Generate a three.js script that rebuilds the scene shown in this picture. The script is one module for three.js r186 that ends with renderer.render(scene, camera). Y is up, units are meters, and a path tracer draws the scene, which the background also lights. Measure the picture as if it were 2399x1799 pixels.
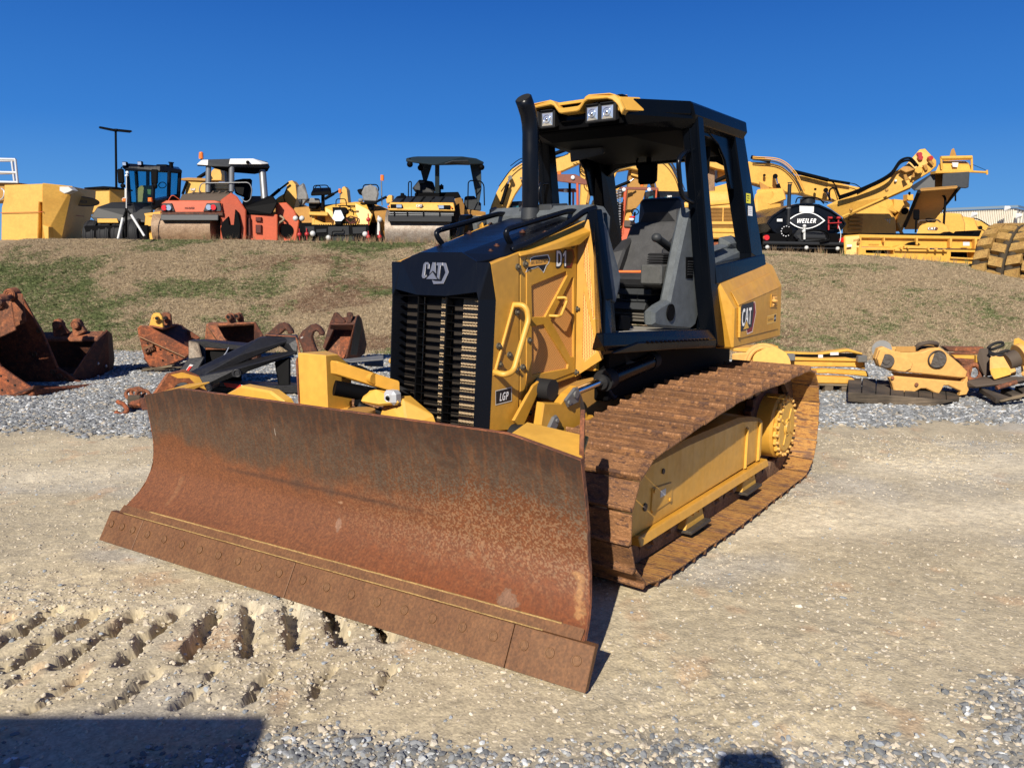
import * as THREE from 'three';
import { ConvexGeometry } from 'three/addons/geometries/ConvexGeometry.js';
import { mergeGeometries } from 'three/addons/utils/BufferGeometryUtils.js';

// ---------------------------------------------------------------- camera, sky, sun, exposure
const scene = new THREE.Scene();
const camera = new THREE.PerspectiveCamera(53.03, 1024 / 767, 0.05, 1500);
camera.position.set(0, 1.709, 0);
camera.rotation.set(-0.1672, 0, 0.001);
const SUN = new THREE.Vector3(-0.265, 0.555, 0.788).normalize();
const sun = new THREE.DirectionalLight(new THREE.Color(1, 0.925, 0.80), 5.0);
sun.position.copy(SUN).multiplyScalar(60); sun.castShadow = true; sun.shadow.mapSize.set(4096, 4096);
Object.assign(sun.shadow.camera, { left: -26, right: 26, top: 26, bottom: -26, near: 1, far: 160 });
scene.add(sun, sun.target);
{ // clear winter sky: deep blue overhead, paler towards the horizon, a soft glow round the sun
  const W = 512, H = 256, d = new Float32Array(W * H * 4), v = new THREE.Vector3();
  const stops = [[-1, .20, .19, .17], [-.02, .20, .20, .19], [0, .24, .56, 1.02], [.05, .150, .455, .97], [.15, .058, .285, .84], [.3, .024, .160, .62], [.6, .014, .095, .38], [1, .010, .07, .30]];
  for (let j = 0; j < H; j++) for (let i = 0; i < W; i++) {
    const el = (j + .5) / H * Math.PI - Math.PI / 2, az = (i + .5) / W * 2 * Math.PI - Math.PI;
    v.set(Math.cos(el) * Math.cos(az), Math.sin(el), Math.cos(el) * Math.sin(az));
    let s = 0; while (s < stops.length - 2 && stops[s + 1][0] < v.y) s++;
    const a = stops[s], b = stops[s + 1], t = Math.min(1, Math.max(0, (v.y - a[0]) / (b[0] - a[0])));
    const g = Math.max(0, v.dot(SUN)), glow = v.y > 0 ? .10 * Math.pow(g, 6) + .5 * Math.pow(g, 60) : 0;
    for (let c = 0; c < 3; c++) d[(j * W + i) * 4 + c] = (a[c + 1] + (b[c + 1] - a[c + 1]) * t) * 0.54 + glow;
    d[(j * W + i) * 4 + 3] = 1;
  }
  const sky = new THREE.DataTexture(d, W, H, THREE.RGBAFormat, THREE.FloatType);
  sky.mapping = THREE.EquirectangularReflectionMapping; sky.magFilter = THREE.LinearFilter; sky.needsUpdate = true;
  scene.background = sky; scene.environment = sky;
}
const renderer = new THREE.WebGLRenderer({ antialias: true });
renderer.toneMapping = THREE.LinearToneMapping;
renderer.toneMappingExposure = 1.42;
renderer.shadowMap.enabled = true;

// ---------------------------------------------------------------- numbers and noise
let seed = 12345;
const rnd = () => { seed = (seed * 1664525 + 1013904223) >>> 0; return seed / 4294967296; };
const rr = (a, b) => a + (b - a) * rnd();
const mix = (a, b, t) => a + (b - a) * t, clamp = (x, a = 0, b = 1) => Math.min(b, Math.max(a, x));
const sm = (a, b, x) => { const t = clamp((x - a) / (b - a)); return t * t * (3 - 2 * t); };
const h2 = (x, y, s) => { let h = (Math.imul(x, 374761393) + Math.imul(y, 668265263) + Math.imul(s, 1274126177)) | 0; h = Math.imul(h ^ (h >>> 13), 1274126177); return ((h ^ (h >>> 16)) >>> 0) / 4294967296; };
function vn(x, y, s = 0, p = 0) { // value noise, tiles every p cells when p > 0
  const xi = Math.floor(x), yi = Math.floor(y), fx = x - xi, fy = y - yi, u = fx * fx * (3 - 2 * fx), w = fy * fy * (3 - 2 * fy);
  const m = p ? (k) => ((k % p) + p) % p : (k) => k;
  const x0 = m(xi), x1 = m(xi + 1), y0 = m(yi), y1 = m(yi + 1);
  return mix(mix(h2(x0, y0, s), h2(x1, y0, s), u), mix(h2(x0, y1, s), h2(x1, y1, s), u), w);
}
function fb(x, y, s = 0, o = 4, p = 0) { let a = .5, r = 0, t = 0; for (let i = 0; i < o; i++) { r += a * vn(x, y, s + i * 17, p); t += a; a *= .5; x *= 2; y *= 2; p *= 2; } return r / t; }

// ---------------------------------------------------------------- textures
function tex(n, fn, srgb = true, rep = 1, h = n) { // fn(u, v) -> [r, g, b] in 0..1, u and v tile
  const d = new Uint8Array(n * h * 4);
  for (let j = 0; j < h; j++) for (let i = 0; i < n; i++) { const c = fn(i / n, j / h), k = (j * n + i) * 4; for (let q = 0; q < 3; q++) d[k + q] = clamp(c[q]) * 255; d[k + 3] = 255; }
  const t = new THREE.DataTexture(d, n, h); t.wrapS = t.wrapT = THREE.RepeatWrapping; t.magFilter = THREE.LinearFilter; t.minFilter = THREE.LinearMipmapLinearFilter; t.generateMipmaps = true;
  t.repeat.set(rep, rep); if (srgb) t.colorSpace = THREE.SRGBColorSpace; t.needsUpdate = true; return t;
}
const lerp3 = (a, b, t) => [mix(a[0], b[0], t), mix(a[1], b[1], t), mix(a[2], b[2], t)];
const T = {};
T.paint = tex(512, (u, v) => { const a = fb(u * 6, v * 6, 3, 5, 6), b = fb(u * 40, v * 40, 9, 3, 40), s = fb(u * 60, v * 5, 5, 3, 5); const d = sm(.5, .78, a) * .5 + sm(.62, .8, s) * .18; const k = .9 + .10 * b; return lerp3([k, k, k], [.80, .74, .66], d * .5); }, true, .7);
T.rough = tex(512, (u, v) => { const a = fb(u * 8, v * 8, 31, 5, 8), s = fb(u * 70, v * 9, 33, 3, 9); const k = .62 + .38 * sm(.35, .75, a * .7 + s * .3); return [k, k, k]; }, false, .7);
T.rust = tex(512, (u, v) => { const a = fb(u * 7, v * 7, 41, 5, 7), b = fb(u * 34, v * 34, 43, 4, 34), c = fb(u * 110, v * 110, 47, 2, 110); let k = lerp3([.36, .245, .185], [.55, .345, .225], sm(.3, .68, a * .6 + b * .4)); k = lerp3(k, [.66, .47, .33], sm(.6, .75, b) * .4); const e = .78 + .44 * c; return [k[0] * e, k[1] * e, k[2] * e]; }, true, .9);
T.bump = tex(512, (u, v) => { const k = .6 * fb(u * 50, v * 50, 51, 4, 50) + .4 * fb(u * 14, v * 14, 53, 4, 14); return [k, k, k]; }, false, .9);
T.track = tex(512, (u, v) => { const a = fb(u * 8, v * 8, 61, 5, 8), b = fb(u * 60, v * 60, 63, 3, 60), c = fb(u * 130, v * 130, 65, 2, 130); const k = .60 + .20 * a + .36 * (b - .5) + .25 * (c - .5); return [k, k * (.93 + .1 * a), k * (.86 + .18 * a)]; }, true, 1.3);
T.wood = tex(512, (u, v) => { const g = fb(u * 3, v * 90, 71, 4, 3), a = fb(u * 5, v * 5, 73, 4, 5), k = .55 + .5 * (g - .5) + .5 * (a - .5); return [k, k * .95, k * .87]; }, true, .8);
T.soil = tex(1024, (u, v) => { const a = fb(u * 9, v * 9, 81, 5, 9), b = fb(u * 70, v * 70, 83, 3, 70), c = fb(u * 220, v * 220, 85, 2, 220), p = vn(u * 160, v * 160, 87, 160); let k = .90 + .14 * (a - .5) + .16 * (b - .5) + .20 * (c - .5); if (p > .88) k += .07; if (p < .06) k -= .14; return [k, k * .985, k * .96]; }, true, .62);
T.soilb = tex(1024, (u, v) => { const b = fb(u * 40, v * 40, 91, 5, 40), c = fb(u * 150, v * 150, 93, 2, 150); const k = .65 * b + .35 * c; return [k, k, k]; }, false, .62);
T.fabric = tex(256, (u, v) => { const a = fb(u * 10, v * 10, 101, 4, 10), c = vn(u * 120, v * 120, 103, 120); const k = .8 + .2 * a + .12 * (c - .5); return [k, k, k]; }, true, 2);
T.mesh = tex(128, (u, v) => { const x = Math.abs(((u * 8) % 1) - .5), y = Math.abs((((v * 8) + (Math.floor(u * 8) % 2) * .5) % 1) - .5); const k = Math.hypot(x, y) < .36 ? 0 : 1; return k ? [1, 1, 1] : [.42, .22, .10]; }, true, 14);

// ---------------------------------------------------------------- materials
const lin = (r, g, b) => new THREE.Color().setRGB(r, g, b);
const sm_ = (c, o = {}) => new THREE.MeshStandardMaterial({ color: lin(...c), roughness: .6, ...o });
const ph_ = (c, o = {}) => new THREE.MeshPhysicalMaterial({ color: lin(...c), roughness: .5, ...o });
const M = {
  yel: ph_([.60, .305, .038], { map: T.paint, roughness: .58, roughnessMap: T.rough, clearcoat: .12, clearcoatRoughness: .4 }),
  yelb: ph_([.68, .37, .055], { map: T.paint, roughness: .55, clearcoat: .15, clearcoatRoughness: .35 }),
  yelf: ph_([.70, .36, .06], { map: T.paint, roughness: .62 }),
  yeld: sm_([.40, .205, .045], { map: T.paint, roughness: .75 }),  // dull yellow: dirty steel, and shade painted in on wings and undersides
  yelr: sm_([.66, .36, .10], { map: T.paint, roughness: .75, bumpMap: T.bump, bumpScale: .004 }),
  mesh: sm_([.98, .48, .13], { map: T.mesh, roughness: .7 }),
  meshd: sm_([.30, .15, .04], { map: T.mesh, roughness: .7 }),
  blk: ph_([.004, .005, .008], { roughness: .40, roughnessMap: T.rough, clearcoat: .03, clearcoatRoughness: .25, specularIntensity: .38 }),
  blm: ph_([.0025, .0025, .003], { roughness: .6, specularIntensity: .12 }),
  rops: ph_([.0018, .0028, .005], { roughness: .34, roughnessMap: T.rough, specularIntensity: .24 }),
  rub: ph_([.012, .012, .013], { roughness: .7, specularIntensity: .6 }),
  gry: sm_([.105, .118, .125], { roughness: .62, map: T.fabric }),
  gryd: sm_([.030, .033, .036], { roughness: .6, map: T.fabric }),
  seat: ph_([.030, .030, .032], { roughness: .55, map: T.fabric }),
  seatf: sm_([.06, .06, .062], { roughness: .9, map: T.fabric, bumpMap: T.bump, bumpScale: .002 }),
  org: sm_([.78, .15, .03], { roughness: .6 }),
  orgp: ph_([.50, .085, .026], { roughness: .6, map: T.paint, clearcoat: .1 }),
  orgd: sm_([.34, .075, .03], { roughness: .7, map: T.rust }),
  chr: sm_([.75, .75, .76], { roughness: .18, metalness: 1 }),
  stl: sm_([.42, .41, .40], { roughness: .38, metalness: .85 }),
  stlp: sm_([.19, .19, .185], { roughness: .5, metalness: .35, map: T.paint }),
  alu: sm_([.55, .56, .57], { roughness: .45, metalness: .4 }),
  rust: sm_([.92, .80, .72], { map: T.rust, roughness: .85, bumpMap: T.bump, bumpScale: .004 }),
  rusto: sm_([.98, .68, .50], { map: T.rust, roughness: .85, bumpMap: T.bump, bumpScale: .004 }),
  rustd: sm_([.36, .27, .24], { map: T.rust, roughness: .75, bumpMap: T.bump, bumpScale: .003 }),
  blkr: ph_([.022, .022, .026], { map: T.track, roughness: .45, bumpMap: T.bump, bumpScale: .002 }),
  drum: sm_([.46, .30, .18], { map: T.track, roughness: .6, metalness: .15 }),
  drums: sm_([.40, .335, .28], { map: T.track, roughness: .5, metalness: .35 }),
  wood: sm_([.36, .30, .24], { map: T.wood, roughness: .9, bumpMap: T.bump, bumpScale: .003 }),
  woodd: sm_([.23, .19, .155], { map: T.wood, roughness: .9, bumpMap: T.bump, bumpScale: .003 }),
  woodp: sm_([.55, .46, .34], { map: T.wood, roughness: .9 }),
  wht: sm_([.60, .60, .585], { roughness: .55 }),
  whtp: sm_([.50, .50, .48], { roughness: .5 }),
  glass: ph_([.02, .10, .12], { roughness: .06, clearcoat: 1, clearcoatRoughness: .03 }),
  pane: ph_([.55, .80, .85], { roughness: .03, transmission: 1, thickness: 0, ior: 1.3 }),
  lamp: ph_([.80, .80, .78], { roughness: .12, metalness: .75, clearcoat: 1, clearcoatRoughness: .02 }),
  amber: ph_([.75, .17, .01], { roughness: .25, clearcoat: .8 }),
  red: ph_([.55, .012, .012], { roughness: .3, clearcoat: .6 }),
  smv: sm_([.62, .72, .80], { roughness: .5 }),
  mud: sm_([.30, .245, .165], { map: T.soil, roughness: .95 }),
};
M.track = sm_([1, 1, 1], { map: T.track, vertexColors: true, roughness: .82, bumpMap: T.bump, bumpScale: .006 });

// ---------------------------------------------------------------- geometry helpers (metres)
const V3 = (x, y, z) => new THREE.Vector3(x, y, z);
let MAPF = (p) => V3(p[0], p[1], p[2]);          // how the builders read a point; the bulldozer uses (forward, left, up)
function flat(g) { const q = g.index ? g.toNonIndexed() : g; for (const k of Object.keys(q.attributes)) if (!['position', 'normal', 'color', 'uv'].includes(k)) q.deleteAttribute(k); if (!q.attributes.normal) q.computeVertexNormals(); return q; }
function uvBox(g) { // uv in metres from the side each face looks to
  const p = g.attributes.position, n = g.attributes.normal, uv = new Float32Array(p.count * 2);
  for (let i = 0; i < p.count; i += 3) {
    let nx = 0, ny = 0, nz = 0; for (let k = 0; k < 3 && i + k < p.count; k++) { nx += Math.abs(n.getX(i + k)); ny += Math.abs(n.getY(i + k)); nz += Math.abs(n.getZ(i + k)); }
    for (let k = 0; k < 3 && i + k < p.count; k++) { const x = p.getX(i + k), y = p.getY(i + k), z = p.getZ(i + k); const a = nx > ny && nx > nz ? [z, y] : ny > nz ? [x, z] : [x, y]; uv[(i + k) * 2] = a[0]; uv[(i + k) * 2 + 1] = a[1]; }
  }
  g.setAttribute('uv', new THREE.BufferAttribute(uv, 2)); return g;
}
const NUM = new Map(), num = (s) => { const k = NUM.get(s) || 0; NUM.set(s, k + 1); return k ? s + '_' + String(k).padStart(3, '0') : s; };
function thing(name, label, category, pos = [0, 0, 0], ry = 0, group) {
  const o = new THREE.Group(); o.name = num(name); o.position.set(...pos); o.rotation.y = ry; o.userData = { label, category }; if (group) o.userData.group = group; scene.add(o); return o;
}
function mk(name, geos, mat, parent, label, keepUV) {
  const a = (Array.isArray(geos) ? geos.flat(9) : [geos]).filter(Boolean).map(flat);
  const col = a.some((g) => g.attributes.color);
  for (const g of a) { if (!keepUV || !g.attributes.uv) uvBox(g); if (!col && g.attributes.color) g.deleteAttribute('color'); }
  const m = new THREE.Mesh(a.length > 1 ? mergeGeometries(a) : a[0], mat); m.name = name; m.castShadow = m.receiveShadow = true;
  if (label) m.userData.label = label; (parent || scene).add(m); return m;
}
const DIR6 = [[1, 0, 0], [-1, 0, 0], [0, 1, 0], [0, -1, 0], [0, 0, 1], [0, 0, -1]];
function H(pts, r = .008) { // solid through the given corners, its edges and corners eased by r
  const q = []; for (const p of pts) { const v = MAPF(p); if (!r) q.push(v); else for (const d of DIR6) q.push(V3(v.x + d[0] * r, v.y + d[1] * r, v.z + d[2] * r)); }
  return new ConvexGeometry(q);
}
function B(x0, x1, y0, y1, z0, z1, r = .008) { const a = []; for (const x of [x0 + r, x1 - r]) for (const y of [y0 + r, y1 - r]) for (const z of [z0 + r, z1 - r]) a.push([x, y, z]); return H(a, r); }
function C(a, b, r0, r1 = r0, n = 18) { // round bar between two points
  const A = MAPF(a), Bq = MAPF(b), d = Bq.clone().sub(A), g = new THREE.CylinderGeometry(r1, r0, d.length(), n);
  g.applyMatrix4(new THREE.Matrix4().compose(A.add(Bq).multiplyScalar(.5), new THREE.Quaternion().setFromUnitVectors(V3(0, 1, 0), d.normalize()), V3(1, 1, 1))); return g;
}
function TB(pts, r, rad = .05, n = 8) { // tube along a polyline with rounded bends
  const p = pts.map(MAPF), path = new THREE.CurvePath(); let last = p[0];
  for (let i = 1; i < p.length - 1; i++) {
    const a = p[i - 1].clone().sub(p[i]), b = p[i + 1].clone().sub(p[i]), k = Math.min(rad, a.length() * .48, b.length() * .48);
    const s = p[i].clone().addScaledVector(a.normalize(), k), e = p[i].clone().addScaledVector(b.normalize(), k);
    path.add(new THREE.LineCurve3(last, s)); path.add(new THREE.QuadraticBezierCurve3(s, p[i], e)); last = e;
  }
  path.add(new THREE.LineCurve3(last, p[p.length - 1]));
  const c = []; for (const k of path.curves) { const m = k.isLineCurve3 ? 1 : 5; for (let i = 0; i < m; i++) c.push(k.getPoint(i / m)); } c.push(last.clone().lerp(p[p.length - 1], 1));
  return tubeAlong(c, r, n);
}
function tubeAlong(c, r, n) {
  const pos = [], idx = [], up = V3(.31, .83, .47).normalize(); let N0 = null;
  for (let i = 0; i < c.length; i++) {
    const t = c[Math.min(i + 1, c.length - 1)].clone().sub(c[Math.max(i - 1, 0)]).normalize();
    let nn = (N0 || up).clone().addScaledVector(t, -(N0 || up).dot(t)).normalize(); N0 = nn; const bb = t.clone().cross(nn);
    for (let k = 0; k < n; k++) { const a = k / n * 2 * Math.PI; const v = c[i].clone().addScaledVector(nn, Math.cos(a) * r).addScaledVector(bb, Math.sin(a) * r); pos.push(v.x, v.y, v.z); }
  }
  for (let i = 0; i < c.length - 1; i++) for (let k = 0; k < n; k++) { const a = i * n + k, b = i * n + (k + 1) % n; idx.push(a, b, a + n, b, b + n, a + n); }
  const m = pos.length / 3; for (const e of [0, c.length - 1]) { pos.push(c[e].x, c[e].y, c[e].z); for (let k = 0; k < n; k++) { const a = e * n + k, b = e * n + (k + 1) % n; e ? idx.push(a, b, pos.length / 3 - 1) : idx.push(b, a, m); } }
  const g = new THREE.BufferGeometry(); g.setAttribute('position', new THREE.Float32BufferAttribute(pos, 3)); g.setIndex(idx); g.computeVertexNormals(); return g;
}
function CR(pts, r, n = 8, seg = 24, closed = false) { return tubeAlong(new THREE.CatmullRomCurve3(pts.map(MAPF), closed, 'centripetal').getPoints(seg), r, n); } // hose
function PR(poly, t0, t1, fn, bevel = .006, holes = []) { // plate: outline (a, b) given thickness t0..t1, fn(a, b, t) -> point
  const s = new THREE.Shape(poly.map((p) => new THREE.Vector2(p[0], p[1]))); for (const h of holes) s.holes.push(new THREE.Path(h.map((p) => new THREE.Vector2(p[0], p[1]))));
  const bv = Math.min(bevel, Math.abs(t1 - t0) * .45), lo = Math.min(t0, t1), d = Math.abs(t1 - t0);
  const g = new THREE.ExtrudeGeometry(s, { depth: Math.max(1e-4, d - 2 * bv), bevelEnabled: bv > 0, bevelThickness: bv, bevelSize: bv, bevelOffset: -bv, bevelSegments: 1, curveSegments: 10 });
  g.deleteAttribute('uv'); const q = g.index ? g.toNonIndexed() : g, p = q.attributes.position;
  for (let i = 0; i < p.count; i++) { const v = MAPF(fn(p.getX(i), p.getY(i), p.getZ(i) + lo + bv)); p.setXYZ(i, v.x, v.y, v.z); }
  // keep faces looking outwards whatever the mapping's handedness
  const o = MAPF(fn(0, 0, 0)), ex = MAPF(fn(1, 0, 0)).sub(o), ey = MAPF(fn(0, 1, 0)).sub(o), ez = MAPF(fn(0, 0, 1)).sub(o);
  if (ex.cross(ey).dot(ez) < 0) for (let i = 0; i < p.count; i += 3) { const x = p.getX(i), y = p.getY(i), z = p.getZ(i); p.setXYZ(i, p.getX(i + 2), p.getY(i + 2), p.getZ(i + 2)); p.setXYZ(i + 2, x, y, z); }
  q.deleteAttribute('normal'); q.computeVertexNormals(); return q;
}
const circ = (x, y, r, n = 20, a0 = 0) => Array.from({ length: n }, (_, i) => [x + r * Math.cos(a0 + i / n * 2 * Math.PI), y + r * Math.sin(a0 + i / n * 2 * Math.PI)]);
const XY = (a, b, t) => [a, b, t];
function SP(p, r, sx = 1, sy = 1, sz = 1) { const g = new THREE.SphereGeometry(r, 16, 12); g.scale(sx, sy, sz); const v = MAPF(p); g.translate(v.x, v.y, v.z); return g; }
function RG(p, n, R, r, seg = 24) { const g = new THREE.TorusGeometry(R, r, 8, seg); const o = MAPF(p), d = MAPF(n).sub(MAPF([0, 0, 0])).normalize(); g.applyQuaternion(new THREE.Quaternion().setFromUnitVectors(V3(0, 0, 1), d)); g.translate(o.x, o.y, o.z); return g; }
// flat print: a thin plate carrying lettering or a sticker drawn on a canvas; ax = reading direction, ay = up, as points
function print(name, w, h, px, draw, pos, ax, ay, parent, label, rough = .5) {
  const c = document.createElement('canvas'); c.width = px; c.height = Math.round(px * h / w); const x = c.getContext('2d'); draw(x, c.width, c.height);
  const t = new THREE.CanvasTexture(c); t.colorSpace = THREE.SRGBColorSpace;
  const g = new THREE.PlaneGeometry(w, h), O = MAPF([0, 0, 0]), X = MAPF(ax).sub(O).normalize(), Y = MAPF(ay).sub(O).normalize(), Z = X.clone().cross(Y).normalize(), P = MAPF(pos);
  Y.copy(Z).cross(X); g.applyMatrix4(new THREE.Matrix4().makeBasis(X, Y, Z).setPosition(P));
  const m = new THREE.Mesh(g, new THREE.MeshStandardMaterial({ map: t, roughness: rough, transparent: true, alphaTest: .4 })); m.name = name; m.castShadow = false; m.receiveShadow = true; if (label) m.userData.label = label; parent.add(m); return m;
}
M.floorm = sm_([.30, .28, .245], { map: T.paint, roughness: .85 });
M.radi_shade = sm_([.022, .015, .009], { map: T.mesh, roughness: .8 });  // radiator tone darkened to carry the shade behind the louvers
M.radi_lit = sm_([.46, .36, .22], { map: T.mesh, roughness: .7 });  // pale radiator tone that stands in for sunlight between the louvers
M.boltd = sm_([.10, .085, .06], { roughness: .6, metalness: .3 });
M.rubr = sm_([.07, .05, .035], { roughness: .8 });
M.cut = sm_([1.0, .80, .66], { map: T.track, color: lin(.42, .20, .105), roughness: .7, metalness: .15, bumpMap: T.bump, bumpScale: .0015 });
M.cutb = sm_([1, 1, 1], { map: T.track, color: lin(.50, .27, .155), roughness: .55, metalness: .3 });
M.hole_black = sm_([.004, .004, .004], { roughness: 1 });  // flat black painted in for the darkness inside holes
M.bellow = sm_([.085, .075, .06], { roughness: .9 });
M.wornm = sm_([.34, .27, .20], { map: T.track, roughness: .6, metalness: .2, bumpMap: T.bump, bumpScale: .003 });
M.redt = sm_([.55, .03, .02], { roughness: .4 });
M.grease = sm_([.035, .025, .018], { roughness: .5, bumpMap: T.bump, bumpScale: .004 });
M.yelp = ph_([.68, .375, .065], { map: T.paint, roughness: .55, clearcoat: .12, clearcoatRoughness: .4 });
M.yelt = sm_([.66, .40, .115], { map: T.track, roughness: .8 });
M.orgd2 = ph_([.42, .07, .025], { roughness: .6, map: T.paint });
M.alud = sm_([.20, .205, .21], { roughness: .45, metalness: .5 });
M.gryk = ph_([.015, .016, .018], { roughness: .5, specularIntensity: .5 });
M.gryl = sm_([.22, .215, .205], { roughness: .8, map: T.fabric });
M.red2 = sm_([.35, .02, .02], { roughness: .4 });
M.redl = ph_([.38, .035, .03], { roughness: .3, clearcoat: .6 });
M.canopyk = ph_([.012, .02, .024], { roughness: .5, specularIntensity: .6 });
M.maroon = sm_([.20, .06, .035], { roughness: .6, map: T.paint });
M.beige = sm_([.62, .56, .45], { roughness: .6 });
M.bluegrey = sm_([.10, .15, .20], { roughness: .5 });
M.cloth = sm_([.08, .09, .12], { roughness: .9 });
M.skin = sm_([.45, .26, .18], { roughness: .6 });
M.tyre = sm_([.085, .062, .035], { map: T.track, roughness: .9 });
T.fine = tex(512, (u, v) => { const a = fb(u * 9, v * 9, 301, 4, 9), c = fb(u * 120, v * 120, 303, 3, 120), s = fb(u * 80, v * 6, 305, 3, 6); const k = .80 + .14 * (a - .5) + .30 * (c - .5) + .16 * (s - .5); return [k, k * (.96 + .06 * a), k * (.93 + .1 * a)]; }, true, 1.1);
M.cut = sm_([.235, .105, .040], { map: T.fine, roughness: .62, metalness: .15, bumpMap: T.bump, bumpScale: .0008 });
M.cutb = sm_([.275, .135, .058], { map: T.fine, roughness: .55, metalness: .2 });
M.seam = sm_([.62, .40, .15], { map: T.track, roughness: .7 });
M.guard = sm_([.10, .085, .07], { map: T.fine, roughness: .55, metalness: .3 });
M.chain = sm_([.30, .175, .10], { map: T.track, roughness: .7, metalness: .15 });
T.shoe = tex(1024, (u, v) => { // lower half: rusted outer face; upper half: inner face with worn yellow paint
  const q = v < .5 ? v * 2 : (v - .5) * 2, a = fb(u * 10, v * 10, 311, 5, 10), b = fb(u * 48, v * 48, 313, 4, 48), c = fb(u * 170, v * 170, 315, 2, 170);
  if (v < .5) { let k = lerp3([.46, .31, .185], [.57, .395, .24], sm(.3, .7, a)); k = lerp3(k, [.30, .20, .155], sm(.56, .72, b) * .75); k = lerp3(k, [.70, .54, .43], sm(.70, .8, c) * .4); const e = .9 + .3 * (c - .5); return [k[0] * e, k[1] * e, k[2] * e]; }
  let k = lerp3([.74, .55, .29], [.66, .46, .22], a); k = lerp3(k, [.42, .30, .24], sm(.50, .66, fb(u * 14, v * 26, 317, 4, 14)) * .8); k = lerp3(k, [.50, .31, .19], sm(.55, .7, b) * .6); k = lerp3(k, [.28, .19, .13], (1 - sm(.0, .06, Math.abs(q - .08))) * .7); const e = .92 + .25 * (c - .5); return [k[0] * e, k[1] * e, k[2] * e];
}, true, 1);
M.track = sm_([1, 1, 1], { map: T.shoe, vertexColors: true, roughness: .8, bumpMap: T.bump, bumpScale: .004 });
M.armg = sm_([.085, .085, .08], { roughness: .6, map: T.fabric });
// ---------------------------------------------------------------- the lot, the bank and the upper yard
const OX = 0.467, OZ = -5.444, FX = -.5972, FZ = .8021, LX = .8021, LZ = .5972;   // where the bulldozer stands and faces
const locU = (x, z) => (x - OX) * FX + (z - OZ) * FZ, locV = (x, z) => (x - OX) * LX + (z - OZ) * LZ;
const zBase = (x) => clamp(-13.54 + .112 * x, -17, -10.5) + .35 * (fb(x * .35, 3, 5, 3) - .5);
const pl = (t, x) => { if (x <= t[0][0]) return t[0][1]; for (let i = 1; i < t.length; i++) if (x <= t[i][0]) return mix(t[i - 1][1], t[i][1], (x - t[i - 1][0]) / (t[i][0] - t[i - 1][0])); return t[t.length - 1][1]; };
const CREST = [[-40, 2.1], [-14, 2.1], [-8, 2.07], [0, 1.95], [5, 1.84], [9, 1.66], [13, 1.27], [18, .9], [40, .6]];
const zCrest = (x) => zBase(x) - 6.6;
const RUTS = [[[-2.24, -3.52], [-2.33, -3.05]], [[-2.02, -3.52], [-2.14, -3.02]], [[-1.83, -3.52], [-1.93, -3.02]], [[-1.64, -3.56], [-1.67, -3.07]], [[-1.46, -3.58], [-1.42, -3.09]], [[-1.30, -3.60], [-1.17, -3.14]], [[-1.11, -3.64], [-.97, -3.2]], [[-.94, -3.68], [-.76, -3.24]], [[-.76, -3.70], [-.56, -3.28]], [[-.50, -3.52], [-.36, -3.3]], [[-2.42, -3.46], [-2.55, -3.1]],
  [[-2.02, -2.98], [-2.1, -2.72]], [[-1.78, -2.98], [-1.86, -2.72]], [[-1.5, -2.98], [-1.56, -2.72]], [[-1.25, -3.0], [-1.3, -2.74]], [[-1.0, -3.02], [-1.04, -2.78]], [[-.76, -3.02], [-.8, -2.84]], [[-.52, -3.02], [-.54, -2.86]]];
function rutAt(x, z) {
  if (x < -2.9 || x > -.1 || z < -3.9 || z > -2.5) return 0;
  let d = 0; for (let i = 0; i < RUTS.length; i++) {
    const [a, b] = RUTS[i], ex = b[0] - a[0], ez = b[1] - a[1], L2 = ex * ex + ez * ez, t = clamp(((x - a[0]) * ex + (z - a[1]) * ez) / L2), wob = .030 * (fb(x * 14, z * 14, 21, 2) - .5) * 2;
    const q = Math.hypot(x - a[0] - ex * t, z - a[1] - ez * t) + wob, w = i < 11 ? .046 : .028, dep = i < 11 ? .060 : .034;
    d = Math.max(d, dep * 1.5 * (.7 + .6 * fb(x * 22, z * 22, 29, 2)) * (1 - sm(w * .35, w, q)) * sm(0, .12, Math.min(t, 1 - t) + .06));
  }
  return d;
}
function bankT(x, z) { const a = zBase(x), b = zCrest(x); return clamp((a - z) / (a - b)); }
function gh(x, z) {
  const u = locU(x, z);
  let y = -.022 - .062 * sm(1.5, .1, u);
  const t = bankT(x, z), Hc = pl(CREST, x) - y;
  if (t > 0) { const s = t < 1 ? mix(t, t * t * (3 - 2 * t), .55) : 1; y += Hc * s + (t >= 1 ? -.02 : 0) + .10 * Math.sin(Math.PI * t) * (fb(x * .5, z * .5, 7, 3) - .5) * 2; }
  const near = z > -12 ? 1 : 0;
  y += .030 * (fb(x * .9, z * .9, 11, 3) - .5);
  if (near) {
    const c = 1 - sm(1.0, 2.2, Math.abs(z + 3.2)), r = fb(x * 3, z * 3, 13, 4) - .5, f = fb(x * 17, z * 17, 15, 4) - .5, g = fb(x * 46, z * 46, 19, 2) - .5;
    const chur = .35 + .9 * sm(.45, .62, fb(x * 1.1 + 4, z * 1.1, 23, 3));
    y += .020 * r + .022 * f * chur + .008 * g * chur;
    const k = 1 - sm(-.55, -.1, x), b = sm(-3.95, -3.6, z) * (1 - sm(-3.1, -2.85, z)) * k; y += b * .022 * (fb(x * 9, z * 9, 27, 3) - .2);
    y -= rutAt(x, z);
    // worn tyre lane across the right side
    y -= .012 * sm(.35, 0, Math.abs(z + 4.9 + .12 * (x - 3))) * sm(1.2, 2.2, x);
  }
  return y;
}
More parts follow.
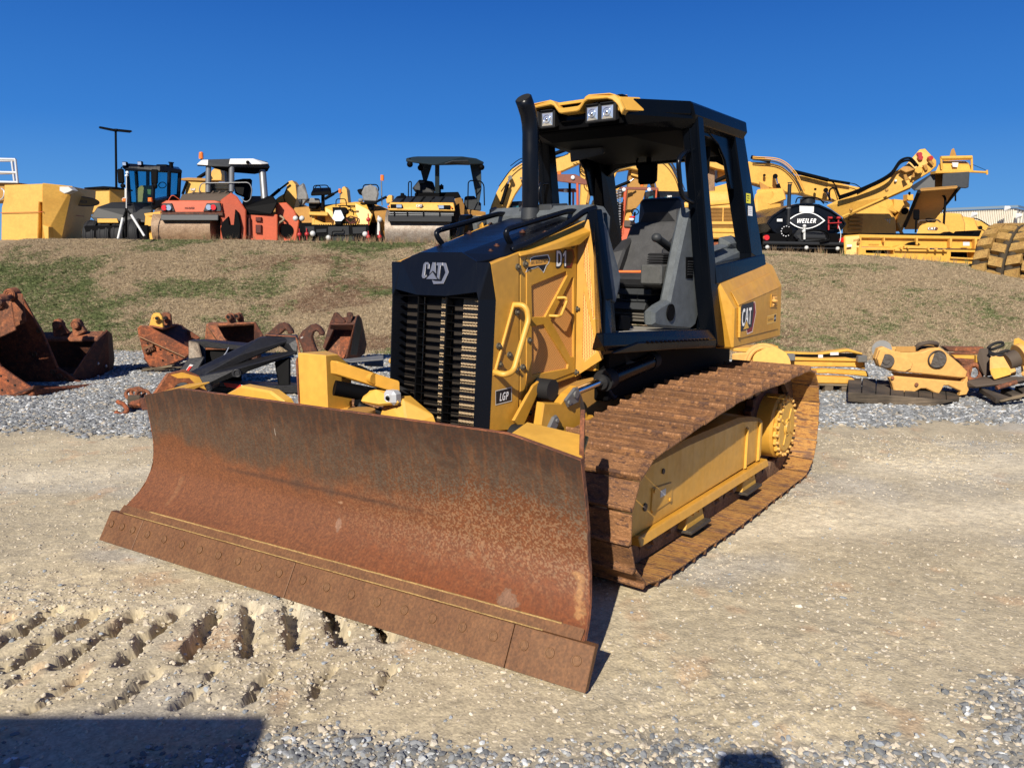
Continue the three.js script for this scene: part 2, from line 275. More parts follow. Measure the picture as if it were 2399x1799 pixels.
const gravelAt = (x, z) => { // 0 bare dirt .. 1 crushed grey stone
  const n = fb(x * 1.3, z * 1.3, 33, 4) - .5, back = sm(-7.0, -7.9, z + (x > 2 ? .75 : 0) + n * 1.3);
  const front = sm(-2.62, -2.36, z + n * .55 + .05 * Math.sin(x * 2)) , right = sm(1.55, 1.95, x + n * .9) * sm(-3.05, -2.7, z + n * .5);
  return Math.max(back, front, right);
};
function soilCol(x, z) {
  const g = gravelAt(x, z), n = fb(x * .8, z * .8, 35, 4), m = fb(x * 5, z * 5, 37, 3);
  let c = lerp3([.545, .475, .345], [.45, .39, .285], sm(.35, .7, n)); c = lerp3(c, [.47, .445, .40], sm(.5, .72, fb(x * .9 + 9, z * 1.4, 39, 3)) * .8);
  if (m > .66) c = lerp3(c, [.52, .35, .22], sm(.66, .8, m) * .5);
  c = lerp3(c, [.235, .235, .23], g * .85);
  const lane = Math.max(Math.exp(-Math.pow((z + 4.9 + .10 * (x - 3) + .25 * Math.sin(x * .5)) / .38, 2)) * sm(.2, 1.6, x), Math.exp(-Math.pow((z + 6.1 + .06 * x) / .30, 2)) * (1 - sm(-1.6, -.8, x)) , Math.exp(-Math.pow((z + 6.4 + .16 * (x - 4)) / .30, 2)) * sm(2.4, 3.4, x)); c = lerp3(c, [.68, .61, .48], lane * (1 - g) * .85);
  const k = .9 + .25 * (fb(x * 30, z * 30, 45, 2) - .5); return [c[0] * k, c[1] * k, c[2] * k];
}
const greenAt = (x, z) => sm(.49, .68, fb(x * .55 + 2, z * .8, 55, 4)) * .9 * (1 - .75 * sm(2, 6, x)) + sm(.62, .74, fb(x * 1.7, z * 1.9, 57, 3)) * .5;
const brownAt = (x, z) => sm(.45, .62, fb(x * .5 + 8, z * .9, 59, 4)) * (1 - sm(3, 7, x)) * sm(-8, -4, x);
function bankCol(x, z) { let c = lerp3([.37, .285, .18], [.26, .195, .12], fb(x * 3, z * 3, 61, 4)); c = lerp3(c, [.19, .12, .075], brownAt(x, z) * .9); c = lerp3(c, [.15, .165, .06], greenAt(x, z) * .85); return c; }
function sheet(name, xs, zs, col, mat, hf = gh) {
  const nx = xs.length, p = [], c = [], uv = [], idx = [];
  for (const z of zs) for (const x of xs) { const zz = typeof z === 'function' ? z(x) : z; p.push(x, hf(x, zz), zz); c.push(...col(x, zz)); uv.push(x, zz); }
  for (let j = 0; j < zs.length - 1; j++) for (let i = 0; i < nx - 1; i++) { const a = j * nx + i; idx.push(a, a + nx, a + 1, a + 1, a + nx, a + nx + 1); }
  const g = new THREE.BufferGeometry(); g.setAttribute('position', new THREE.Float32BufferAttribute(p, 3)); g.setAttribute('color', new THREE.Float32BufferAttribute(c, 3)); g.setAttribute('uv', new THREE.Float32BufferAttribute(uv, 2)); g.setIndex(idx); g.computeVertexNormals();
  const m = new THREE.Mesh(g, mat); m.name = name; m.receiveShadow = m.castShadow = true; m.userData.kind = 'structure'; scene.add(m); return m;
}
const steps = (a, b, d) => { const r = [], n = Math.max(1, Math.round((b - a) / d)); for (let i = 0; i < n; i++) r.push(a + (b - a) * i / n); return r; };
const soilM = sm_([1.16, 1.15, 1.10], { map: T.soil, vertexColors: true, roughness: .96, bumpMap: T.soilb, bumpScale: .007 });
const bankM = sm_([1, 1, 1], { map: T.soil, vertexColors: true, roughness: .98, bumpMap: T.soilb, bumpScale: .03 });
{ // one grid: far coarse rows, fine rows where the camera is close; z rows past the bank's foot follow it
  const xs = [...steps(-260, -60, 20), ...steps(-60, -16, 2), ...steps(-16, -4, .12), ...steps(-4, 4.2, .0165), ...steps(4.2, 16, .12), ...steps(16, 60, 2), ...steps(60, 260, 20), 260];
  const lot = []; for (let i = 0; i <= 44; i++) lot.push((x) => mix(zBase(x), -7.4, i / 44));
  lot.push(...steps(-7.3, -1.3, .0165), ...steps(-1.3, 3, .2), ...steps(3, 40, 3), ...steps(40, 200, 20), 200);
  sheet('lot_ground', xs, lot, soilCol, soilM);
  const xb = [...steps(-260, -60, 20), ...steps(-60, -16, 2), ...steps(-16, 17, .12), ...steps(17, 60, 2), ...steps(60, 260, 20), 260];
  sheet('grass_bank', xb, Array.from({ length: 57 }, (_, i) => (x) => mix(zCrest(x), zBase(x), i / 56)), bankCol, bankM);
  sheet('upper_yard_ground', xb, [-600, -300, -150, -90, -60, -40, -32, (x) => zCrest(x) - 1.2, (x) => zCrest(x) - .5, (x) => zCrest(x)], (x, z) => { const k = .8 + .4 * fb(x, z, 3, 3); return [.36 * k, .33 * k, .29 * k]; }, soilM);
}
function stones() { // crushed stone and clods, too many to count
  const shapes = [0, 1, 2].map((s) => { const g = new THREE.IcosahedronGeometry(1, s ? 0 : 1), p = g.attributes.position; for (let i = 0; i < p.count; i++) { const x = p.getX(i), y = p.getY(i), z = p.getZ(i), k = .62 + .75 * vn(x * 1.5 + 7 * s, y * 1.5 + z * 1.3, 5 + s); p.setXYZ(i, x * k * 1.15, y * k * .72, z * k); } g.deleteAttribute('uv'); g.computeVertexNormals(); return g; });
  const lists = { crushed_stone: [[], [], []], dirt_clods: [[], [], []] };
  const put = (k, x, z, r, c) => lists[k][Math.floor(rnd() * 3)].push([x, z, r, c]);
  const grey = () => { const t = rnd(), k = rr(.55, 1.35); return t < .16 ? [.42 * k, .43 * k, .43 * k] : t < .3 ? [.33 * k, .29 * k, .23 * k] : [.185 * k, .192 * k, .196 * k]; };
  const bare = (x, z) => Math.exp(-Math.pow((z + 4.9 + .10 * (x - 3) + .25 * Math.sin(x * .5)) / .35, 2)) * sm(.2, 1.6, x);
  const tan = () => { const k = rr(.75, 1.25), t = rnd(); return t < .08 ? [.25 * k, .27 * k, .29 * k] : t < .2 ? [.50 * k, .45 * k, .37 * k] : [.43 * k, .37 * k, .28 * k]; };
  for (let i = 0; i < 340000; i++) { const x = rr(-11, 11), z = rr(-14.5, -7); if (z < zBase(x) || Math.abs(x) > -z * .72 + .3) continue; if (rnd() < gravelAt(x, z) * 1.1) put('crushed_stone', x, z, .010 + .020 * Math.pow(rnd(), 1.7) + (rnd() < .03 ? .012 : 0), grey()); }
  for (let i = 0; i < 34000; i++) { const x = rr(-2.4, 2.6), z = rr(-3.1, -1.9); if (rnd() < gravelAt(x, z) * .9) put('crushed_stone', x, z, .004 + .013 * Math.pow(rnd(), 2.3), x < 0 && z > -2.5 || rnd() < .7 ? grey() : tan()); }
  for (let i = 0; i < 70000; i++) { const z = -2 - 5.6 * Math.pow(rnd(), .8), x = rr(-.72, .72) * -z; const c = sm(.42, .66, fb(x * 1.1 + 4, z * 1.1, 23, 3)); if (rnd() < (.30 + .65 * c) * (1 - .8 * bare(x, z))) put('dirt_clods', x, z, .002 + .0085 * Math.pow(rnd(), 3.2), tan()); }
  for (let i = 0; i < 9500; i++) { const x = rr(-2.7, .1), z = rr(-3.8, -2.75), d = rutAt(x, z); if (rnd() < (d > .012 ? .8 : .28)) put('dirt_clods', x, z, .002 + .011 * Math.pow(rnd(), 2.6), tan()); }
  for (let i = 0; i < 1500; i++) { const x = rr(.1, 2.6), z = rr(-4.4, -2.5); if (rnd() < sm(.45, .62, fb(x * 1.3, z * 1.3, 133, 3))) put('dirt_clods', x, z, .005 + .012 * Math.pow(rnd(), 2.5), tan()); }
  const mat = sm_([1, 1, 1], { roughness: .92 }), q = new THREE.Quaternion(), e = new THREE.Euler(), m4 = new THREE.Matrix4(), col = new THREE.Color();
  for (const kind of Object.keys(lists)) {
    const grp = new THREE.Group(); grp.name = kind; grp.userData = { kind: 'stuff', label: kind === 'crushed_stone' ? 'grey crushed stone spread over the lot' : 'loose tan clods and pebbles on the dirt' }; scene.add(grp);
    lists[kind].forEach((L, s) => {
      const im = new THREE.InstancedMesh(shapes[s], mat, L.length); im.name = kind === 'crushed_stone' ? 'stone' : 'clod'; im.userData.kind = 'stuff'; im.castShadow = im.receiveShadow = true;
      L.forEach(([x, z, r, c], i) => { e.set(rr(-.5, .5), rr(0, 6.3), rr(-.5, .5)); q.setFromEuler(e); m4.compose(V3(x, gh(x, z) + r * .02, z), q, V3(r * rr(.8, 1.3), r * rr(.7, 1.1), r * rr(.8, 1.2))); im.setMatrixAt(i, m4); im.setColorAt(i, col.setRGB(...c)); });
      grp.add(im);
    });
  }
}
stones();
function grass() { // dormant lawn on the bank
  const blades = (n, w, h, lean) => { const p = []; for (let i = 0; i < n; i++) { const a = rr(0, 6.3), r = .03 * Math.sqrt(rnd()), x = r * Math.cos(a), z = r * Math.sin(a), b = rr(0, 6.3), k = h * rr(.5, 1.1), dx = lean * rr(-1, 1), dz = lean * rr(-1, 1), cw = w * Math.cos(b), sw = w * Math.sin(b); p.push(x - cw, 0, z - sw, x + cw, 0, z + sw, x + dx * k, k, z + dz * k, x + cw, 0, z + sw, x + cw * .5 + dx * k * .6, k * .6, z + sw * .5 + dz * k * .6, x + dx * k, k, z + dz * k); } const g = new THREE.BufferGeometry(); g.setAttribute('position', new THREE.Float32BufferAttribute(p, 3)); g.computeVertexNormals(); return g; };
  const kinds = [blades(9, .004, .055, .9), blades(9, .005, .04, 1.2), blades(8, .007, .05, 1.3)];
  const L = [[], [], []];
  for (let i = 0; i < 240000; i++) { const x = rr(-13.5, 15), t = Math.pow(rnd(), .9) * 1.06 - .04, z = mix(zBase(x), zCrest(x), t); if (t < 0 && rnd() < .7) continue; if (Math.abs(x) > -z * .70 + .5) continue;
    const g = greenAt(x, z), b = brownAt(x, z), k = rr(.7, 1.3); let c, s;
    if (rnd() < g * .8) { c = [.125 * k, .150 * k, .055 * k]; s = 2; } else if (rnd() < b * .75) { c = [.20 * k, .125 * k, .075 * k]; s = 1; } else { const w = rnd(); c = lerp3([.47 * k, .37 * k, .24 * k], [.31 * k, .235 * k, .145 * k], w); s = w > .5 ? 0 : 1; }
    if (b > .5 && rnd() < .35 && s !== 2) continue;
    L[s].push([x, z, c, rr(.55, 1.05)]); }
  kinds.push(blades(7, .004, .30, .35)); L.push([]); for (let i = 0; i < 900; i++) { const x = -10 + 21 * rnd(), z = zCrest(x) + rr(-.5, .45), k = rr(.6, 1.1), w = x > -6 && x < -.5 ? 1 : .35; if (rnd() < w) L[3].push([x, z, rnd() < .2 ? [.12 * k, .14 * k, .05 * k] : [.30 * k, .20 * k, .11 * k], rr(.3, .95)]); }
  const q = new THREE.Quaternion(), m4 = new THREE.Matrix4(), col = new THREE.Color(), up = V3(0, 1, 0), mat = sm_([1, 1, 1], { roughness: 1, side: THREE.DoubleSide });
  const grp = new THREE.Group(); grp.name = 'dormant_grass'; grp.userData = { kind: 'stuff', label: 'dry tan winter grass with green patches covering the bank' }; scene.add(grp);
  kinds.forEach((g, s) => { const im = new THREE.InstancedMesh(g, mat, L[s].length); im.name = 'grass_tuft'; im.userData.kind = 'stuff'; im.receiveShadow = true; L[s].forEach(([x, z, c, k], i) => { q.setFromAxisAngle(up, rr(0, 6.3)); m4.compose(V3(x, gh(x, z) - .005, z), q, V3(k * 1.5, k, k * 1.5)); im.setMatrixAt(i, m4); im.setColorAt(i, col.setRGB(...c)); }); grp.add(im); });
}
grass();
// ---------------------------------------------------------------- the bulldozer; its own axes are (forward, left, up)
const dozer = thing('bulldozer', 'yellow and black crawler bulldozer with open canopy and wide rusty front blade', 'bulldozer', [OX, 0, OZ], Math.atan2(-FZ, FX));
const UVW = (p) => V3(p[0], p[2], -p[1]);
MAPF = UVW;
const uw = (v0) => (a, b, t) => [a, t, b];                 // outline in (forward, up), thickness across
const both = (f) => [f(1), f(-1)];
function bladePart() {
  const al = -.107, ub = 2.391, vb = -.1745, ca = Math.cos(al), sa = Math.sin(al);
  MAPF = (p) => UVW([ub + sa * p[0] + ca * p[1], vb + ca * p[0] - sa * p[1], p[2]]);   // blade axes (along, ahead, up)
  const g0 = new THREE.Group(); g0.name = 'blade'; g0.userData.label = 'wide rusty curved dozer blade'; dozer.add(g0);
  const prof = [[0, 0], [.15, -.085], [.20, -.155], [.28, -.235], [.40, -.287], [.54, -.299], [.66, -.287], [.85, -.254], [.95, -.235]];
  const nAt = (w) => pl(prof, w), hw = (w) => pl([[0, 1.62], [.13, 1.57], [.2, 1.55], [.3, 1.515], [.45, 1.482], [.86, 1.462], [1, 1.46]], w);
  const NX = 64, NY = 28, top = (f) => { const s = Math.abs(f) * 1.462; return s < 1.12 ? .937 : mix(.937, .862, (s - 1.12) / .342); };
  const tbl = tex(1536, (u, t) => {
    const a = fb(u * 7, t * 4, 201, 5), b = fb(u * 70, t * 24, 203, 4), c = fb(u * 420, t * 120, 205, 2), st = fb(u * 190, t * 7, 207, 3), c2 = fb(u * 300, t * 120, 209, 2), e0 = fb(u * 26, t * 5, 213, 4);
    let k = lerp3([.47, .29, .165], [.42, .25, .14], a);                              // rust brown
    const lvl = t + (e0 - .5) * .28 + (b - .5) * .12, lift = .10 * (1 - sm(.1, .3, u)) + .06 * sm(.6, .95, u);
    const grey = sm(.40 + lift, .62 + lift, lvl);
    k = lerp3(k, lerp3([.345, .285, .225], [.275, .24, .205], b), grey * .86);             // scoured grey-brown steel
    k = lerp3(k, [.205, .145, .11], sm(.74, .97, lvl) * .75);                             // dark top
    k = lerp3(k, [.46, .27, .13], sm(.55, .72, st) * .30 * grey);                         // rust runs
    const zone = sm(.42, .85, u + (a - .5) * .25) * (1 - sm(.58, .80, lvl)), sp = sm(.47, .60, c);
    k = lerp3(k, [.445, .245, .115], (1 - sp) * zone * .75);
    k = lerp3(k, lerp3([.54, .42, .31], [.42, .36, .30], grey), sp * zone * .62 * sm(.10, .30, t + (b - .5) * .2));
    k = lerp3(k, [.455, .235, .095], zone * (1 - sm(.08, .30, t + (b - .5) * .25)) * .7);
    k = lerp3(k, [.42, .235, .13], (1 - sp) * .30 * (1 - zone));
    const cr = Math.exp(-Math.pow((t - .43 + .03 * (u - .5)) / .016, 2)) * sm(.16, .3, u) * (1 - sm(.6, .78, u)); k = lerp3(k, [.25, .17, .125], cr * .5);
    k = lerp3(k, [.29, .23, .205], (1 - sm(.0, .05, t + (b - .5) * .06)) * .65);
    const spot = (x, y, rx, ry, q, w = .7) => { const d = Math.hypot((u - x) / rx, (t - y) / ry) + (b - .5) * 2.2 + (c - .5) * .8; k = lerp3(k, q, (1 - sm(.5, 1, d)) * w); };
    spot(.525, .37, .010, .02, [.70, .56, .44]); spot(.527, .25, .006, .05, [.60, .47, .39]); spot(.875, .09, .018, .045, [.53, .44, .38], .6); spot(.985, .20, .010, .13, [.64, .48, .30]); spot(.10, .22, .008, .14, [.54, .38, .25], .5); spot(.375, .78, .0015, .035, [.70, .67, .63]);
    const e = .94 + .22 * (c - .5) + .24 * (c2 - .5) + .10 * (st - .5); return [k[0] * e, k[1] * e, k[2] * e];
  }, true, 1, 640);
  tbl.wrapS = tbl.wrapT = THREE.ClampToEdgeWrapping;
  const bm = sm_([1, 1, 1], { map: tbl, roughness: .62, metalness: .12, bumpMap: T.bump, bumpScale: .0012 });
  const grid = (off) => { const p = [], uv = [], idx = []; for (let j = 0; j <= NY; j++) for (let i = 0; i <= NX; i++) { const f = i / NX * 2 - 1, t = j / NY, w = mix(.135, top(f), t), P = MAPF([f * hw(w), nAt(w) + off, w]); p.push(P.x, P.y, P.z); uv.push(i / NX, t); } for (let j = 0; j < NY; j++) for (let i = 0; i < NX; i++) { const a = j * (NX + 1) + i; idx.push(a, a + 1, a + NX + 1, a + 1, a + NX + 2, a + NX + 1); } const g = new THREE.BufferGeometry(); g.setAttribute('position', new THREE.Float32BufferAttribute(p, 3)); g.setAttribute('uv', new THREE.Float32BufferAttribute(uv, 2)); g.setIndex(idx); g.computeVertexNormals(); return g; };
  mk('moldboard', grid(0), bm, g0, 'curved rusty blade face', true);
  mk('moldboard_back', grid(-.024), M.yelf, g0, 'yellow painted back of the blade');
  const rim = []; for (let i = 0; i < NX; i++) { const f = i / NX * 2 - 1, f2 = (i + 1) / NX * 2 - 1, q = (x) => { const w = top(x); return [x * hw(w), nAt(w), w]; }, a = q(f), b = q(f2); rim.push(H([a, b, [a[0], a[1] - .026, a[2]], [b[0], b[1] - .026, b[2]]], .002)); }
  mk('top_edge', rim, M.rust, g0);
  for (const s of [-1, 1]) { const side = []; for (let j = 0; j < 12; j++) { const q = (t) => { const w = mix(.135, .862, t); return [s * hw(w), nAt(w), w]; }, a = q(j / 12), b = q((j + 1) / 12); side.push(H([a, b, [a[0], a[1] - .026, a[2]], [b[0], b[1] - .026, b[2]]], .002)); } mk('side_edge', side, M.rust, g0); }
  for (const [a, b] of [[-1.62, -1.305], [-1.295, -.055], [-.045, 1.243], [1.253, 1.62]]) {
    mk('cutting_edge', [H([[a, .012, 0], [b, .012, 0], [a, -.018, -.004], [b, -.018, -.004], [a, -.006, .03], [b, -.006, .03], [a, -.077, .152], [b, -.077, .152], [a, -.11, .148], [b, -.11, .148]], .003)], M.cut, g0);
    const n = b - a > 1 ? 8 : 3; for (let i = 0; i < n; i++) { const s = a + (b - a) * (i + .5) / n, c = [s, -.0415, .092], d = [s, -.0405 + .86 * .004, .092 + .5 * .004]; mk('bolt_head', [C(c, d, .019, .018, 12), RG([s, -.0362, .0948], [0, .865, .503], .020, .0026, 16)], M.cutb, g0); }
  }
  mk('wear_strip', [H([[-1.55, -.088, .158], [1.55, -.088, .158], [-1.55, -.125, .158], [1.55, -.125, .158], [-1.55, -.12, .19], [1.55, -.12, .19]], .004)], M.cut, g0);
  mk('paint_seam', [C([-1.5, -.083, .159], [1.38, -.083, .159], .0038, .0038, 6), C([-1.3, -.120, .192], [1.45, -.120, .192], .0045, .0045, 6)], M.seam, g0, 'line of yellow paint left along the cutting edge');
  for (const s of [-1, 1]) { // end plates toe in towards the back
    const fn = (a, b, t) => [s * (1.455 - a * .41 + t), -.27 - a * .91, b];
    const o = [[.07, .20], [.30, .25], [.34, .55], [.35, .84], [.30, .955], [.22, 1.0], [.12, .985], [.035, .87], [.07, .7], [.08, .45]];
    if (s < 0) mk('end_plate', [PR(o, -.01, .012, fn, .003, [circ(.2, .86, .062, 18)])], M.rust, g0); else mk('end_plate', [PR(o.map(([x, y]) => [x, y > .8 ? y + .03 : y]), -.01, .012, fn, .003, [circ(.2, .86, .062, 18)])], M.rust, g0);
    mk('end_plate_paint', [PR([[.20, .985], [.30, .945], [.335, .86], [.29, .885], [.24, .945], [.17, .95], [.13, .975]].map(([x, y]) => [x, y]), -.0115, .0135, fn, .001)], M.yelb, g0);
  }
  for (const s of [-1, 1]) mk('top_flange', [H([[s * 1.12, -.262, .93], [s * 1.45, -.276, .857], [s * 1.10, -.44, .945], [s * 1.38, -.50, .90], [s * 1.12, -.262, .90], [s * 1.45, -.276, .83]], .004)], M.yelb, g0);
  mk('centre_tower', [H([[-.37, -.47, .80], [-.17, -.47, .80], [-.37, -.47, 1.165], [-.17, -.47, 1.165], [-.33, -.66, .8], [-.17, -.66, .8], [-.33, -.64, 1.16], [-.17, -.56, 1.16], [-.17, -.66, 1.085]], .005)], M.yelb, g0);
  mk('tower_edge', [H([[-.375, -.46, .82], [-.375, -.66, .82], [-.375, -.46, 1.14], [-.375, -.62, 1.14], [-.385, -.46, 1.12], [-.385, -.6, .84]], .002)], M.rust, g0);
  mk('gusset', [PR([[-.98, .80], [-.93, .895], [-.80, .955], [-.56, .945], [-.46, .90], [-.38, .80]], -.50, -.42, (a, b, t) => [a, t, b], .012)], M.yelb, g0);
  mk('back_frame', [H([[-.9, -.32, .30], [.9, -.32, .30], [-.9, -.32, .62], [.9, -.32, .62], [-.6, -.62, .36], [.6, -.62, .36], [-.6, -.62, .56], [.6, -.62, .56]], .01), H([[-.36, -.45, .55], [-.1, -.45, .55], [-.36, -.68, .55], [-.1, -.68, .55], [-.36, -.45, .85], [-.1, -.45, .85], [-.36, -.66, .85], [-.1, -.66, .85]], .008)], M.yelf, g0);
  MAPF = UVW;
}
bladePart();

// ---- crawler tracks
function trackPart(v0, side) {
  const g0 = new THREE.Group(); g0.name = 'track'; g0.userData.label = side > 0 ? 'rusty wide crawler track nearest the camera' : 'far crawler track behind the blade'; dozer.add(g0);
  const dv = v0 - .885, L = [[1.19, .672], [.93, .708], [.371, .768], [-.26, .806], [-.84, .798], [-1.36, .812], [-1.60, .785], [-1.745, .665], [-1.818, .48], [-1.82, .28], [-1.775, .09], [-1.62, -.02], [-1.3, -.036], [-.6, -.040], [-.13, -.037], [.45, -.018], [1.03, .004], [1.23, .05], [1.345, .16], [1.40, .31], [1.39, .49], [1.32, .60]];
  const cv = new THREE.CatmullRomCurve3(L.map(([a, b]) => V3(a, b, 0)), true, 'centripetal'), per = cv.getLength(), n = Math.round(per / .158), pitch = per / n;
  const sh = (tone) => { // single grouser shoe: plate, raised bar, clipped corners
    const prof = [[-.086, 0], [.078, 0], [.086, .004], [.086, .05], [.078, .058], [.066, .054], [.060, .020], [.045, .015], [-.045, .013], [-.078, .016], [-.086, .010]];
    MAPF = (p) => V3(p[0], p[1], p[2]);
    const g = PR(prof, -.3175, .3175, (a, b, t) => { const c = Math.max(0, Math.abs(t) - .285); return [a * (1 - c * 3.2) - (b > .03 ? 0 : 0), b > .02 ? b - c * .55 : b, t]; }, .004);
    MAPF = UVW; const p = g.attributes.position, nn = g.attributes.normal, c = new Float32Array(p.count * 3), uv = new Float32Array(p.count * 2);
    for (let i = 0; i < p.count; i++) { const inn = nn.getY(i) < -.5, k = tone * (.92 + .16 * vn(p.getZ(i) * 14, p.getX(i) * 30, 7)); const q = p.getY(i) > .05 ? 1.18 : 1; c[i * 3] = c[i * 3 + 1] = c[i * 3 + 2] = k * q; uv[i * 2] = p.getZ(i) * .8 + tone * 7.3; uv[i * 2 + 1] = inn ? .53 + (p.getX(i) + .09) * 2.2 : .03 + (p.getX(i) + .09) * 1.9 + p.getY(i) * 1.5; }
    g.setAttribute('color', new THREE.BufferAttribute(c, 3)); g.setAttribute('uv', new THREE.BufferAttribute(uv, 2)); return g;
  };
  const shoes = [.86, .95, 1.02, 1.1].map(sh), links = [];
  for (let i = 0; i < n; i++) {
    const u = (i + .5) / n, P = cv.getPointAt(u), t = cv.getTangentAt(u), no = V3(-t.y, t.x, 0).multiplyScalar(1);  // L runs over the top towards the rear: outward normal
    const out = V3(t.y, -t.x, 0), X = t.clone(), Y = out.clone(); if (Y.dot(V3(P.x + .2, P.y - .38, 0)) < 0) Y.negate();
    const Z = X.clone().cross(Y), m = new THREE.Mesh(shoes[(i * 7 + 3) % 4], M.track); m.name = 'track_shoe'; m.castShadow = m.receiveShadow = true;
    // plane (forward, up) is the dozer's local x, y; width lies along local z = -left
    const jit = rr(-.004, .004); m.applyMatrix4(new THREE.Matrix4().makeBasis(X.clone().negate(), Y, X.clone().negate().cross(Y)).setPosition(P.x + Y.x * jit, P.y + Y.y * jit, -v0)); g0.add(m);
    const q = (a, b) => [P.x + X.x * a + Y.x * b, P.y + X.y * a + Y.y * b]; for (const k of [-.105, .07]) { const c = [q(-.078, -.005), q(.078, -.005), q(.074, -.07), q(.045, -.115), q(-.045, -.115), q(-.074, -.07)]; links.push(H([...c.map(([a, b]) => [a, v0 + k, b]), ...c.map(([a, b]) => [a, v0 + k + .035, b])], .004)); }
    if (side > 0) { const a = q(.06, -.045); links.push(C([a[0], v0 - .1, a[1]], [a[0], v0 + .1, a[1]], .02, .02, 8)); }
  }
  mk('track_chain', links, M.chain, g0);
  const f = new THREE.Group(); f.name = 'track_frame'; dozer.add(f); const V = (x) => x + dv, o = (a, b, t) => [a, V(t), b];
  const panel = [[1.06, .175], [1.235, .20], [1.25, .36], [1.20, .50], [1.05, .585], [.4, .60], [-.52, .585], [-.80, .545], [-.98, .50], [-.98, .20], [-.9, .185]];
  mk('frame_panel', [PR(panel, .72, 1.035, o, .03)], M.yel, f);
  mk('frame_rail', [H([[1.06, V(1.02), .155], [-1.0, V(1.02), .145], [1.06, V(1.075), .155], [-1.0, V(1.075), .145], [1.06, V(1.02), .195], [-1.0, V(1.02), .185], [1.06, V(1.062), .195], [-1.0, V(1.062), .185]], .006)], M.yel, f);
  mk('front_guard', [PR([[1.20, .06], [1.27, .30], [1.245, .44], [1.05, .44], [1.05, .06]], .78, 1.02, o, .015)], M.yel, f);
  for (const [a, b] of [[-.60, .012], [-.86, .026]]) mk('rib', [H([[a, V(1.03), .20], [a - b * 2, V(1.03), .20], [a, V(1.048), .21], [a - b, V(1.048), .21], [a, V(1.04), .50], [a - b * 2, V(1.04), .50], [a, V(1.05), .49], [a - b, V(1.05), .49]], .003)], M.yelb, f);
  mk('hatch', [PR([[.865, .425], [.875, .30], [.855, .275], [.62, .285], [.605, .30], [.605, .385], [.62, .40]], 1.03, 1.043, o, .004), C([.845, V(1.03), .405], [.845, V(1.05), .405], .013), C([.64, V(1.03), .30], [.64, V(1.05), .30], .012)], M.yel, f);
  mk('hatch_sticker', [PR([[.77, .345], [.70, .345], [.70, .385], [.77, .385]], 1.0435, 1.0445, o, 0)], M.whtp, f);
  mk('hatch_bolt', [C([.945, V(1.03), .335], [.945, V(1.042), .335], .024, .022)], M.rubr, f); mk('hatch_bolt', [C([.73, V(1.03), .49], [.73, V(1.042), .49], .016)], M.rubr, f);
  for (const [a, w] of [[.26, .15], [-.70, .15]]) { mk('roller_guard', [PR([[a - w * .6, .165], [a + w * .6, .165], [a + w, .035], [a - w, .035]], .97, 1.045, o, .008), C([a - .04, V(1.045), .12], [a - .04, V(1.056), .12], .012), C([a + .04, V(1.045), .12], [a + .04, V(1.056), .12], .012)], M.yelb, f); mk('guard_plate', [H([[a - w, V(.94), .025], [a + w, V(.94), .025], [a - w, V(1.085), .025], [a + w, V(1.085), .025], [a - w, V(1.085), .038], [a + w, V(1.085), .038], [a - w, V(.94), .038], [a + w, V(.94), .038]], .004)], M.guard, f); }
  for (const a of [.78, .55, .05, -.2, -.45, -.92]) mk('track_roller', [C([a, V(.80), .105], [a, V(.99), .105], .082, .082, 20), C([a, V(.99), .105], [a, V(1.03), .105], .045, .04, 14), RG([a, V(.985), .105], [0, 1, 0], .07, .014, 18)], M.chain, f);
  mk('idler', [C([1.03, V(.80), .335], [1.03, V(.97), .335], .27, .27, 36), C([1.03, V(.74), .335], [1.03, V(1.0), .335], .08)], M.rustd, f);
  mk('carrier_roller', [C([0, V(.8), .68], [0, V(.98), .68], .06)], M.rustd, f);
  const fd = new THREE.Group(); fd.name = 'final_drive'; dozer.add(fd); const cu = -1.375, cw = .375;
  mk('drive_hub', [C([cu, V(.62), cw], [cu, V(1.03), cw], .25, .25, 40), C([cu, V(1.03), cw], [cu, V(1.05), cw], .25, .235, 40)], M.yel, fd);
  const pts = []; for (let i = 0; i < 44; i++) { const a = i / 44 * 6.2832, r = i % 2 ? .245 : .222; pts.push([cu + r * Math.cos(a), cw + r * Math.sin(a)]); }
  mk('drive_cover', [PR(pts, 1.05, 1.075, o, .006), PR(circ(cu, cw, .195, 30), 1.07, 1.088, o, .01), C([cu, V(1.085), cw], [cu, V(1.10), cw], .05, .045, 20)], M.yelb, fd);
  mk('hub_ring', [RG([cu, V(1.09), cw], [0, 1, 0], .062, .008), ...Array.from({ length: 4 }, (_, i) => { const a = i * 1.571 + .5, c = Math.cos(a), s = Math.sin(a), q = (r, k) => [cu + c * r - s * k, V(1.09), cw + s * r + c * k]; return H([q(.07, -.008), q(.07, .008), q(.15, -.006), q(.15, .006)], .006); })], M.yelb, fd);
  for (let i = 0; i < 22; i++) { const a = (i + .5) / 22 * 6.2832, x = cu + .222 * Math.cos(a), y = cw + .222 * Math.sin(a); mk('drive_bolt', [C([x, V(1.07), y], [x, V(1.095), y], .0135, .0125, 6)], M.yelr, fd); }
  const tp = []; for (let i = 0; i < 50; i++) { const a = i / 50 * 6.2832, r = i % 2 ? .375 : .335; tp.push([cu + r * Math.cos(a), cw + .02 + r * Math.sin(a)]); }
  mk('sprocket', [PR(tp, .85, .92, o, .008)], M.rustd, fd);
}
trackPart(.885, 1); trackPart(-.885, -1);
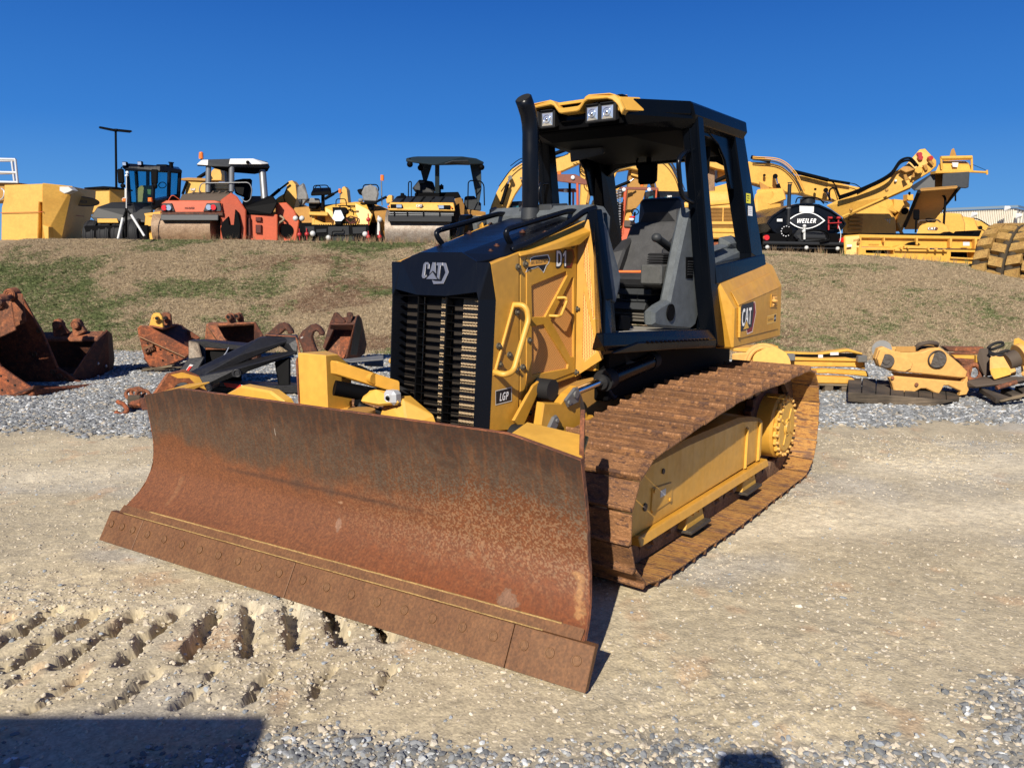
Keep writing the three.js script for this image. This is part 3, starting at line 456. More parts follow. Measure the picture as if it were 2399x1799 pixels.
// ---- main frame, hood, nose
mk('main_frame', [H([[1.25, .33, .36], [1.25, -.33, .36], [1.25, .33, .80], [1.25, -.33, .80], [-1.75, .42, .40], [-1.75, -.42, .40], [-1.75, .42, .95], [-1.75, -.42, .95], [.3, .42, .95], [.3, -.42, .95], [.3, .42, .33], [.3, -.42, .33]], .01), H([[.9, .5, .45], [.6, .5, .45], [.9, -.5, .45], [.6, -.5, .45], [.9, .5, .6], [.6, .5, .6], [.9, -.5, .6], [.6, -.5, .6]], .02), H([[-.5, .72, .35], [-.8, .72, .35], [-.5, -.72, .35], [-.8, -.72, .35], [-.5, .72, .55], [-.8, .72, .55], [-.5, -.72, .55], [-.8, -.72, .55]], .02)], M.yeld, dozer);
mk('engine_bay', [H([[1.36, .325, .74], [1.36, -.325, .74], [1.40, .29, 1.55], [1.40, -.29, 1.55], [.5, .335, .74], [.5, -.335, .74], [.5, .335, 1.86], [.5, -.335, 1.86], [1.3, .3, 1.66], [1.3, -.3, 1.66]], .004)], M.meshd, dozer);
mk('under_cab', [H([[.45, .50, .80], [.45, -.5, .8], [-1.6, .5, .8], [-1.6, -.5, .8], [.45, .5, 1.12], [.45, -.5, 1.12], [-1.6, .5, 1.02], [-1.6, -.5, 1.02]], .01)], M.blm, dozer);
const hood = new THREE.Group(); hood.name = 'hood'; dozer.add(hood);
mk('hood_top', [H([[1.44, .155, 1.712], [1.44, -.155, 1.712], [1.462, .272, 1.666], [1.462, -.272, 1.666], [1.30, .345, 1.698], [1.30, -.345, 1.698], [.43, .20, 1.962], [.43, -.20, 1.962], [.43, .372, 1.925], [.43, -.372, 1.925], [.43, .36, 1.84], [.43, -.36, 1.84], [1.44, .27, 1.62], [1.44, -.27, 1.62]], .004)], M.blk, hood);
mk('nose_cap', [H([[1.443, .152, 1.716], [1.443, -.152, 1.716], [1.466, .276, 1.668], [1.466, -.276, 1.668], [1.493, .302, 1.513], [1.493, -.302, 1.513], [1.522, .104, 1.487], [1.522, -.104, 1.487], [1.452, .128, 1.704], [1.452, -.128, 1.704], [1.30, .29, 1.50], [1.30, -.29, 1.50], [1.30, .15, 1.72], [1.30, -.15, 1.72]], .003)], M.blk, hood);
for (const s of [1, -1]) mk('nose_frame', [H([[1.466, s * .28, 1.662], [1.496, s * .303, 1.512], [1.501, s * .318, 1.473], [1.459, s * .358, 1.662], [1.414, s * .358, 1.47], [1.40, s * .29, 1.66], [1.40, s * .29, 1.47]], .004), H([[1.501, s * .318, 1.473], [1.414, s * .358, 1.47], [1.40, s * .29, 1.47], [1.555, s * .318, .74], [1.474, s * .358, .76], [1.44, s * .29, .76]], .004)], M.blk, hood);
mk('bolt', both((s) => [[1.2, 1.722, .30], [1.05, 1.77, .30], [1.13, 1.745, .18], [1.22, 1.752, .22], [1.3, 1.722, .24], [.95, 1.835, .2], [.86, 1.83, .30], [.6, 1.90, .31]].map(([u, w, v]) => [C([u, s * v, w - .004], [u, s * v, w + .006], .018, .018, 12), C([u, s * v, w + .006], [u, s * v, w + .014], .010, .009, 8)])), M.rustd, hood);
mk('emblem', (() => { // raised badge on the nose: three letters over an open hexagon
  const e = (p) => PR(p, 0, .008, (a, b, t) => [1.4905 - (b - .08) * .32 + t - .004 - .0015, a, 1.605 + (b - .08) * .9], .0015), K = .00105;
  const q = (pts) => e(pts.map(([x, y]) => [(x - 870 + (y - 610) * .21) * K * .40, (640 - y) * K * .36 + .08]));
  return [q([[660, 500], [690, 465], [740, 465], [770, 500], [765, 570], [730, 575], [735, 505], [705, 500], [690, 670], [705, 680], [720, 660], [715, 700], [690, 725], [655, 725], [635, 690]]), q([[820, 465], [870, 468], [885, 640], [830, 600], [770, 660]]), q([[895, 470], [1000, 470], [1000, 515], [965, 520], [945, 735], [905, 700], [920, 520], [890, 515]]), q([[825, 620], [910, 733], [715, 733]]), q([[1000, 470], [1055, 475], [1105, 620], [1020, 800], [850, 812], [820, 745], [870, 760], [985, 762], [1050, 625], [1020, 530], [1000, 520]])];
})(), M.stl, hood);
const grille = new THREE.Group(); grille.name = 'grille'; dozer.add(grille);
for (let i = 0; i < 17; i++) { const w = 1.480 - i * .0447, u = 1.512 + (1.48 - w) * .083, x = .292, d = .034; mk('louver', [PR([[u, -.103], [u, .103], [u - .028, x], [u - .028 - d, x], [u - d, .103], [u - d, -.103], [u - .028 - d, -x], [u - .028, -x]], -.0026, .0026, (a, b, t) => [a, b, w + t - (u - a) * .14], .001)], M.blm, grille); }
for (const v of [-.104, .104]) { const k = 0; mk('grille_bar', [H([[1.512 - k, v - .003, 1.49], [1.512 - k, v + .003, 1.49], [1.575 - k, v - .003, .74], [1.575 - k, v + .003, .74], [1.468, v - .003, 1.49], [1.468, v + .003, 1.49], [1.53, v - .003, .74], [1.53, v + .003, .74]], .002)], M.blm, grille); }
for (const [a, b] of [[-.175, -.112], [.015, .092], [.165, .283]]) { const k = (v, w) => 1.582 - .083 * (w - .64) - .0615 - Math.max(0, Math.abs(v) - .103) * .15; mk('sunlit_strip', [H([[k(a, .75), a, .75], [k(b, .75), b, .75], [k(a, 1.475), a, 1.475], [k(b, 1.475), b, 1.475], [k(a, .75) - .004, a, .75], [k(b, .75) - .004, b, .75], [k(a, 1.475) - .004, a, 1.475], [k(b, 1.475) - .004, b, 1.475]], 0)], M.radi_lit, grille); }  // bright plates added where sun would strike in past the louvers
mk('radiator', [H([[1.485, .10, .75], [1.485, -.10, .75], [1.43, .10, 1.49], [1.43, -.10, 1.49], [1.47, .29, .75], [1.47, -.29, .75], [1.41, .28, 1.49], [1.41, -.28, 1.49], [1.40, .29, .75], [1.40, -.29, .75], [1.36, .28, 1.49], [1.36, -.28, 1.49]], .002)], M.radi_shade, grille);
// yellow side panels, each with its openings of perforated sheet
const OPEN = [[[1.086, 1.534], [.729, 1.608], [.716, 1.582], [.947, 1.351], [1.077, 1.357]], [[.664, 1.568], [.644, 1.568], [.631, 1.082], [.664, 1.088], [.886, 1.326]], [[1.081, 1.303], [.961, 1.306], [.691, 1.043], [.699, 1.018], [1.078, 1.025]]];
for (const s of [1, -1]) {
  const p = new THREE.Group(); p.name = 'side_panel'; dozer.add(p); const o = (a, b, t) => [a, s * t, b];
  mk('front_cover', [PR([[1.455, 1.66], [1.412, 1.47], [1.474, .765], [1.205, .725], [1.195, 1.0], [1.20, 1.722]], .325, .36, o, .006)], M.yel, p);
  mk('door', [PR([[1.19, 1.728], [1.188, .735], [1.12, .74], [.985, .93], [.60, .955], [.606, 1.80], [.66, 1.845]], .325, .358, o, .006, OPEN)], M.yel, p);
  mk('door_rim', [PR([[1.135, 1.70], [1.13, .80], [1.105, .775], [.98, .955], [.612, .985], [.612, 1.76], [.635, 1.80]], .356, .3635, o, .003, OPEN)], M.yel, p);
  mk('perforated_sheet', [PR([[1.12, 1.66], [1.12, .98], [.615, .98], [.615, 1.66]], .345, .351, o, 0)], M.mesh, p);
  const q = (a, b, t) => [.60 - a * .485, s * (.36 + a * .875) + s * t * .485, b + t * 0];
  mk('rear_cover', [PR([[0, .955], [.17, 1.07], [.10, 1.90], [.06, 1.915], [0, 1.80]], -.03, .002, q, .004, [[[.042, 1.493], [.125, 1.157], [.124, 1.112], [.055, 1.052], [.042, 1.079]], [[.042, 1.822], [.06, 1.818], [.112, 1.322], [.102, 1.317], [.042, 1.632]]])], M.yel, p);
  mk('perforated_sheet', [PR([[.02, 1.02], [.14, 1.08], [.08, 1.84], [.02, 1.84]], -.010, -.005, q, 0)], M.mesh, p);
  // rolled shoulder that hangs over the door
  mk('shoulder', [H([[1.20, s * .352, 1.718], [1.20, s * .366, 1.70], [.86, s * .352, 1.80], [.86, s * .40, 1.742], [.66, s * .352, 1.865], [.66, s * .412, 1.77], [.50, s * .36, 1.915], [.50, s * .425, 1.86], [.9, s * .345, 1.76]], .006)], M.yel, p);
  mk('handle', [TB([[1.25, s * .355, 1.435], [1.235, s * .43, 1.435], [1.225, s * .445, 1.36], [1.37, s * .445, 1.085], [1.43, s * .43, 1.075], [1.425, s * .355, 1.085]], .0165, .07, 10)], M.yelb, p);
  mk('handle_bracket', [H([[1.26, s * .355, 1.44], [1.235, s * .355, 1.44], [1.435, s * .355, 1.07], [1.41, s * .355, 1.07], [1.26, s * .368, 1.44], [1.25, s * .368, 1.44], [1.435, s * .368, 1.07], [1.425, s * .368, 1.07]], .003)], M.yelb, p);
  mk('door_handle', [TB([[.82, s * .355, 1.454], [.80, s * .41, 1.456], [.79, s * .41, 1.435], [.855, s * .41, 1.352], [.885, s * .41, 1.352], [.902, s * .355, 1.354]], .009, .03, 8)], M.yelb, p);
  for (const [a, b] of [[1.219, 1.64], [1.149, 1.655], [.661, 1.761], [.6, 1.376], [.598, .983], [1.101, .809], [1.171, .758], [1.107, 1.227], [1.169, 1.081], [1.232, 1.077], [1.295, 1.164], [1.391, 1.222], [1.382, 1.122], [1.227, 1.393]]) mk('panel_bolt', [C([a, s * .355, b], [a, s * .369, b], .018, .018, 12), C([a, s * .369, b], [a, s * .381, b], .0105, .0095, 6)], M.boltd, p);
}
const txt = (x, s, a, b, size, fill, font = 'bold ', lw = 0, lc = '#000') => { x.font = font + size + 'px sans-serif'; x.textAlign = 'center'; x.textBaseline = 'middle'; if (lw) { x.lineWidth = lw; x.strokeStyle = lc; x.lineJoin = 'round'; x.strokeText(s, a, b); } x.fillStyle = fill; x.fillText(s, a, b); };
const poly = (x, p, f) => { x.beginPath(); p.forEach(([a, b], i) => i ? x.lineTo(a, b) : x.moveTo(a, b)); x.closePath(); x.fillStyle = f; x.fill(); };
const RD = [-1, 0, 0], UP = [0, 0, 1];
const catMark = (x, w, h) => { poly(x, [[w * .52, h * .04], [w * .90, h * .02], [w, h * .36], [w * .82, h * .97], [w * .48, h], [w * .40, h * .76]], '#e8d5c8'); poly(x, [[w * .54, h * .06], [w * .88, h * .04], [w * .975, h * .36], [w * .80, h * .94], [w * .50, h * .97], [w * .42, h * .76]], '#7d1f28'); poly(x, [[w * .02, h * .12], [w * .10, h * .04], [w * .80, h * .0], [w * .84, h * .3], [w * .76, h * .80], [w * .05, h * .86], [w * .0, h * .7]], '#23262c'); x.save(); x.translate(w * .41, h * .45); x.scale(.78, 1.22); txt(x, 'CAT', 0, 0, h * .60, '#f7f5ef'); x.restore(); poly(x, [[w * .41, h * .50], [w * .62, h * .84], [w * .20, h * .86]], '#23262c'); poly(x, [[w * .41, h * .56], [w * .585, h * .81], [w * .235, h * .82]], '#d9ab4c'); };
print('model_sticker', .235, .125, 256, (x, w, h) => { poly(x, [[w * .62, h * .1], [w * .92, h * .06], [w, h * .45], [w * .84, h * .95], [w * .55, h * .95]], '#6d1c24'); x.save(); x.translate(w * .38, h * .52); x.scale(.80, 1); txt(x, 'D1', 0, 0, h * 1.02, '#f4f2ec', 'bold ', 22, '#23262c'); x.restore(); poly(x, [[w * .6, h * .2], [w * .84, h * .15], [w * .93, h * .45], [w * .78, h * .86], [w * .6, h * .86]], '#2a2327'); }, [.755, .3655, 1.685], RD, UP, dozer, 'D1 model sticker');
print('state_sticker', .25, .105, 320, (x, w, h) => { const o = [[.02, .95], [.1, .72], [.2, .6], [.2, .2], [.35, .1], [.92, 0], [1, .25], [.94, .5], [.86, .6], [.74, 1], [.66, .86], [.52, .66], [.36, .74], [.22, .78]].map(([a, b]) => [a * w, b * h]); poly(x, o, '#f2efe6'); poly(x, o.map(([a, b]) => [w * .5 + (a - w * .5) * .93, h * .5 + (b - h * .5) * .9]), '#1d1f24'); poly(x, [[w * .1, h * .66], [w * .24, h * .32], [w * .93, h * .24], [w * .9, h * .52], [w * .4, h * .6]], '#e2a44a'); x.save(); x.rotate(-.06); txt(x, 'WE BUILD NC', w * .54, h * .49, h * .235, '#1d1f24'); x.restore(); }, [1.03, .3655, 1.655], RD, [-.05, 0, 1], dozer, 'state outline sticker reading WE BUILD NC');
print('badge', .15, .082, 192, (x, w, h) => { x.fillStyle = '#c8c0ae'; x.fillRect(0, 0, w, h); x.fillStyle = '#141519'; x.fillRect(w * .04, h * .07, w * .92, h * .86); x.save(); x.translate(w * .5, h * .54); x.scale(.72, 1); txt(x, 'LGP', 0, 0, h * .74, '#eeece6', 'italic bold '); x.restore(); }, [1.345, .3625, .942], RD, UP, dozer, 'black LGP badge');
// stack and hood rails
const stk = new THREE.Group(); stk.name = 'exhaust_stack'; dozer.add(stk);
mk('stack_collar', [C([.52, -.05, 1.86], [.52, -.05, 2.0], .064, .058, 24), C([.52, -.05, 1.84], [.52, -.05, 1.87], .09, .075, 24)], M.gryd, stk);
mk('stack_pipe', (() => { const c = [[.52, 2.0], [.52, 2.3], [.52, 2.46], [.527, 2.52], [.545, 2.575], [.575, 2.625], [.60, 2.66]].map(([u, w]) => UVW([u, -.05, w])), g = tubeAlong(c, .0535, 24); return [g]; })(), M.blk, stk);
mk('stack_mouth', [(() => { const d = V3(.58, .55, 0).normalize(), a = UVW([.60, -.05, 2.66]); return C([.599, -.05, 2.659], [.603, -.05, 2.664], .047, .047, 24); })()], M.hole_black, stk);
for (const s of [-1, 1]) mk('hood_rail', [TB([[1.11, s * .25, 1.74], [1.215, s * .26, 1.838], [.54, s * .27, 1.975], [.36, s * .30, 1.955]], .0165, .07, 10), C([1.12, s * .25, 1.735], [1.105, s * .25, 1.75], .03, .026, 12)], M.blk, dozer);
mk('hood_guard', [TB([[1.235, .335, 1.735], [1.16, .36, 1.755], [.95, .385, 1.825], [.72, .40, 1.905], [.60, .41, 1.965], [.50, .42, 1.985]], .018, .05, 10)], M.blk, dozer);
// ---- operator's station
const cab = new THREE.Group(); cab.name = 'operator_station'; dozer.add(cab);
mk('bulkhead', [H([[.50, .46, 1.90], [.50, -.46, 1.90], [.44, .46, 1.95], [.44, -.46, 1.95], [.50, .52, 1.12], [.50, -.52, 1.12], [.38, .52, 1.12], [.38, -.52, 1.12]], .01)], M.rops, cab);
for (const s of [1, -1]) mk('door_frame', [H([[.66, s * .47, 1.955], [.66, s * .52, 1.96], [.60, s * .47, 1.965], [.60, s * .52, 1.965], [.68, s * .58, 1.45], [.71, s * .62, 1.45], [.62, s * .60, 1.45], [.64, s * .63, 1.45]], .006), H([[.68, s * .58, 1.45], [.71, s * .62, 1.45], [.62, s * .60, 1.45], [.84, s * .67, 1.20], [.86, s * .71, 1.20], [.76, s * .70, 1.20], [.80, s * .66, 1.14], [.6, s * .66, 1.14]], .006), H([[.66, s * .50, 1.95], [.70, s * .60, 1.45], [.84, s * .69, 1.20], [.52, s * .46, 1.15], [.52, s * .44, 1.9], [.8, s * .66, 1.13]], .004)], M.rops, cab);
for (const s of [1, -1]) mk('dash_side', [H([[.60, s * .48, 1.955], [.56, s * .50, 1.77], [.52, s * .53, 1.45], [.47, s * .45, 1.955], [.44, s * .47, 1.75], [.36, s * .52, 1.57], [.37, s * .52, 1.50], [.47, s * .55, 1.42], [.58, s * .45, 1.9], [.5, s * .44, 1.45]], .008)], M.gry, cab);
mk('dash_top', [H([[.52, .40, 1.955], [.52, -.40, 1.955], [.30, .40, 1.94], [.30, -.40, 1.94], [.46, .36, 2.0], [.46, -.36, 2.0], [.30, .36, 1.995], [.30, -.36, 1.995], [.32, .4, 1.7], [.32, -.4, 1.7], [.5, .4, 1.7], [.5, -.4, 1.7]], .012)], M.gry, cab);
mk('hood_box', [H([[.50, .10, 1.94], [.50, -.17, 1.94], [.28, .10, 1.955], [.28, -.17, 1.955], [.48, .08, 2.015], [.48, -.15, 2.015], [.29, .08, 2.03], [.29, -.15, 2.03]], .008)], M.gryd, cab);
mk('floor', [H([[.40, .62, 1.19], [.40, -.62, 1.19], [-.75, .655, 1.10], [-.75, -.655, 1.10], [.40, .62, 1.228], [.40, -.62, 1.228], [-.75, .655, 1.158], [-.75, -.655, 1.158]], .004)], M.floorm, cab);
for (const s of [1, -1]) {
  mk('sill', [H([[.86, s * .70, 1.262], [.86, s * .66, 1.262], [-.74, s * .70, 1.165], [-.74, s * .66, 1.165], [.88, s * .715, 1.20], [-.74, s * .725, 1.10], [.83, s * .70, 1.165], [-.75, s * .72, 1.04], [.8, s * .60, 1.165], [-.7, s * .6, 1.04]], .006)], M.rops, cab);
  mk('step_lip', [H([[.50, s * .715, 1.185], [-.70, s * .72, 1.10], [.50, s * .735, 1.18], [-.70, s * .742, 1.095], [.78, s * .725, 1.15], [.78, s * .71, 1.15], [-.70, s * .74, 1.055], [-.7, s * .715, 1.055]], .004)], M.rops, cab);
  mk('step_teeth', Array.from({ length: 16 }, (_, i) => { const u = .38 - i * .062, w = 1.178 - i * .0044; return H([[u, s * .738, w - .012], [u + .025, s * .742, w + .008], [u - .025, s * .742, w + .008], [u, s * .752, w]], .003); }), M.rops, cab);
  mk('console', [PR([[-.535, 2.03], [-.655, 1.717], [-.76, 1.293], [-.70, 1.19], [-.609, 1.165], [-.07, 1.225], [-.017, 1.247], [-.005, 1.336], [-.10, 1.37], [-.244, 1.399], [-.362, 1.702], [-.50, 2.03]], .50, .585, (a, b, t) => [a, s * t, b], .02)], M.gry, cab, s > 0 ? 'grey plastic console by the near doorway' : undefined);
}
mk('air_vent', [PR([[-.474, 1.69], [-.588, 1.69], [-.595, 1.536], [-.487, 1.543]], .583, .594, (a, b, t) => [a, t, b], .004)], M.blm, cab);
for (let i = 0; i < 6; i++) mk('vent_slat', [H([[-.492, .592, 1.565 + i * .018], [-.575, .592, 1.562 + i * .018], [-.492, .599, 1.57 + i * .018], [-.575, .599, 1.567 + i * .018]], .003)], M.gryd, cab);
mk('speaker', [C([-.25, .58, 1.315], [-.25, .594, 1.315], .058, .055, 24), RG([-.25, .594, 1.315], [0, 1, 0], .055, .004)], M.blm, cab);
const arm = new THREE.Group(); arm.name = 'armrest_console'; dozer.add(arm);
mk('arm_box', [H([[-.30, .34, 1.625], [-.30, .48, 1.625], [-.59, .34, 1.63], [-.59, .48, 1.63], [-.30, .34, 1.51], [-.30, .48, 1.51], [-.43, .36, 1.485], [-.43, .47, 1.485], [-.58, .34, 1.52], [-.58, .48, 1.52]], .012)], M.armg, arm);
mk('boot', Array.from({ length: 5 }, (_, i) => H([[-.345 - i * .004, .35, 1.637 + i * .017], [-.345 - i * .004, .47, 1.637 + i * .017], [-.60 + i * .004, .35, 1.637 + i * .017], [-.60 + i * .004, .47, 1.637 + i * .017], [-.36, .36, 1.645 + i * .017], [-.36, .46, 1.645 + i * .017], [-.58, .36, 1.645 + i * .017], [-.58, .46, 1.645 + i * .017]], .004)), M.rub, arm);
mk('control_lever', [C([-.60, .42, 1.745], [-.36, .42, 1.818], .03, .027, 14), SP([-.345, .42, 1.823], .036, 1, .9, 1), TB([[-.56, .43, 1.76], [-.60, .44, 1.87], [-.64, .44, 1.86], [-.67, .44, 1.70]], .010, .03)], M.gryd, arm);
const seat = new THREE.Group(); seat.name = 'seat'; dozer.add(seat);
const sv = .13;
mk('headrest', [H([[-.965, sv - .155, 1.95], [-.965, sv + .155, 1.95], [-1.02, sv - .165, 2.0], [-1.02, sv + .165, 2.0], [-.975, sv - .15, 2.115], [-.975, sv + .15, 2.115], [-1.08, sv - .13, 2.13], [-1.08, sv + .13, 2.13], [-1.09, sv - .15, 1.95], [-1.09, sv + .15, 1.95], [-.935, sv - .10, 2.03], [-.935, sv + .10, 2.03]], .022)], M.seat, seat);
mk('backrest', [H([[-.73, sv - .20, 1.56], [-.73, sv + .20, 1.56], [-.90, sv - .19, 1.92], [-.90, sv + .19, 1.92], [-.98, sv - .15, 1.95], [-.98, sv + .15, 1.95], [-.90, sv - .22, 1.55], [-.90, sv + .22, 1.55], [-1.03, sv - .18, 1.9], [-1.03, sv + .18, 1.9], [-.80, sv - .23, 1.66], [-.80, sv + .23, 1.66]], .022)], M.seatf, seat);
for (const s of [-1, 1]) mk('bolster', [H([[-.65, sv + s * .24, 1.60], [-.65, sv + s * .19, 1.58], [-.77, sv + s * .25, 1.58], [-.70, sv + s * .25, 1.72], [-.72, sv + s * .17, 1.74], [-.82, sv + s * .24, 1.80], [-.84, sv + s * .18, 1.82], [-.82, sv + s * .2, 1.56]], .018)], M.seat, seat);
mk('cushion', [H([[-.44, sv - .23, 1.49], [-.44, sv + .23, 1.49], [-.42, sv - .22, 1.53], [-.42, sv + .22, 1.53], [-.46, sv - .22, 1.555], [-.46, sv + .22, 1.555], [-.92, sv - .24, 1.555], [-.92, sv + .24, 1.555], [-.92, sv - .24, 1.47], [-.92, sv + .24, 1.47], [-.5, sv - .23, 1.47], [-.5, sv + .23, 1.47]], .016)], M.seat, seat);
mk('orange_piping', [TB([[-.50, sv - .235, 1.568], [-.64, sv - .245, 1.575], [-.66, sv, 1.577], [-.64, sv + .245, 1.59], [-.46, sv + .24, 1.60]], .011, .08)], M.org, seat);
mk('seat_base', [H([[-.46, sv - .2, 1.42], [-.46, sv + .2, 1.42], [-.95, sv - .2, 1.42], [-.95, sv + .2, 1.42], [-.46, sv - .2, 1.455], [-.46, sv + .2, 1.455], [-.95, sv - .2, 1.455], [-.95, sv + .2, 1.455]], .006), C([-.52, sv - .15, 1.37], [-.52, sv + .15, 1.37], .012), C([-.52, sv - .07, 1.37], [-.50, sv - .07, 1.43], .012), C([-.52, sv + .07, 1.37], [-.50, sv + .07, 1.43], .012), H([[-.47, sv - .14, 1.31], [-.47, sv + .14, 1.31], [-.9, sv - .14, 1.31], [-.9, sv + .14, 1.31], [-.50, sv - .14, 1.35], [-.5, sv + .14, 1.35], [-.9, sv - .14, 1.35], [-.9, sv + .14, 1.35]], .006)], M.gryd, seat);
mk('suspension_bellows', Array.from({ length: 4 }, (_, i) => H([[-.50, sv - .2, 1.22 + i * .024], [-.50, sv + .2, 1.22 + i * .024], [-.95, sv - .2, 1.22 + i * .024], [-.95, sv + .2, 1.22 + i * .024], [-.52, sv - .18, 1.236 + i * .024], [-.52, sv + .18, 1.236 + i * .024], [-.93, sv - .18, 1.236 + i * .024], [-.93, sv + .18, 1.236 + i * .024]], .004)), M.bellow, seat);
mk('pedal', [H([[.33, .38, 1.24], [.33, .50, 1.24], [.18, .38, 1.23], [.18, .5, 1.23], [.30, .38, 1.32], [.30, .5, 1.32], [.18, .38, 1.30], [.18, .5, 1.30]], .01)], M.blm, cab);
mk('right_console', [H([[.1, -.45, 1.55], [.1, -.55, 1.55], [-.8, -.45, 1.72], [-.8, -.56, 1.72], [.1, -.45, 1.2], [.1, -.55, 1.2], [-.8, -.45, 1.2], [-.8, -.55, 1.2]], .02)], M.gryd, cab);
mk('rear_seat_cover', [H([[-1.15, -.5, 1.15], [-1.15, .55, 1.15], [-1.6, -.5, 1.15], [-1.6, .55, 1.15], [-1.15, -.5, 1.58], [-1.15, .55, 1.58], [-1.6, -.5, 1.60], [-1.6, .55, 1.60]], .02)], M.gryd, cab);
mk('fender_cover', [H([[-.80, .44, 1.66], [-.80, .60, 1.62], [-1.52, .44, 1.80], [-1.52, .60, 1.74], [-.80, .44, 1.56], [-.80, .60, 1.56], [-1.52, .44, 1.6], [-1.52, .60, 1.6], [-1.0, .5, 1.73], [-1.50, .52, 1.815]], .012), H([[-1.30, .5, 1.83], [-1.30, .58, 1.79], [-1.58, .48, 1.85], [-1.58, .58, 1.81], [-1.30, .5, 1.7], [-1.58, .5, 1.7], [-1.62, .56, 1.72]], .012), H([[-.95, .56, 1.745], [-.95, .60, 1.735], [-1.2, .56, 1.78], [-1.2, .60, 1.77]], .008)], M.gry, cab);
for (const s of [1, -1]) mk('fender_rail', [H([[-.72, s * .70, 1.62], [-.72, s * .60, 1.62], [-1.76, s * .70, 1.705], [-1.76, s * .60, 1.705], [-.74, s * .71, 1.50], [-.74, s * .60, 1.50], [-1.78, s * .71, 1.62], [-1.78, s * .6, 1.62]], .006), H([[-.74, s * .685, 1.51], [-.74, s * .5, 1.51], [-1.75, s * .685, 1.63], [-1.75, s * .5, 1.63], [-.78, s * .685, 1.05], [-.78, s * .5, 1.05], [-1.75, s * .685, 1.05], [-1.75, s * .5, 1.05]], .004)], M.rops, cab);

// side tanks
for (const s of [1, -1]) {
  const t = new THREE.Group(); t.name = 'side_tank'; dozer.add(t); const o = (a, b, c) => [a, s * c, b];
  mk('tank_shell', [H([[-.87, s * .795, 1.315], [-1.915, s * .795, 1.452], [-1.955, s * .795, 1.03], [-.885, s * .795, 1.032], [-.81, s * .70, 1.497], [-1.80, s * .70, 1.632], [-1.90, s * .72, 1.61], [-.93, s * .66, 1.02], [-1.95, s * .66, 1.02], [-.84, s * .66, 1.50], [-1.85, s * .66, 1.62], [-.93, s * .68, 1.25]], .014)], M.yel, t);
  const n = [[-.93, 1.338], [-1.83, 1.438], [-1.875, 1.09], [-.965, 1.085]];
  mk('tank_door', [PR(n, .804, .816, o, .004)], M.yel, t);
  mk('tank_door', [H([[-.93, s * .806, 1.335], [-1.83, s * .806, 1.435], [-.91, s * .752, 1.43], [-1.75, s * .752, 1.548], [-.93, s * .80, 1.33], [-1.83, s * .80, 1.43]].map(([a, b, c]) => [a, b + s * .010, c + .004]), .003)], M.yel, t);
  mk('hinge', [C([-.957, s * .82, 1.10], [-.935, s * .82, 1.325], .011, .011, 8), ...[1.14, 1.185, 1.23, 1.28].map((w) => RG([-.94 - (1.3 - w) * .08, s * .82, w], [.08, 0, 1], .011, .0025, 10))], M.yelb, t);
  mk('latch_frame', [PR([[-1.635, 1.392], [-1.79, 1.385], [-1.805, 1.272], [-1.64, 1.283]], .815, .822, o, .003, [[[-1.655, 1.38], [-1.775, 1.373], [-1.788, 1.284], [-1.66, 1.293]]])], M.yel, t);
  mk('latch', [H([[-1.69, s * .818, 1.372], [-1.775, s * .818, 1.368], [-1.785, s * .818, 1.288], [-1.695, s * .818, 1.292], [-1.70, s * .826, 1.36], [-1.76, s * .826, 1.36], [-1.76, s * .826, 1.3], [-1.70, s * .826, 1.3]], .003), SP([-1.685, s * .83, 1.335], .014, 1, 1, 1.6), SP([-1.74, s * .83, 1.33], .012)], M.yelr, t);
}
print('emblem_sticker', .345, .245, 320, catMark, [-1.135, .8175, 1.228], [-1, 0, .02], UP, dozer, 'CAT emblem sticker on the side tank');
print('data_plate', .235, .066, 256, (x, w, h) => { x.fillStyle = '#e9c77e'; x.fillRect(0, 0, w, h); x.fillStyle = '#cf9a3a'; x.fillRect(4, 4, w - 8, h - 8); txt(x, 'Carolina', w * .36, h * .52, h * .48, '#2a1e10'); x.fillStyle = '#26221f'; x.fillRect(w * .74, h * .08, w * .22, h * .84); txt(x, 'CAT', w * .85, h * .5, h * .34, '#eee'); }, [-1.69, .8175, 1.187], [-1, 0, .02], UP, dozer, 'dealer sticker');
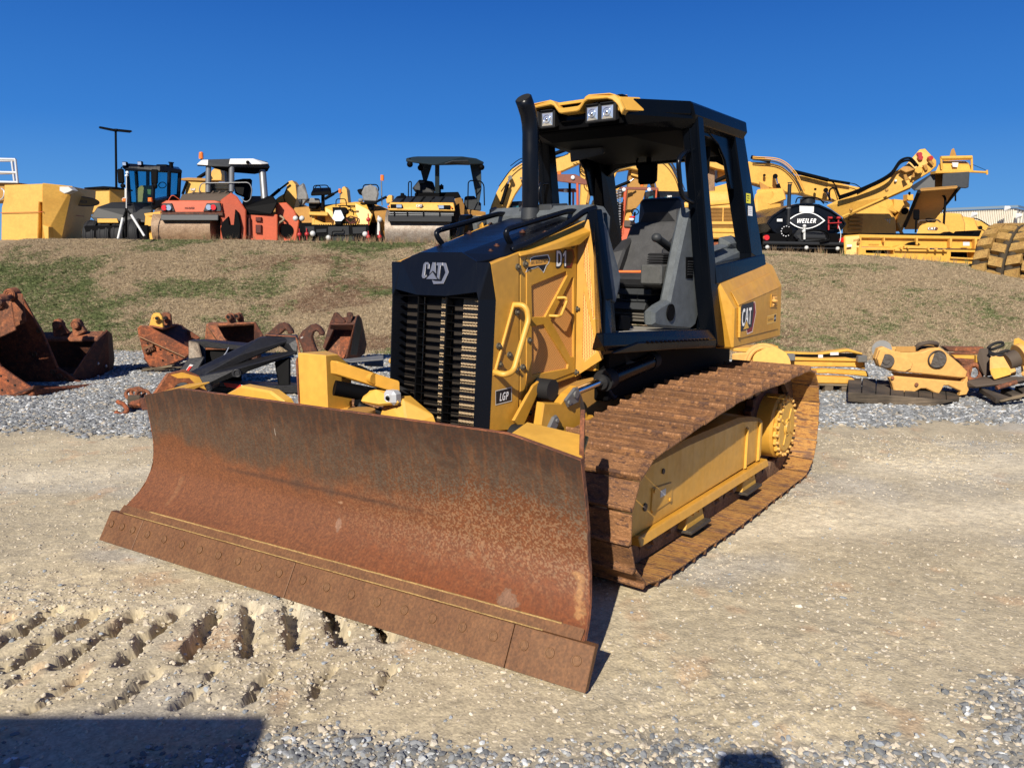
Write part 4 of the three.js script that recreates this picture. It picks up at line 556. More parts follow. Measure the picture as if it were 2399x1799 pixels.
// ---- roll-over canopy
const rops = new THREE.Group(); rops.name = 'canopy'; dozer.add(rops);
for (const s of [1, -1]) {
  mk('front_post', [H([[-.40, s * .555, 2.64], [-.40, s * .655, 2.64], [-.485, s * .555, 2.64], [-.485, s * .655, 2.64], [-.635, s * .60, 1.50], [-.645, s * .70, 1.50], [-.75, s * .60, 1.50], [-.76, s * .70, 1.50]], .010), H([[-.635, s * .60, 1.50], [-.645, s * .70, 1.50], [-.75, s * .60, 1.50], [-.76, s * .70, 1.50], [-.74, s * .62, 1.06], [-.75, s * .73, 1.06], [-.88, s * .62, 1.03], [-.90, s * .73, 1.03]], .010)], M.rops, rops);
  mk('post_rib', [H([[-.398, s * .60, 2.6], [-.398, s * .612, 2.6], [-.64, s * .65, 1.5], [-.64, s * .662, 1.5], [-.39, s * .606, 2.6], [-.632, s * .656, 1.5]], .003)], M.rops, rops);
  mk('rear_post', [H([[-1.13, s * .53, 2.60], [-1.15, s * .63, 2.60], [-1.33, s * .53, 2.62], [-1.33, s * .63, 2.62], [-1.45, s * .60, 1.72], [-1.47, s * .69, 1.72], [-1.74, s * .60, 1.66], [-1.76, s * .69, 1.66]], .010), H([[-1.45, s * .60, 1.72], [-1.47, s * .69, 1.72], [-1.74, s * .6, 1.66], [-1.76, s * .69, 1.66], [-1.5, s * .6, 1.2], [-1.8, s * .6, 1.2], [-1.5, s * .66, 1.2], [-1.8, s * .66, 1.2]], .008)], M.rops, rops);
  mk('side_beam', [H([[-.33, s * .652, 2.69], [-1.315, s * .652, 2.695], [-.36, s * .66, 2.625], [-1.325, s * .66, 2.625], [-.36, s * .58, 2.55], [-1.30, s * .58, 2.55], [-.34, s * .56, 2.70], [-1.3, s * .56, 2.70], [-.4, s * .645, 2.585], [-1.3, s * .645, 2.585]], .008)], M.rops, rops);
  mk('corner_gusset', [PR([[-1.16, 2.20], [-1.05, 2.40], [-.92, 2.50], [-.75, 2.555], [-.70, 2.60], [-1.2, 2.60], [-1.22, 2.2]], .585, .605, (a, b, t) => [a, s * (t + (2.6 - b) * .05), b], .004)], M.rops, rops);
}
mk('roof', [H([[.05, .34, 2.695], [.05, -.34, 2.695], [-.33, .64, 2.70], [-.33, -.64, 2.70], [-1.31, .63, 2.705], [-1.31, -.63, 2.705], [-.2, .3, 2.735], [-.2, -.3, 2.735], [-1.15, .3, 2.735], [-1.15, -.3, 2.735], [.05, .34, 2.62], [.05, -.34, 2.62], [-.33, .64, 2.63], [-.33, -.64, 2.63], [-1.31, .63, 2.63], [-1.31, -.63, 2.63]], .008)], M.rops, rops);
mk('front_beam', [H([[.06, .36, 2.60], [.06, -.36, 2.60], [-.36, .645, 2.60], [-.36, -.645, 2.60], [.0, .36, 2.55], [0, -.36, 2.55], [-.42, .62, 2.55], [-.42, -.62, 2.55], [.06, .36, 2.625], [.06, -.36, 2.625], [-.36, .645, 2.625], [-.36, -.645, 2.625]], .006)], M.rops, rops);
mk('headliner', [H([[.0, .34, 2.545], [.0, -.34, 2.545], [-.36, .56, 2.545], [-.36, -.56, 2.545], [-1.28, .55, 2.52], [-1.28, -.55, 2.52], [-.1, .3, 2.50], [-.1, -.3, 2.50], [-1.2, .5, 2.46], [-1.2, -.5, 2.46]], .01)], M.blm, rops);
mk('rear_header', [PR([[-.62, 2.60], [.62, 2.60], [.64, 2.22], [.55, 2.36], [.44, 2.42], [.30, 2.44], [-.30, 2.44], [-.44, 2.42], [-.55, 2.36], [-.64, 2.22]], -1.30, -1.24, (a, b, t) => [t - (2.6 - b) * .25, a, b], .006)], M.rops, rops);
for (const s of [1, -1]) mk('side_header', [PR([[-.42, 2.58], [-1.25, 2.58], [-1.25, 2.53], [-.42, 2.53]], .56, .60, (a, b, t) => [a, s * t, b], .004)], M.rops, rops);
const VIS = [[-.385, 2.615], [-.36, 2.672], [-.33, 2.702], [-.30, 2.712], [-.15, 2.718], [-.125, 2.708], [-.085, 2.662], [-.065, 2.655], [.065, 2.655], [.085, 2.662], [.125, 2.708], [.15, 2.718], [.30, 2.712], [.33, 2.702], [.36, 2.672], [.385, 2.615]];
mk('visor', [PR([...VIS.map(([a, b]) => [a, b + .012]), ...VIS.slice().reverse().map(([a, b]) => [a * .955, b - .022])], .075, .178, (a, b, t) => [t - Math.max(0, Math.abs(a) - .28) * .55 - .02, a, b], .006), ...[1, -1].map((s) => H([[.10, s * .372, 2.62], [.10, s * .35, 2.695], [-.06, s * .435, 2.63], [-.07, s * .40, 2.712], [.10, s * .33, 2.70], [-.07, s * .3, 2.722], [.1, s * .345, 2.62]], .006)), H([[.1, .32, 2.712], [.1, -.32, 2.712], [-.05, .32, 2.738], [-.05, -.32, 2.738], [.1, .13, 2.715], [-.05, .1, 2.745], [.1, .12, 2.70], [.1, -.12, 2.70]], .003)], M.yelb, rops);
mk('visor_back', [H([[.07, .35, 2.72], [.07, -.35, 2.72], [.05, .35, 2.55], [.05, -.35, 2.55], [0, .35, 2.72], [0, -.35, 2.72]], .004)], M.blm, rops);
for (const [v, t] of [[.178, .05], [.288, -.02], [-.178, -.05], [-.288, .45]]) {
  const l = new THREE.Group(); l.name = 'work_light'; dozer.add(l); const c = Math.cos(t), s = -Math.sin(t), q = (a, b, d) => [.13 + c * a - s * b, v + s * a + c * b, 2.608 + d]; // t turns it outwards
  mk('lamp_housing', [H([[-.07, -.036, -.03], [-.07, .036, -.03], [-.07, .036, .03], [-.07, -.036, .03], [.012, -.051, -.051], [.012, .051, -.051], [.012, .051, .051], [.012, -.051, .051]].map((p) => q(...p)), .006), H([[.0, -.05, .053], [0, .05, .053], [.03, .045, .057], [.03, -.045, .057]].map((p) => q(...p)), .003), C(q(-.04, 0, .03), q(-.04, 0, .08), .01)], M.rub, l);
  mk('lens', [H([[.016, -.040, -.040], [.016, .040, -.040], [.016, .040, .040], [.016, -.040, .040], [.026, 0, 0], [.024, -.02, -.02], [.024, .02, .02]].map((p) => q(...p)), .003)], M.lamp, l);
  mk('reflector', [RG(q(.024, 0, 0), [c, s, 0], .026, .003, 20), SP(q(.022, 0, 0), .013)], M.chr, l);
}
mk('grab_handle', [TB([[-.44, .60, 2.40], [-.34, .61, 2.385], [-.215, .62, 2.33], [-.29, .62, 2.09], [-.45, .63, 2.06]], .016, .06, 10)], M.blk, rops);
mk('rear_view_mirror', [H([[-.86, .46, 2.47], [-.86, .56, 2.47], [-.86, .46, 2.30], [-.86, .56, 2.30], [-.91, .48, 2.46], [-.91, .54, 2.31], [-.85, .47, 2.28], [-.85, .55, 2.28]], .012), C([-.87, .5, 2.46], [-.87, .5, 2.55], .01)], M.blm, rops);
mk('rear_view_mirror', [H([[-1.0, -.07, 2.40], [-1.0, .07, 2.40], [-1.0, -.06, 2.27], [-1.0, .06, 2.27], [-1.04, -.05, 2.39], [-1.04, .05, 2.28]], .018), C([-1.02, 0, 2.39], [-1.02, 0, 2.48], .02), TB([[-1.02, -.03, 2.48], [-1.02, -.11, 2.46], [-1.02, -.10, 2.38], [-1.02, -.05, 2.37]], .008, .04)], M.blm, rops);
mk('sun_blind', [H([[-.42, -.35, 2.50], [-.42, -.1, 2.53], [-.46, -.35, 2.41], [-.46, -.08, 2.45], [-.44, -.35, 2.40], [-.44, -.08, 2.44]], .008)], M.gryd, rops);
mk('rail_handle', [TB([[.36, -.30, 1.99], [-.30, -.40, 2.06], [-1.0, -.5, 2.08], [-1.35, -.58, 2.09]], .016, .1)], M.blk, rops);
mk('grab_handle', [TB([[-.45, -.58, 2.25], [-.36, -.58, 2.24], [-.34, -.58, 2.18], [-.50, -.62, 1.85]], .014, .06)], M.blk, rops);
print('warning_sticker', .10, .075, 128, (x, w, h) => { x.fillStyle = '#eadf2a'; x.fillRect(0, 0, w, h); x.fillStyle = '#2b2a12'; for (let j = 0; j < 3; j++) x.fillRect(w * (.15 + .1 * (j % 2)), h * (.2 + j * .24), w * (.6 - .12 * j), h * .1); }, [-1.405, .6745, 2.14], [-1, 0, 0], [.36, -.068, 1], rops, 'yellow warning sticker on the rear post');
print('notice_sticker', .10, .075, 128, (x, w, h) => { x.fillStyle = '#f1f0ec'; x.fillRect(0, 0, w, h); x.fillStyle = '#8b8b88'; for (let j = 0; j < 4; j++) x.fillRect(w * .1, h * (.18 + j * .18), w * (.75 - .1 * (j % 2)), h * .05); }, [-1.44, .6815, 2.045], [-1, 0, 0], [.36, -.068, 1], rops, 'white notice sticker on the rear post');
// ---- push arms, cylinders, linkage in front of the grille
for (const s of [1, -1]) {
  const o = (a, b, t) => [a, s * t, b];
  mk('lift_arm', [PR([[1.19, .90], [1.02, .87], [.95, .914], [.85, .945], [.80, .91], [.80, .68], [1.03, .69], [1.09, .67], [1.15, .66], [1.20, .70], [1.22, .78]], .47, .525, o, .008), PR([[1.30, .80], [1.22, .74], [1.04, .955], [1.06, .99], [1.12, .97]], .38, .40, o, .004)], M.yel, dozer);
  mk('link_plate', [PR([[1.0, .885], [.965, .84], [.856, .85], [.835, .90], [.86, .942], [.90, .945]], .525, .545, o, .006), C([.895, s * .54, .905], [.895, s * .556, .905], .022), C([.965, s * .54, .868], [.965, s * .556, .868], .014)], M.stlp, dozer);
  mk('link_plate', [PR([[1.205, .72], [1.19, .685], [1.15, .675], [1.075, .755], [1.068, .795], [1.09, .815], [1.12, .81]], .525, .548, o, .006), C([1.16, s * .54, .715], [1.16, s * .558, .715], .022), C([1.095, s * .54, .785], [1.095, s * .558, .785], .012)], M.stlp, dozer);
  mk('pivot_pin', [C([1.25, s * .36, .70], [1.25, s * .54, .70], .07, .07, 20), C([1.38, s * .46, .69], [1.20, s * .46, .72], .062, .058, 18), C([1.02, s * .36, .94], [1.02, s * .47, .94], .062, .062, 20)], M.rub, dozer);
  mk('lift_cylinder', [C([.50, s * .51, .935], [-.12, s * .51, .985], .057, .057, 24)], M.blk, dozer);
  const cy = mk('cylinder_head', [C([.52, s * .51, .932], [.43, s * .51, .94], .068, .066, 24), C([.55, s * .51, .929], [.51, s * .51, .933], .05, .05, 20)], M.rub, dozer); mk('cylinder_cap', [C([-.10, s * .51, .984], [-.18, s * .51, .99], .062, .06, 20)], M.rub, dozer);
  mk('cylinder_rod', [C([.90, s * .51, .903], [.50, s * .51, .935], .024, .024, 16)], M.chr, dozer);
  mk('cylinder_bracket', [PR([[.0, 1.03], [-.19, 1.0], [-.23, .88], [-.19, .76], [-.05, .76], [.02, .86]], .45, .48, o, .006), C([-.10, s * .44, .985], [-.10, s * .56, .985], .03), H([[.52, s * .36, 1.075], [.27, s * .36, 1.065], [.10, s * .36, 1.015], [.5, s * .44, 1.075], [.27, s * .44, 1.065], [.12, s * .44, 1.015], [.5, s * .44, .99], [.12, s * .44, .97], [.5, s * .36, .99], [.12, s * .36, .97]], .006)], M.yel, dozer);
  mk('rod_guard', [H([[1.04, s * .42, .64], [.62, s * .42, .66], [1.04, s * .52, .64], [.62, s * .52, .66], [1.04, s * .42, .72], [.62, s * .42, .72], [1.04, s * .5, .72], [.62, s * .5, .72]], .01), H([[.78, s * .40, .70], [.72, s * .40, .70], [.78, s * .45, .88], [.70, s * .45, .88], [.80, s * .5, .70], [.68, s * .5, .70]], .01)], M.yel, dozer);
  mk('hose', [CR([[.45, s * .50, .87], [.36, s * .50, .80], [.30, s * .48, .84], [.28, s * .46, .90]], .018, 8, 16), CR([[.22, s * .47, .80], [.16, s * .49, .72], [.10, s * .46, .66]], .016, 8, 12)], M.rub, dozer);
  mk('push_arm', [H([[1.15, s * .40, .56], [1.15, s * .52, .56], [2.0, s * .40, .42], [2.0, s * .50, .42], [1.15, s * .40, .72], [1.15, s * .52, .72], [2.0, s * .4, .58], [2.0, s * .50, .58]], .012)], M.yelf, dozer);
}
mk('tower_strut', [H([[1.93, -.36, 1.135], [1.93, -.31, 1.135], [1.93, -.36, 1.075], [1.93, -.31, 1.075], [1.70, -.14, 1.02], [1.70, -.09, 1.02], [1.70, -.14, .965], [1.70, -.09, .965]], .008), C([1.80, -.26, 1.045], [1.80, -.17, 1.045], .03)], M.yel, dozer);
mk('tilt_cylinder', [C([1.95, -.32, 1.0], [1.72, -.18, .93], .042, .042, 18), H([[1.85, -.25, .99], [1.82, -.22, .99], [1.84, -.22, .90], [1.86, -.26, .90]], .012)], M.blm, dozer);
mk('ball_joint', [H([[1.79, -.09, .972], [1.75, -.08, .972], [1.79, -.035, .972], [1.75, -.04, .972], [1.79, -.09, .93], [1.75, -.08, .925], [1.79, -.035, .93], [1.75, -.04, .925]], .018), RG([1.808, -.06, .951], [.8, .5, 0], .017, .005)], M.alu, dozer);
mk('fitting', [C([1.820, -.055, .951], [1.79, -.06, .951], .010, .010, 12)], M.blm, dozer);
mk('swivel_cover', [H([[1.66, -.13, .80], [1.78, -.16, .80], [1.75, .02, .80], [1.62, .10, .80], [1.70, -.14, .925], [1.76, -.12, .93], [1.735, -.02, .93], [1.66, -.04, .935], [1.63, .09, .845]], .01), H([[1.86, -.20, .93], [1.78, -.02, .93], [1.74, -.10, .96], [1.82, -.22, .96], [1.80, -.16, .975], [1.83, -.1, .92]], .012)], M.yelb, dozer);
mk('swivel_drum', [C([1.93, -.14, .74], [1.93, -.14, .90], .075, .075, 22)], M.yeld, dozer);
mk('hose', [CR([[1.9, -.30, 1.06], [1.78, -.34, 1.09], [1.62, -.30, 1.0], [1.5, -.2, .92]], .016), CR([[1.86, -.24, .90], [1.72, -.16, .84], [1.6, -.2, .86]], .02)], M.rub, dozer);
MAPF = (p) => V3(p[0], p[1], p[2]);
// ---------------------------------------------------------------- buckets and attachments set down along the foot of the bank
function at(name, label, category, base, group) { const t = thing(name, label, category, base, 0, group); MAPF = (p) => V3(p[0] - base[0], p[1] - base[1], p[2] - base[2]); return t; }
// round pieces of the far machines, radii in half-metres
const RS = (k) => ({ C: (a, b, r, q = r, n) => C(a, b, r * k, q * k, n), SP: (p, r, ...m) => SP(p, r * k, ...m), RG: (p, n, R, r, s) => RG(p, n, R * k, r * k, s), CR: (p, r, ...m) => CR(p, r * k, ...m), TB: (p, r, ...m) => TB(p, r * k, ...m) });
const D_ = RS(.58), E_ = RS(.5);
const F = (pts, z, d, b = .012, holes) => PR(pts, z - d, z, XY, b, holes);
const boss = (p, r, d, n = 18) => [D_.C([p[0], p[1], p[2] + d * .5], [p[0], p[1], p[2] - d * .5], r, r, n), D_.RG([p[0], p[1], p[2] + d * .5], [0, 0, 1], r * .72, r * .18, 20)];
const plug = (p, r) => C([p[0], p[1], p[2] - .01], [p[0], p[1], p[2] + .004], r * .62, r * .62, 12);
{ // large bucket cut by the left edge of the view
  const t = at('excavator_bucket', 'largest rusty excavator bucket, at the left edge with its lip on the gravel', 'bucket', [-6.2, -.07, -10]);
  mk('side_plate', [F([[-7.119,1.096],[-6.735,1.143],[-6.558,.717],[-6.354,.322],[-6.15,.167],[-5.981,.045],[-6.104,-.028],[-6.399,-.087],[-7.071,-.058],[-7.286,.525]], -9.45, .05)], M.rusto, t, 'orange rusty near side plate with bolt holes');
  mk('side_plate', [F([[-6.879,1.057],[-6.779,1.089],[-6.658,.822],[-6.559,.628],[-6.393,.128],[-6.097,-.07],[-5.774,-.103],[-6.249,-.18],[-6.511,-.18],[-7.435,-.07],[-7.684,.585],[-7.312,1.015]], -10.7, .05)], M.rusto, t);
  mk('bolt_hole', [[8, 1228], [98, 1288], [190, 1348], [22, 1410]].map(([x, y]) => 0) && [plug([-6.36,.208,-9.452], .022), plug([-6.28,.149,-9.452], .022), plug([-6.198,.091,-9.452], .022), plug([-6.367,.03,-9.452], .022)], M.hole_black, t);
  for (const q of [[-6.458,.066,-10.69], [-6.372,.007,-10.69], [-6.288,-.052,-10.69], [-6.46,-.11,-10.69], [-6.693,.321,-10.69], [-6.597,.651,-10.69]]) mk('bolt_ring', [RG(q, [0, 0, 1], .030, .009, 16), plug(q, .026)], M.cutb, t);
  const a = [[-5.981,.045],[-6.399,-.087],[-7.071,-.058],[-7.286,.525],[-7.066,1.143],[-6.731,1.181]], b = [[-6.249,-.18],[-6.905,-.203],[-7.435,-.07],[-7.684,.585],[-7.307,1.057],[-6.834,1.079]];
  for (let i = 0; i < 5; i++) mk('wrapper_plate', [H([[...a[i], -9.45], [...a[i + 1], -9.45], [...b[i], -10.7], [...b[i + 1], -10.7], [a[i][0] + .02, a[i][1] + .04, -9.45], [b[i][0] + .02, b[i][1] + .04, -10.7]], .006)], M.rustd, t);
  mk('lip', [H([[-6.139,-.067,-9.5], [-6.013,.031,-9.5], [-6.011,-.047,-9.5], [-5.733,-.145,-10.72], [-5.784,-.101,-10.72], [-6.497,-.189,-10.75], [-6.405,-.214,-10.7], [-6.725,-.106,-9.5]], .012)], M.rusto, t, 'orange rusty cutting lip');
  for (const [q, r] of [[[-6.451,1.109,-9.7], .17], [[-6.544,1.184,-10.1], .155]]) mk('pin_boss', [D_.C([q[0], q[1], q[2] + .05], [q[0], q[1], q[2] - .07], r * .85, r, 24), D_.RG([q[0], q[1], q[2] + .05], [0, 0, 1], r * .62, .025), D_.RG([q[0], q[1], q[2] + .05], [0, 0, 1], r * .36, .018), H([[q[0] - r * .8, q[1], q[2]], [q[0] + r * .9, q[1], q[2]], [q[0] - r, q[1] - .5, q[2]], [q[0] + r, q[1] - .35, q[2]], [q[0], q[1], q[2] - .06]], .01)], M.rust, t);
  mk('pin', [D_.C([-6.384,1.115,-9.6], [-6.596,1.184,-10.3], .055)], M.rustd, t);
}
{ // wide bucket behind it
  const t = at('excavator_bucket', 'wide rusty bucket with two dark ears, partly behind the largest bucket', 'bucket', [-6, -.07, -11.3]);
  const z = -11.3; mk('top_beam', [H([[-7.067,.482,-11.2], [-6.058,.476,-11.2], [-7.116,.546,-11.4], [-6.076,.564,-11.4], [-7.07,.453,-11.2], [-6.06,.451,-11.2]], .012)], M.rust, t);
  mk('back_plate', [H([[-7.122,.442,-11.3], [-6.115,.437,-11.3], [-7.398,.237,-11.75], [-6.45,.225,-11.75], [-6.759,-.172,-11.6], [-7.112,-.172,-11.6], [-7.493,.212,-11.9], [-6.533,.2,-11.9], [-6.88,-.253,-11.8]], .006)], M.rustd, t);
  mk('back_plate', [H([[-7.428,.229,-11.72], [-6.433,.226,-11.72], [-7.025,-.17,-11.3], [-6.476,-.193,-11.3], [-7.153,-.239,-11.5], [-6.592,-.25,-11.5], [-7.496,.182,-11.9], [-6.534,.182,-11.9]], .006)], M.rustd, t);
  mk('side_plate', [H([[-6.233,-.006,-10.75], [-6.057,.487,-11.2], [-6.002,.586,-11.35], [-6.127,.504,-11.7], [-6.258,.333,-11.95], [-6.327,.07,-12.1], [-6.327,-.163,-12], [-6.227,-.236,-11.7], [-6.134,-.12,-11]], .018)], M.rustd, t);
  mk('rib', [D_.C([-6.222,-.003,-10.73], [-6.041,.491,-11.17], .014), D_.C([-6.225,-.02,-10.8], [-6.097,.385,-11.6], .01)], M.rust, t);
  for (const q of [[-6.083,.12,-11.18], [-6.112,.041,-11.45], [-6.052,-.062,-11.1], [-6.121,.239,-11.5]]) mk('bolt_head', [SP(q, .022, 1, 1.2, 1)], M.stl, t);
  for (const [pp, q] of [[[[-6.747,.476],[-6.744,.686],[-6.709,.754],[-6.656,.771],[-6.608,.743],[-6.592,.675],[-6.524,.559],[-6.702,.482]], [-6.654,.681,-11.25]], [[[-6.447,.476],[-6.461,.686],[-6.438,.754],[-6.391,.771],[-6.342,.754],[-6.32,.686],[-6.261,.584],[-6.429,.488]], [-6.382,.686,-11.25]]]) mk('ear', [F(pp, -11.25, .08, .01), D_.C([q[0], q[1], q[2] - .1], [q[0], q[1], q[2] + .05], .095, .095, 20), D_.RG([q[0], q[1], q[2] + .05], [0, 0, 1], .085, .018), plug([q[0], q[1], q[2] + .052], .062)], M.rust, t);
}
{ // bucket with a yellow ear
  const t = at('excavator_bucket', 'orange rusty bucket with raised CAT letters and one bright yellow ear', 'bucket', [-5.3, -.07, -12]);
  const z = -11.75;
  mk('side_plate', [F([[-5.741,.569],[-5.712,.609],[-5.561,.619],[-4.968,.205],[-5.024,.123],[-5.274,.021],[-5.45,-.035],[-5.589,.001],[-5.671,.123],[-5.713,.347]], z, .05)], M.rusto, t);
  mk('edge_band', [F([[-5.72,.584],[-5.677,.629],[-5.527,.624],[-5.452,.564],[-4.937,.282],[-4.943,.191],[-5.012,.14],[-5.71,.463]], -11.7, .05)], M.rusto, t);
  mk('weld_ridge', [D_.C([-5.71,.468,-11.7], [-5.017,.145,-11.7], .022)], M.cutb, t);
  mk('letter_plate', [F([[-5.664,.281],[-5.508,.351],[-5.48,.26],[-5.627,.185]], -11.71, .03, .008)], M.cutb, t);
  mk('raised_letter', [F([[-5.631,.263],[-5.585,.283],[-5.581,.268],[-5.607,.255],[-5.602,.228],[-5.573,.241],[-5.569,.223],[-5.618,.207]], -11.69, .02, .003), F([[-5.569,.291],[-5.546,.301],[-5.52,.253],[-5.537,.245],[-5.545,.258],[-5.56,.251],[-5.557,.233],[-5.571,.227]], -11.69, .02, .003), F([[-5.538,.303],[-5.494,.326],[-5.491,.309],[-5.506,.302],[-5.489,.261],[-5.506,.253],[-5.52,.295],[-5.535,.288]], -11.69, .02, .003)], M.rustd, t);
  for (const q of [[-5.6,.352,-11.745], [-5.41,.261,-11.745], [-5.561,.177,-11.745], [-5.235,.175,-11.745], [-5.386,.091,-11.745]]) mk('bolt_hole', [plug(q, .024)], M.hole_black, t);
  mk('wrapper_plate', [H([[-5.696,.106,-11.8], [-5.614,-.012,-11.8], [-5.474,-.042,-11.8], [-5.745,-.126,-12.7], [-5.636,-.137,-12.7], [-5.977,.291,-12.8], [-5.829,.511,-12.8]], .01)], M.rustd, t);
  mk('inner_wall', [H([[-5.614,.575,-11.9], [-5.434,.562,-12.6], [-5.395,.488,-12.7], [-5.19,.324,-12.7], [-5.323,.161,-12.6], [-5.104,.173,-12], [-5.766,.181,-12.8], [-5.954,.313,-12.8]], .006)], M.rustd, t);
  mk('side_plate', [F([[-5.312,.491],[-5.26,.464],[-5.102,.351],[-5.196,.303],[-5.259,.324],[-5.297,.4]], -12.5, .06)], M.rusto, t);
  mk('top_plate', [H([[-5.541,.619,-11.75], [-5.353,.579,-11.75], [-5.647,.571,-12.5], [-5.434,.576,-12.5], [-5.566,.594,-11.8], [-5.377,.559,-11.8]], .012)], M.rust, t);
  mk('ear', [F([[-5.583,.615],[-5.532,.776],[-5.499,.811],[-5.448,.818],[-5.404,.806],[-5.372,.756],[-5.368,.574]], -11.8, .06, .01), ...boss([-5.45,.731,-11.79], .075, .12)], M.yelb, t, 'bright yellow ear');
  mk('ear', [F([[-5.49,.638],[-5.521,.772],[-5.483,.801],[-5.422,.798],[-5.378,.762],[-5.371,.576],[-5.469,.576]], -12.1, .06, .01), ...boss([-5.454,.711,-12.09], .07, .12)], M.rust, t);
  for (const q of [[-5.42,.737,-11.725], [-5.423,.717,-12.02]]) mk('pin_bore', [plug(q, .042)], M.hole_black, t);
}
{ const t = at('wooden_pallet', 'broken pale wooden pallet under the bucket with the yellow ear', 'pallet', [-5.2, -.07, -11.9]); for (const [a, b] of [[[-5.653,-.038,-11.6], [-5.188,.033,-11.6]], [[-5.406,-.023,-11.5], [-5.128,-.026,-11.9]], [[-5.97,-.111,-12.3], [-5.25,-.122,-12.3]]]) mk('board', [H([a, b, [a[0], a[1] - .02, a[2]], [b[0], b[1] - .02, b[2]], [a[0], a[1], a[2] - .1], [b[0], b[1], b[2] - .1]], .004)], M.woodp, t); for (const q of [[-5.81,-.083,-12], [-5.559,-.109,-12], [-5.226,-.088,-12]]) mk('block', [B(q[0] - .08, q[0] + .08, -.07, q[1] + .02, q[2] - .1, q[2] + .1, .006)], M.woodd, t); }
{
  const t = at('excavator_bucket', 'dark rusty bucket with two bare rust ears, behind the black arm', 'bucket', [-4.2, -.07, -12.8]);
  mk('side_plate', [H([[-4.925,.58,-12.4], [-4.767,.559,-12.4], [-4.57,.337,-12.2], [-4.709,.295,-12.2], [-4.961,.357,-12.4], [-5.001,-.094,-12.4], [-4.633,-.079,-12.3], [-4.967,.539,-12.5]], .015)], M.rust, t);
  mk('edge_ridge', [D_.C([-4.906,.547,-12.36], [-4.687,.337,-12.15], .013)], M.cutb, t);
  mk('inner_wall', [H([[-4.96,.512,-12.9], [-4.318,.568,-12.9], [-4.219,.358,-12.9], [-4.315,.213,-12.9], [-4.859,-.166,-12.9], [-4.392,-.166,-12.9], [-5.036,.494,-13.1], [-4.385,.55,-13.1], [-4.46,-.195,-13.1]], .006)], M.rustd, t);
  mk('top_plate', [H([[-4.919,.585,-12.4], [-4.767,.564,-12.4], [-4.151,.607,-12.4], [-4.457,.607,-12.4], [-5.108,.563,-12.95], [-4.334,.572,-12.95], [-4.776,.546,-12.42], [-4.158,.587,-12.42]], .01)], M.rust, t);
  mk('side_plate', [H([[-4.15,.617,-12.4], [-4.117,.548,-12.4], [-4.007,.421,-12.3], [-4.027,.347,-12.3], [-4.148,.271,-12.4], [-4.34,.559,-13], [-4.314,-.181,-13], [-4.223,-.108,-12.5]], .015)], M.rustd, t);
  for (const [pp, q] of [[[[-4.594,.617],[-4.61,.707],[-4.586,.76],[-4.532,.77],[-4.481,.744],[-4.467,.58],[-4.5,.607]], [-4.544,.709,-12.38]], [[[-4.561,.65],[-4.567,.726],[-4.522,.753],[-4.474,.742],[-4.451,.683],[-4.444,.585],[-4.522,.585]], [-4.516,.701,-12.68]]]) { mk('ear', [F(pp, q[2] - .02, .06, .01), ...boss(q, .085, .14)], M.rust, t); mk('pin_bore', [plug([q[0], q[1], q[2] + .075], .042)], M.hole_black, t); }
}
{
  const t = at('trenching_bucket', 'narrow dark brown trenching bucket standing upright with pointed ears', 'bucket', [-2.9, -.07, -12.6]);
  mk('side_plate', [H([[-2.644,.084,-12.2], [-2.5,.609,-12.2], [-2.463,.747,-12.3], [-2.462,.678,-12.5], [-2.455,.433,-12.7], [-2.428,.237,-12.7], [-2.441,.096,-12.6], [-2.518,.025,-12.4], [-2.666,.052,-12.2]], .012)], M.rustd, t);
  mk('stripe_plate', [H([[-2.562,.136,-12.12], [-2.477,.614,-12.14], [-2.454,.734,-12.2], [-2.417,.558,-12.3], [-2.495,.12,-12.25]], .006)], M.blkr, t);
  mk('side_plate', [H([[-3.034,.241,-12.3], [-2.919,.6,-12.3], [-2.839,.778,-12.3], [-2.825,.6,-12.3], [-3.02,.198,-12.3], [-2.992,.53,-12.6], [-3.051,.14,-12.6]], .008)], M.rustd, t);
  mk('inner_wall', [H([[-2.983,.497,-12.6], [-2.618,.476,-12.6], [-2.751,.038,-12.3], [-3.045,.175,-12.4], [-2.655,.056,-12.25], [-3.018,.483,-12.75], [-2.649,.461,-12.75], [-2.71,0,-12.5]], .004)], M.rust, t);
  mk('worn_floor', [H([[-2.814,.458,-12.56], [-2.609,.474,-12.56], [-2.626,.271,-12.4], [-2.701,.06,-12.22], [-2.758,.078,-12.24], [-2.754,.271,-12.4]], .004)], M.rusto, t);
  mk('top_beam', [H([[-2.885,.603,-12.2], [-2.5,.603,-12.2], [-2.854,.673,-12.3], [-2.474,.726,-12.3], [-2.912,.526,-12.3], [-2.544,.516,-12.3], [-2.912,.659,-12.6], [-2.535,.691,-12.6]], .01)], M.rustd, t);
  for (const [pp, q] of [[[[-2.82,.671],[-2.811,.791],[-2.774,.796],[-2.644,.656],[-2.677,.619],[-2.801,.63]], [-2.789,.75,-12.19]], [[[-2.624,.63],[-2.624,.785],[-2.576,.804],[-2.535,.785],[-2.522,.734],[-2.562,.63]], [-2.566,.757,-12.19]]]) mk('ear', [F(pp, -12.2, .05, .008), plug(q, .022)], M.rustd, t);
}
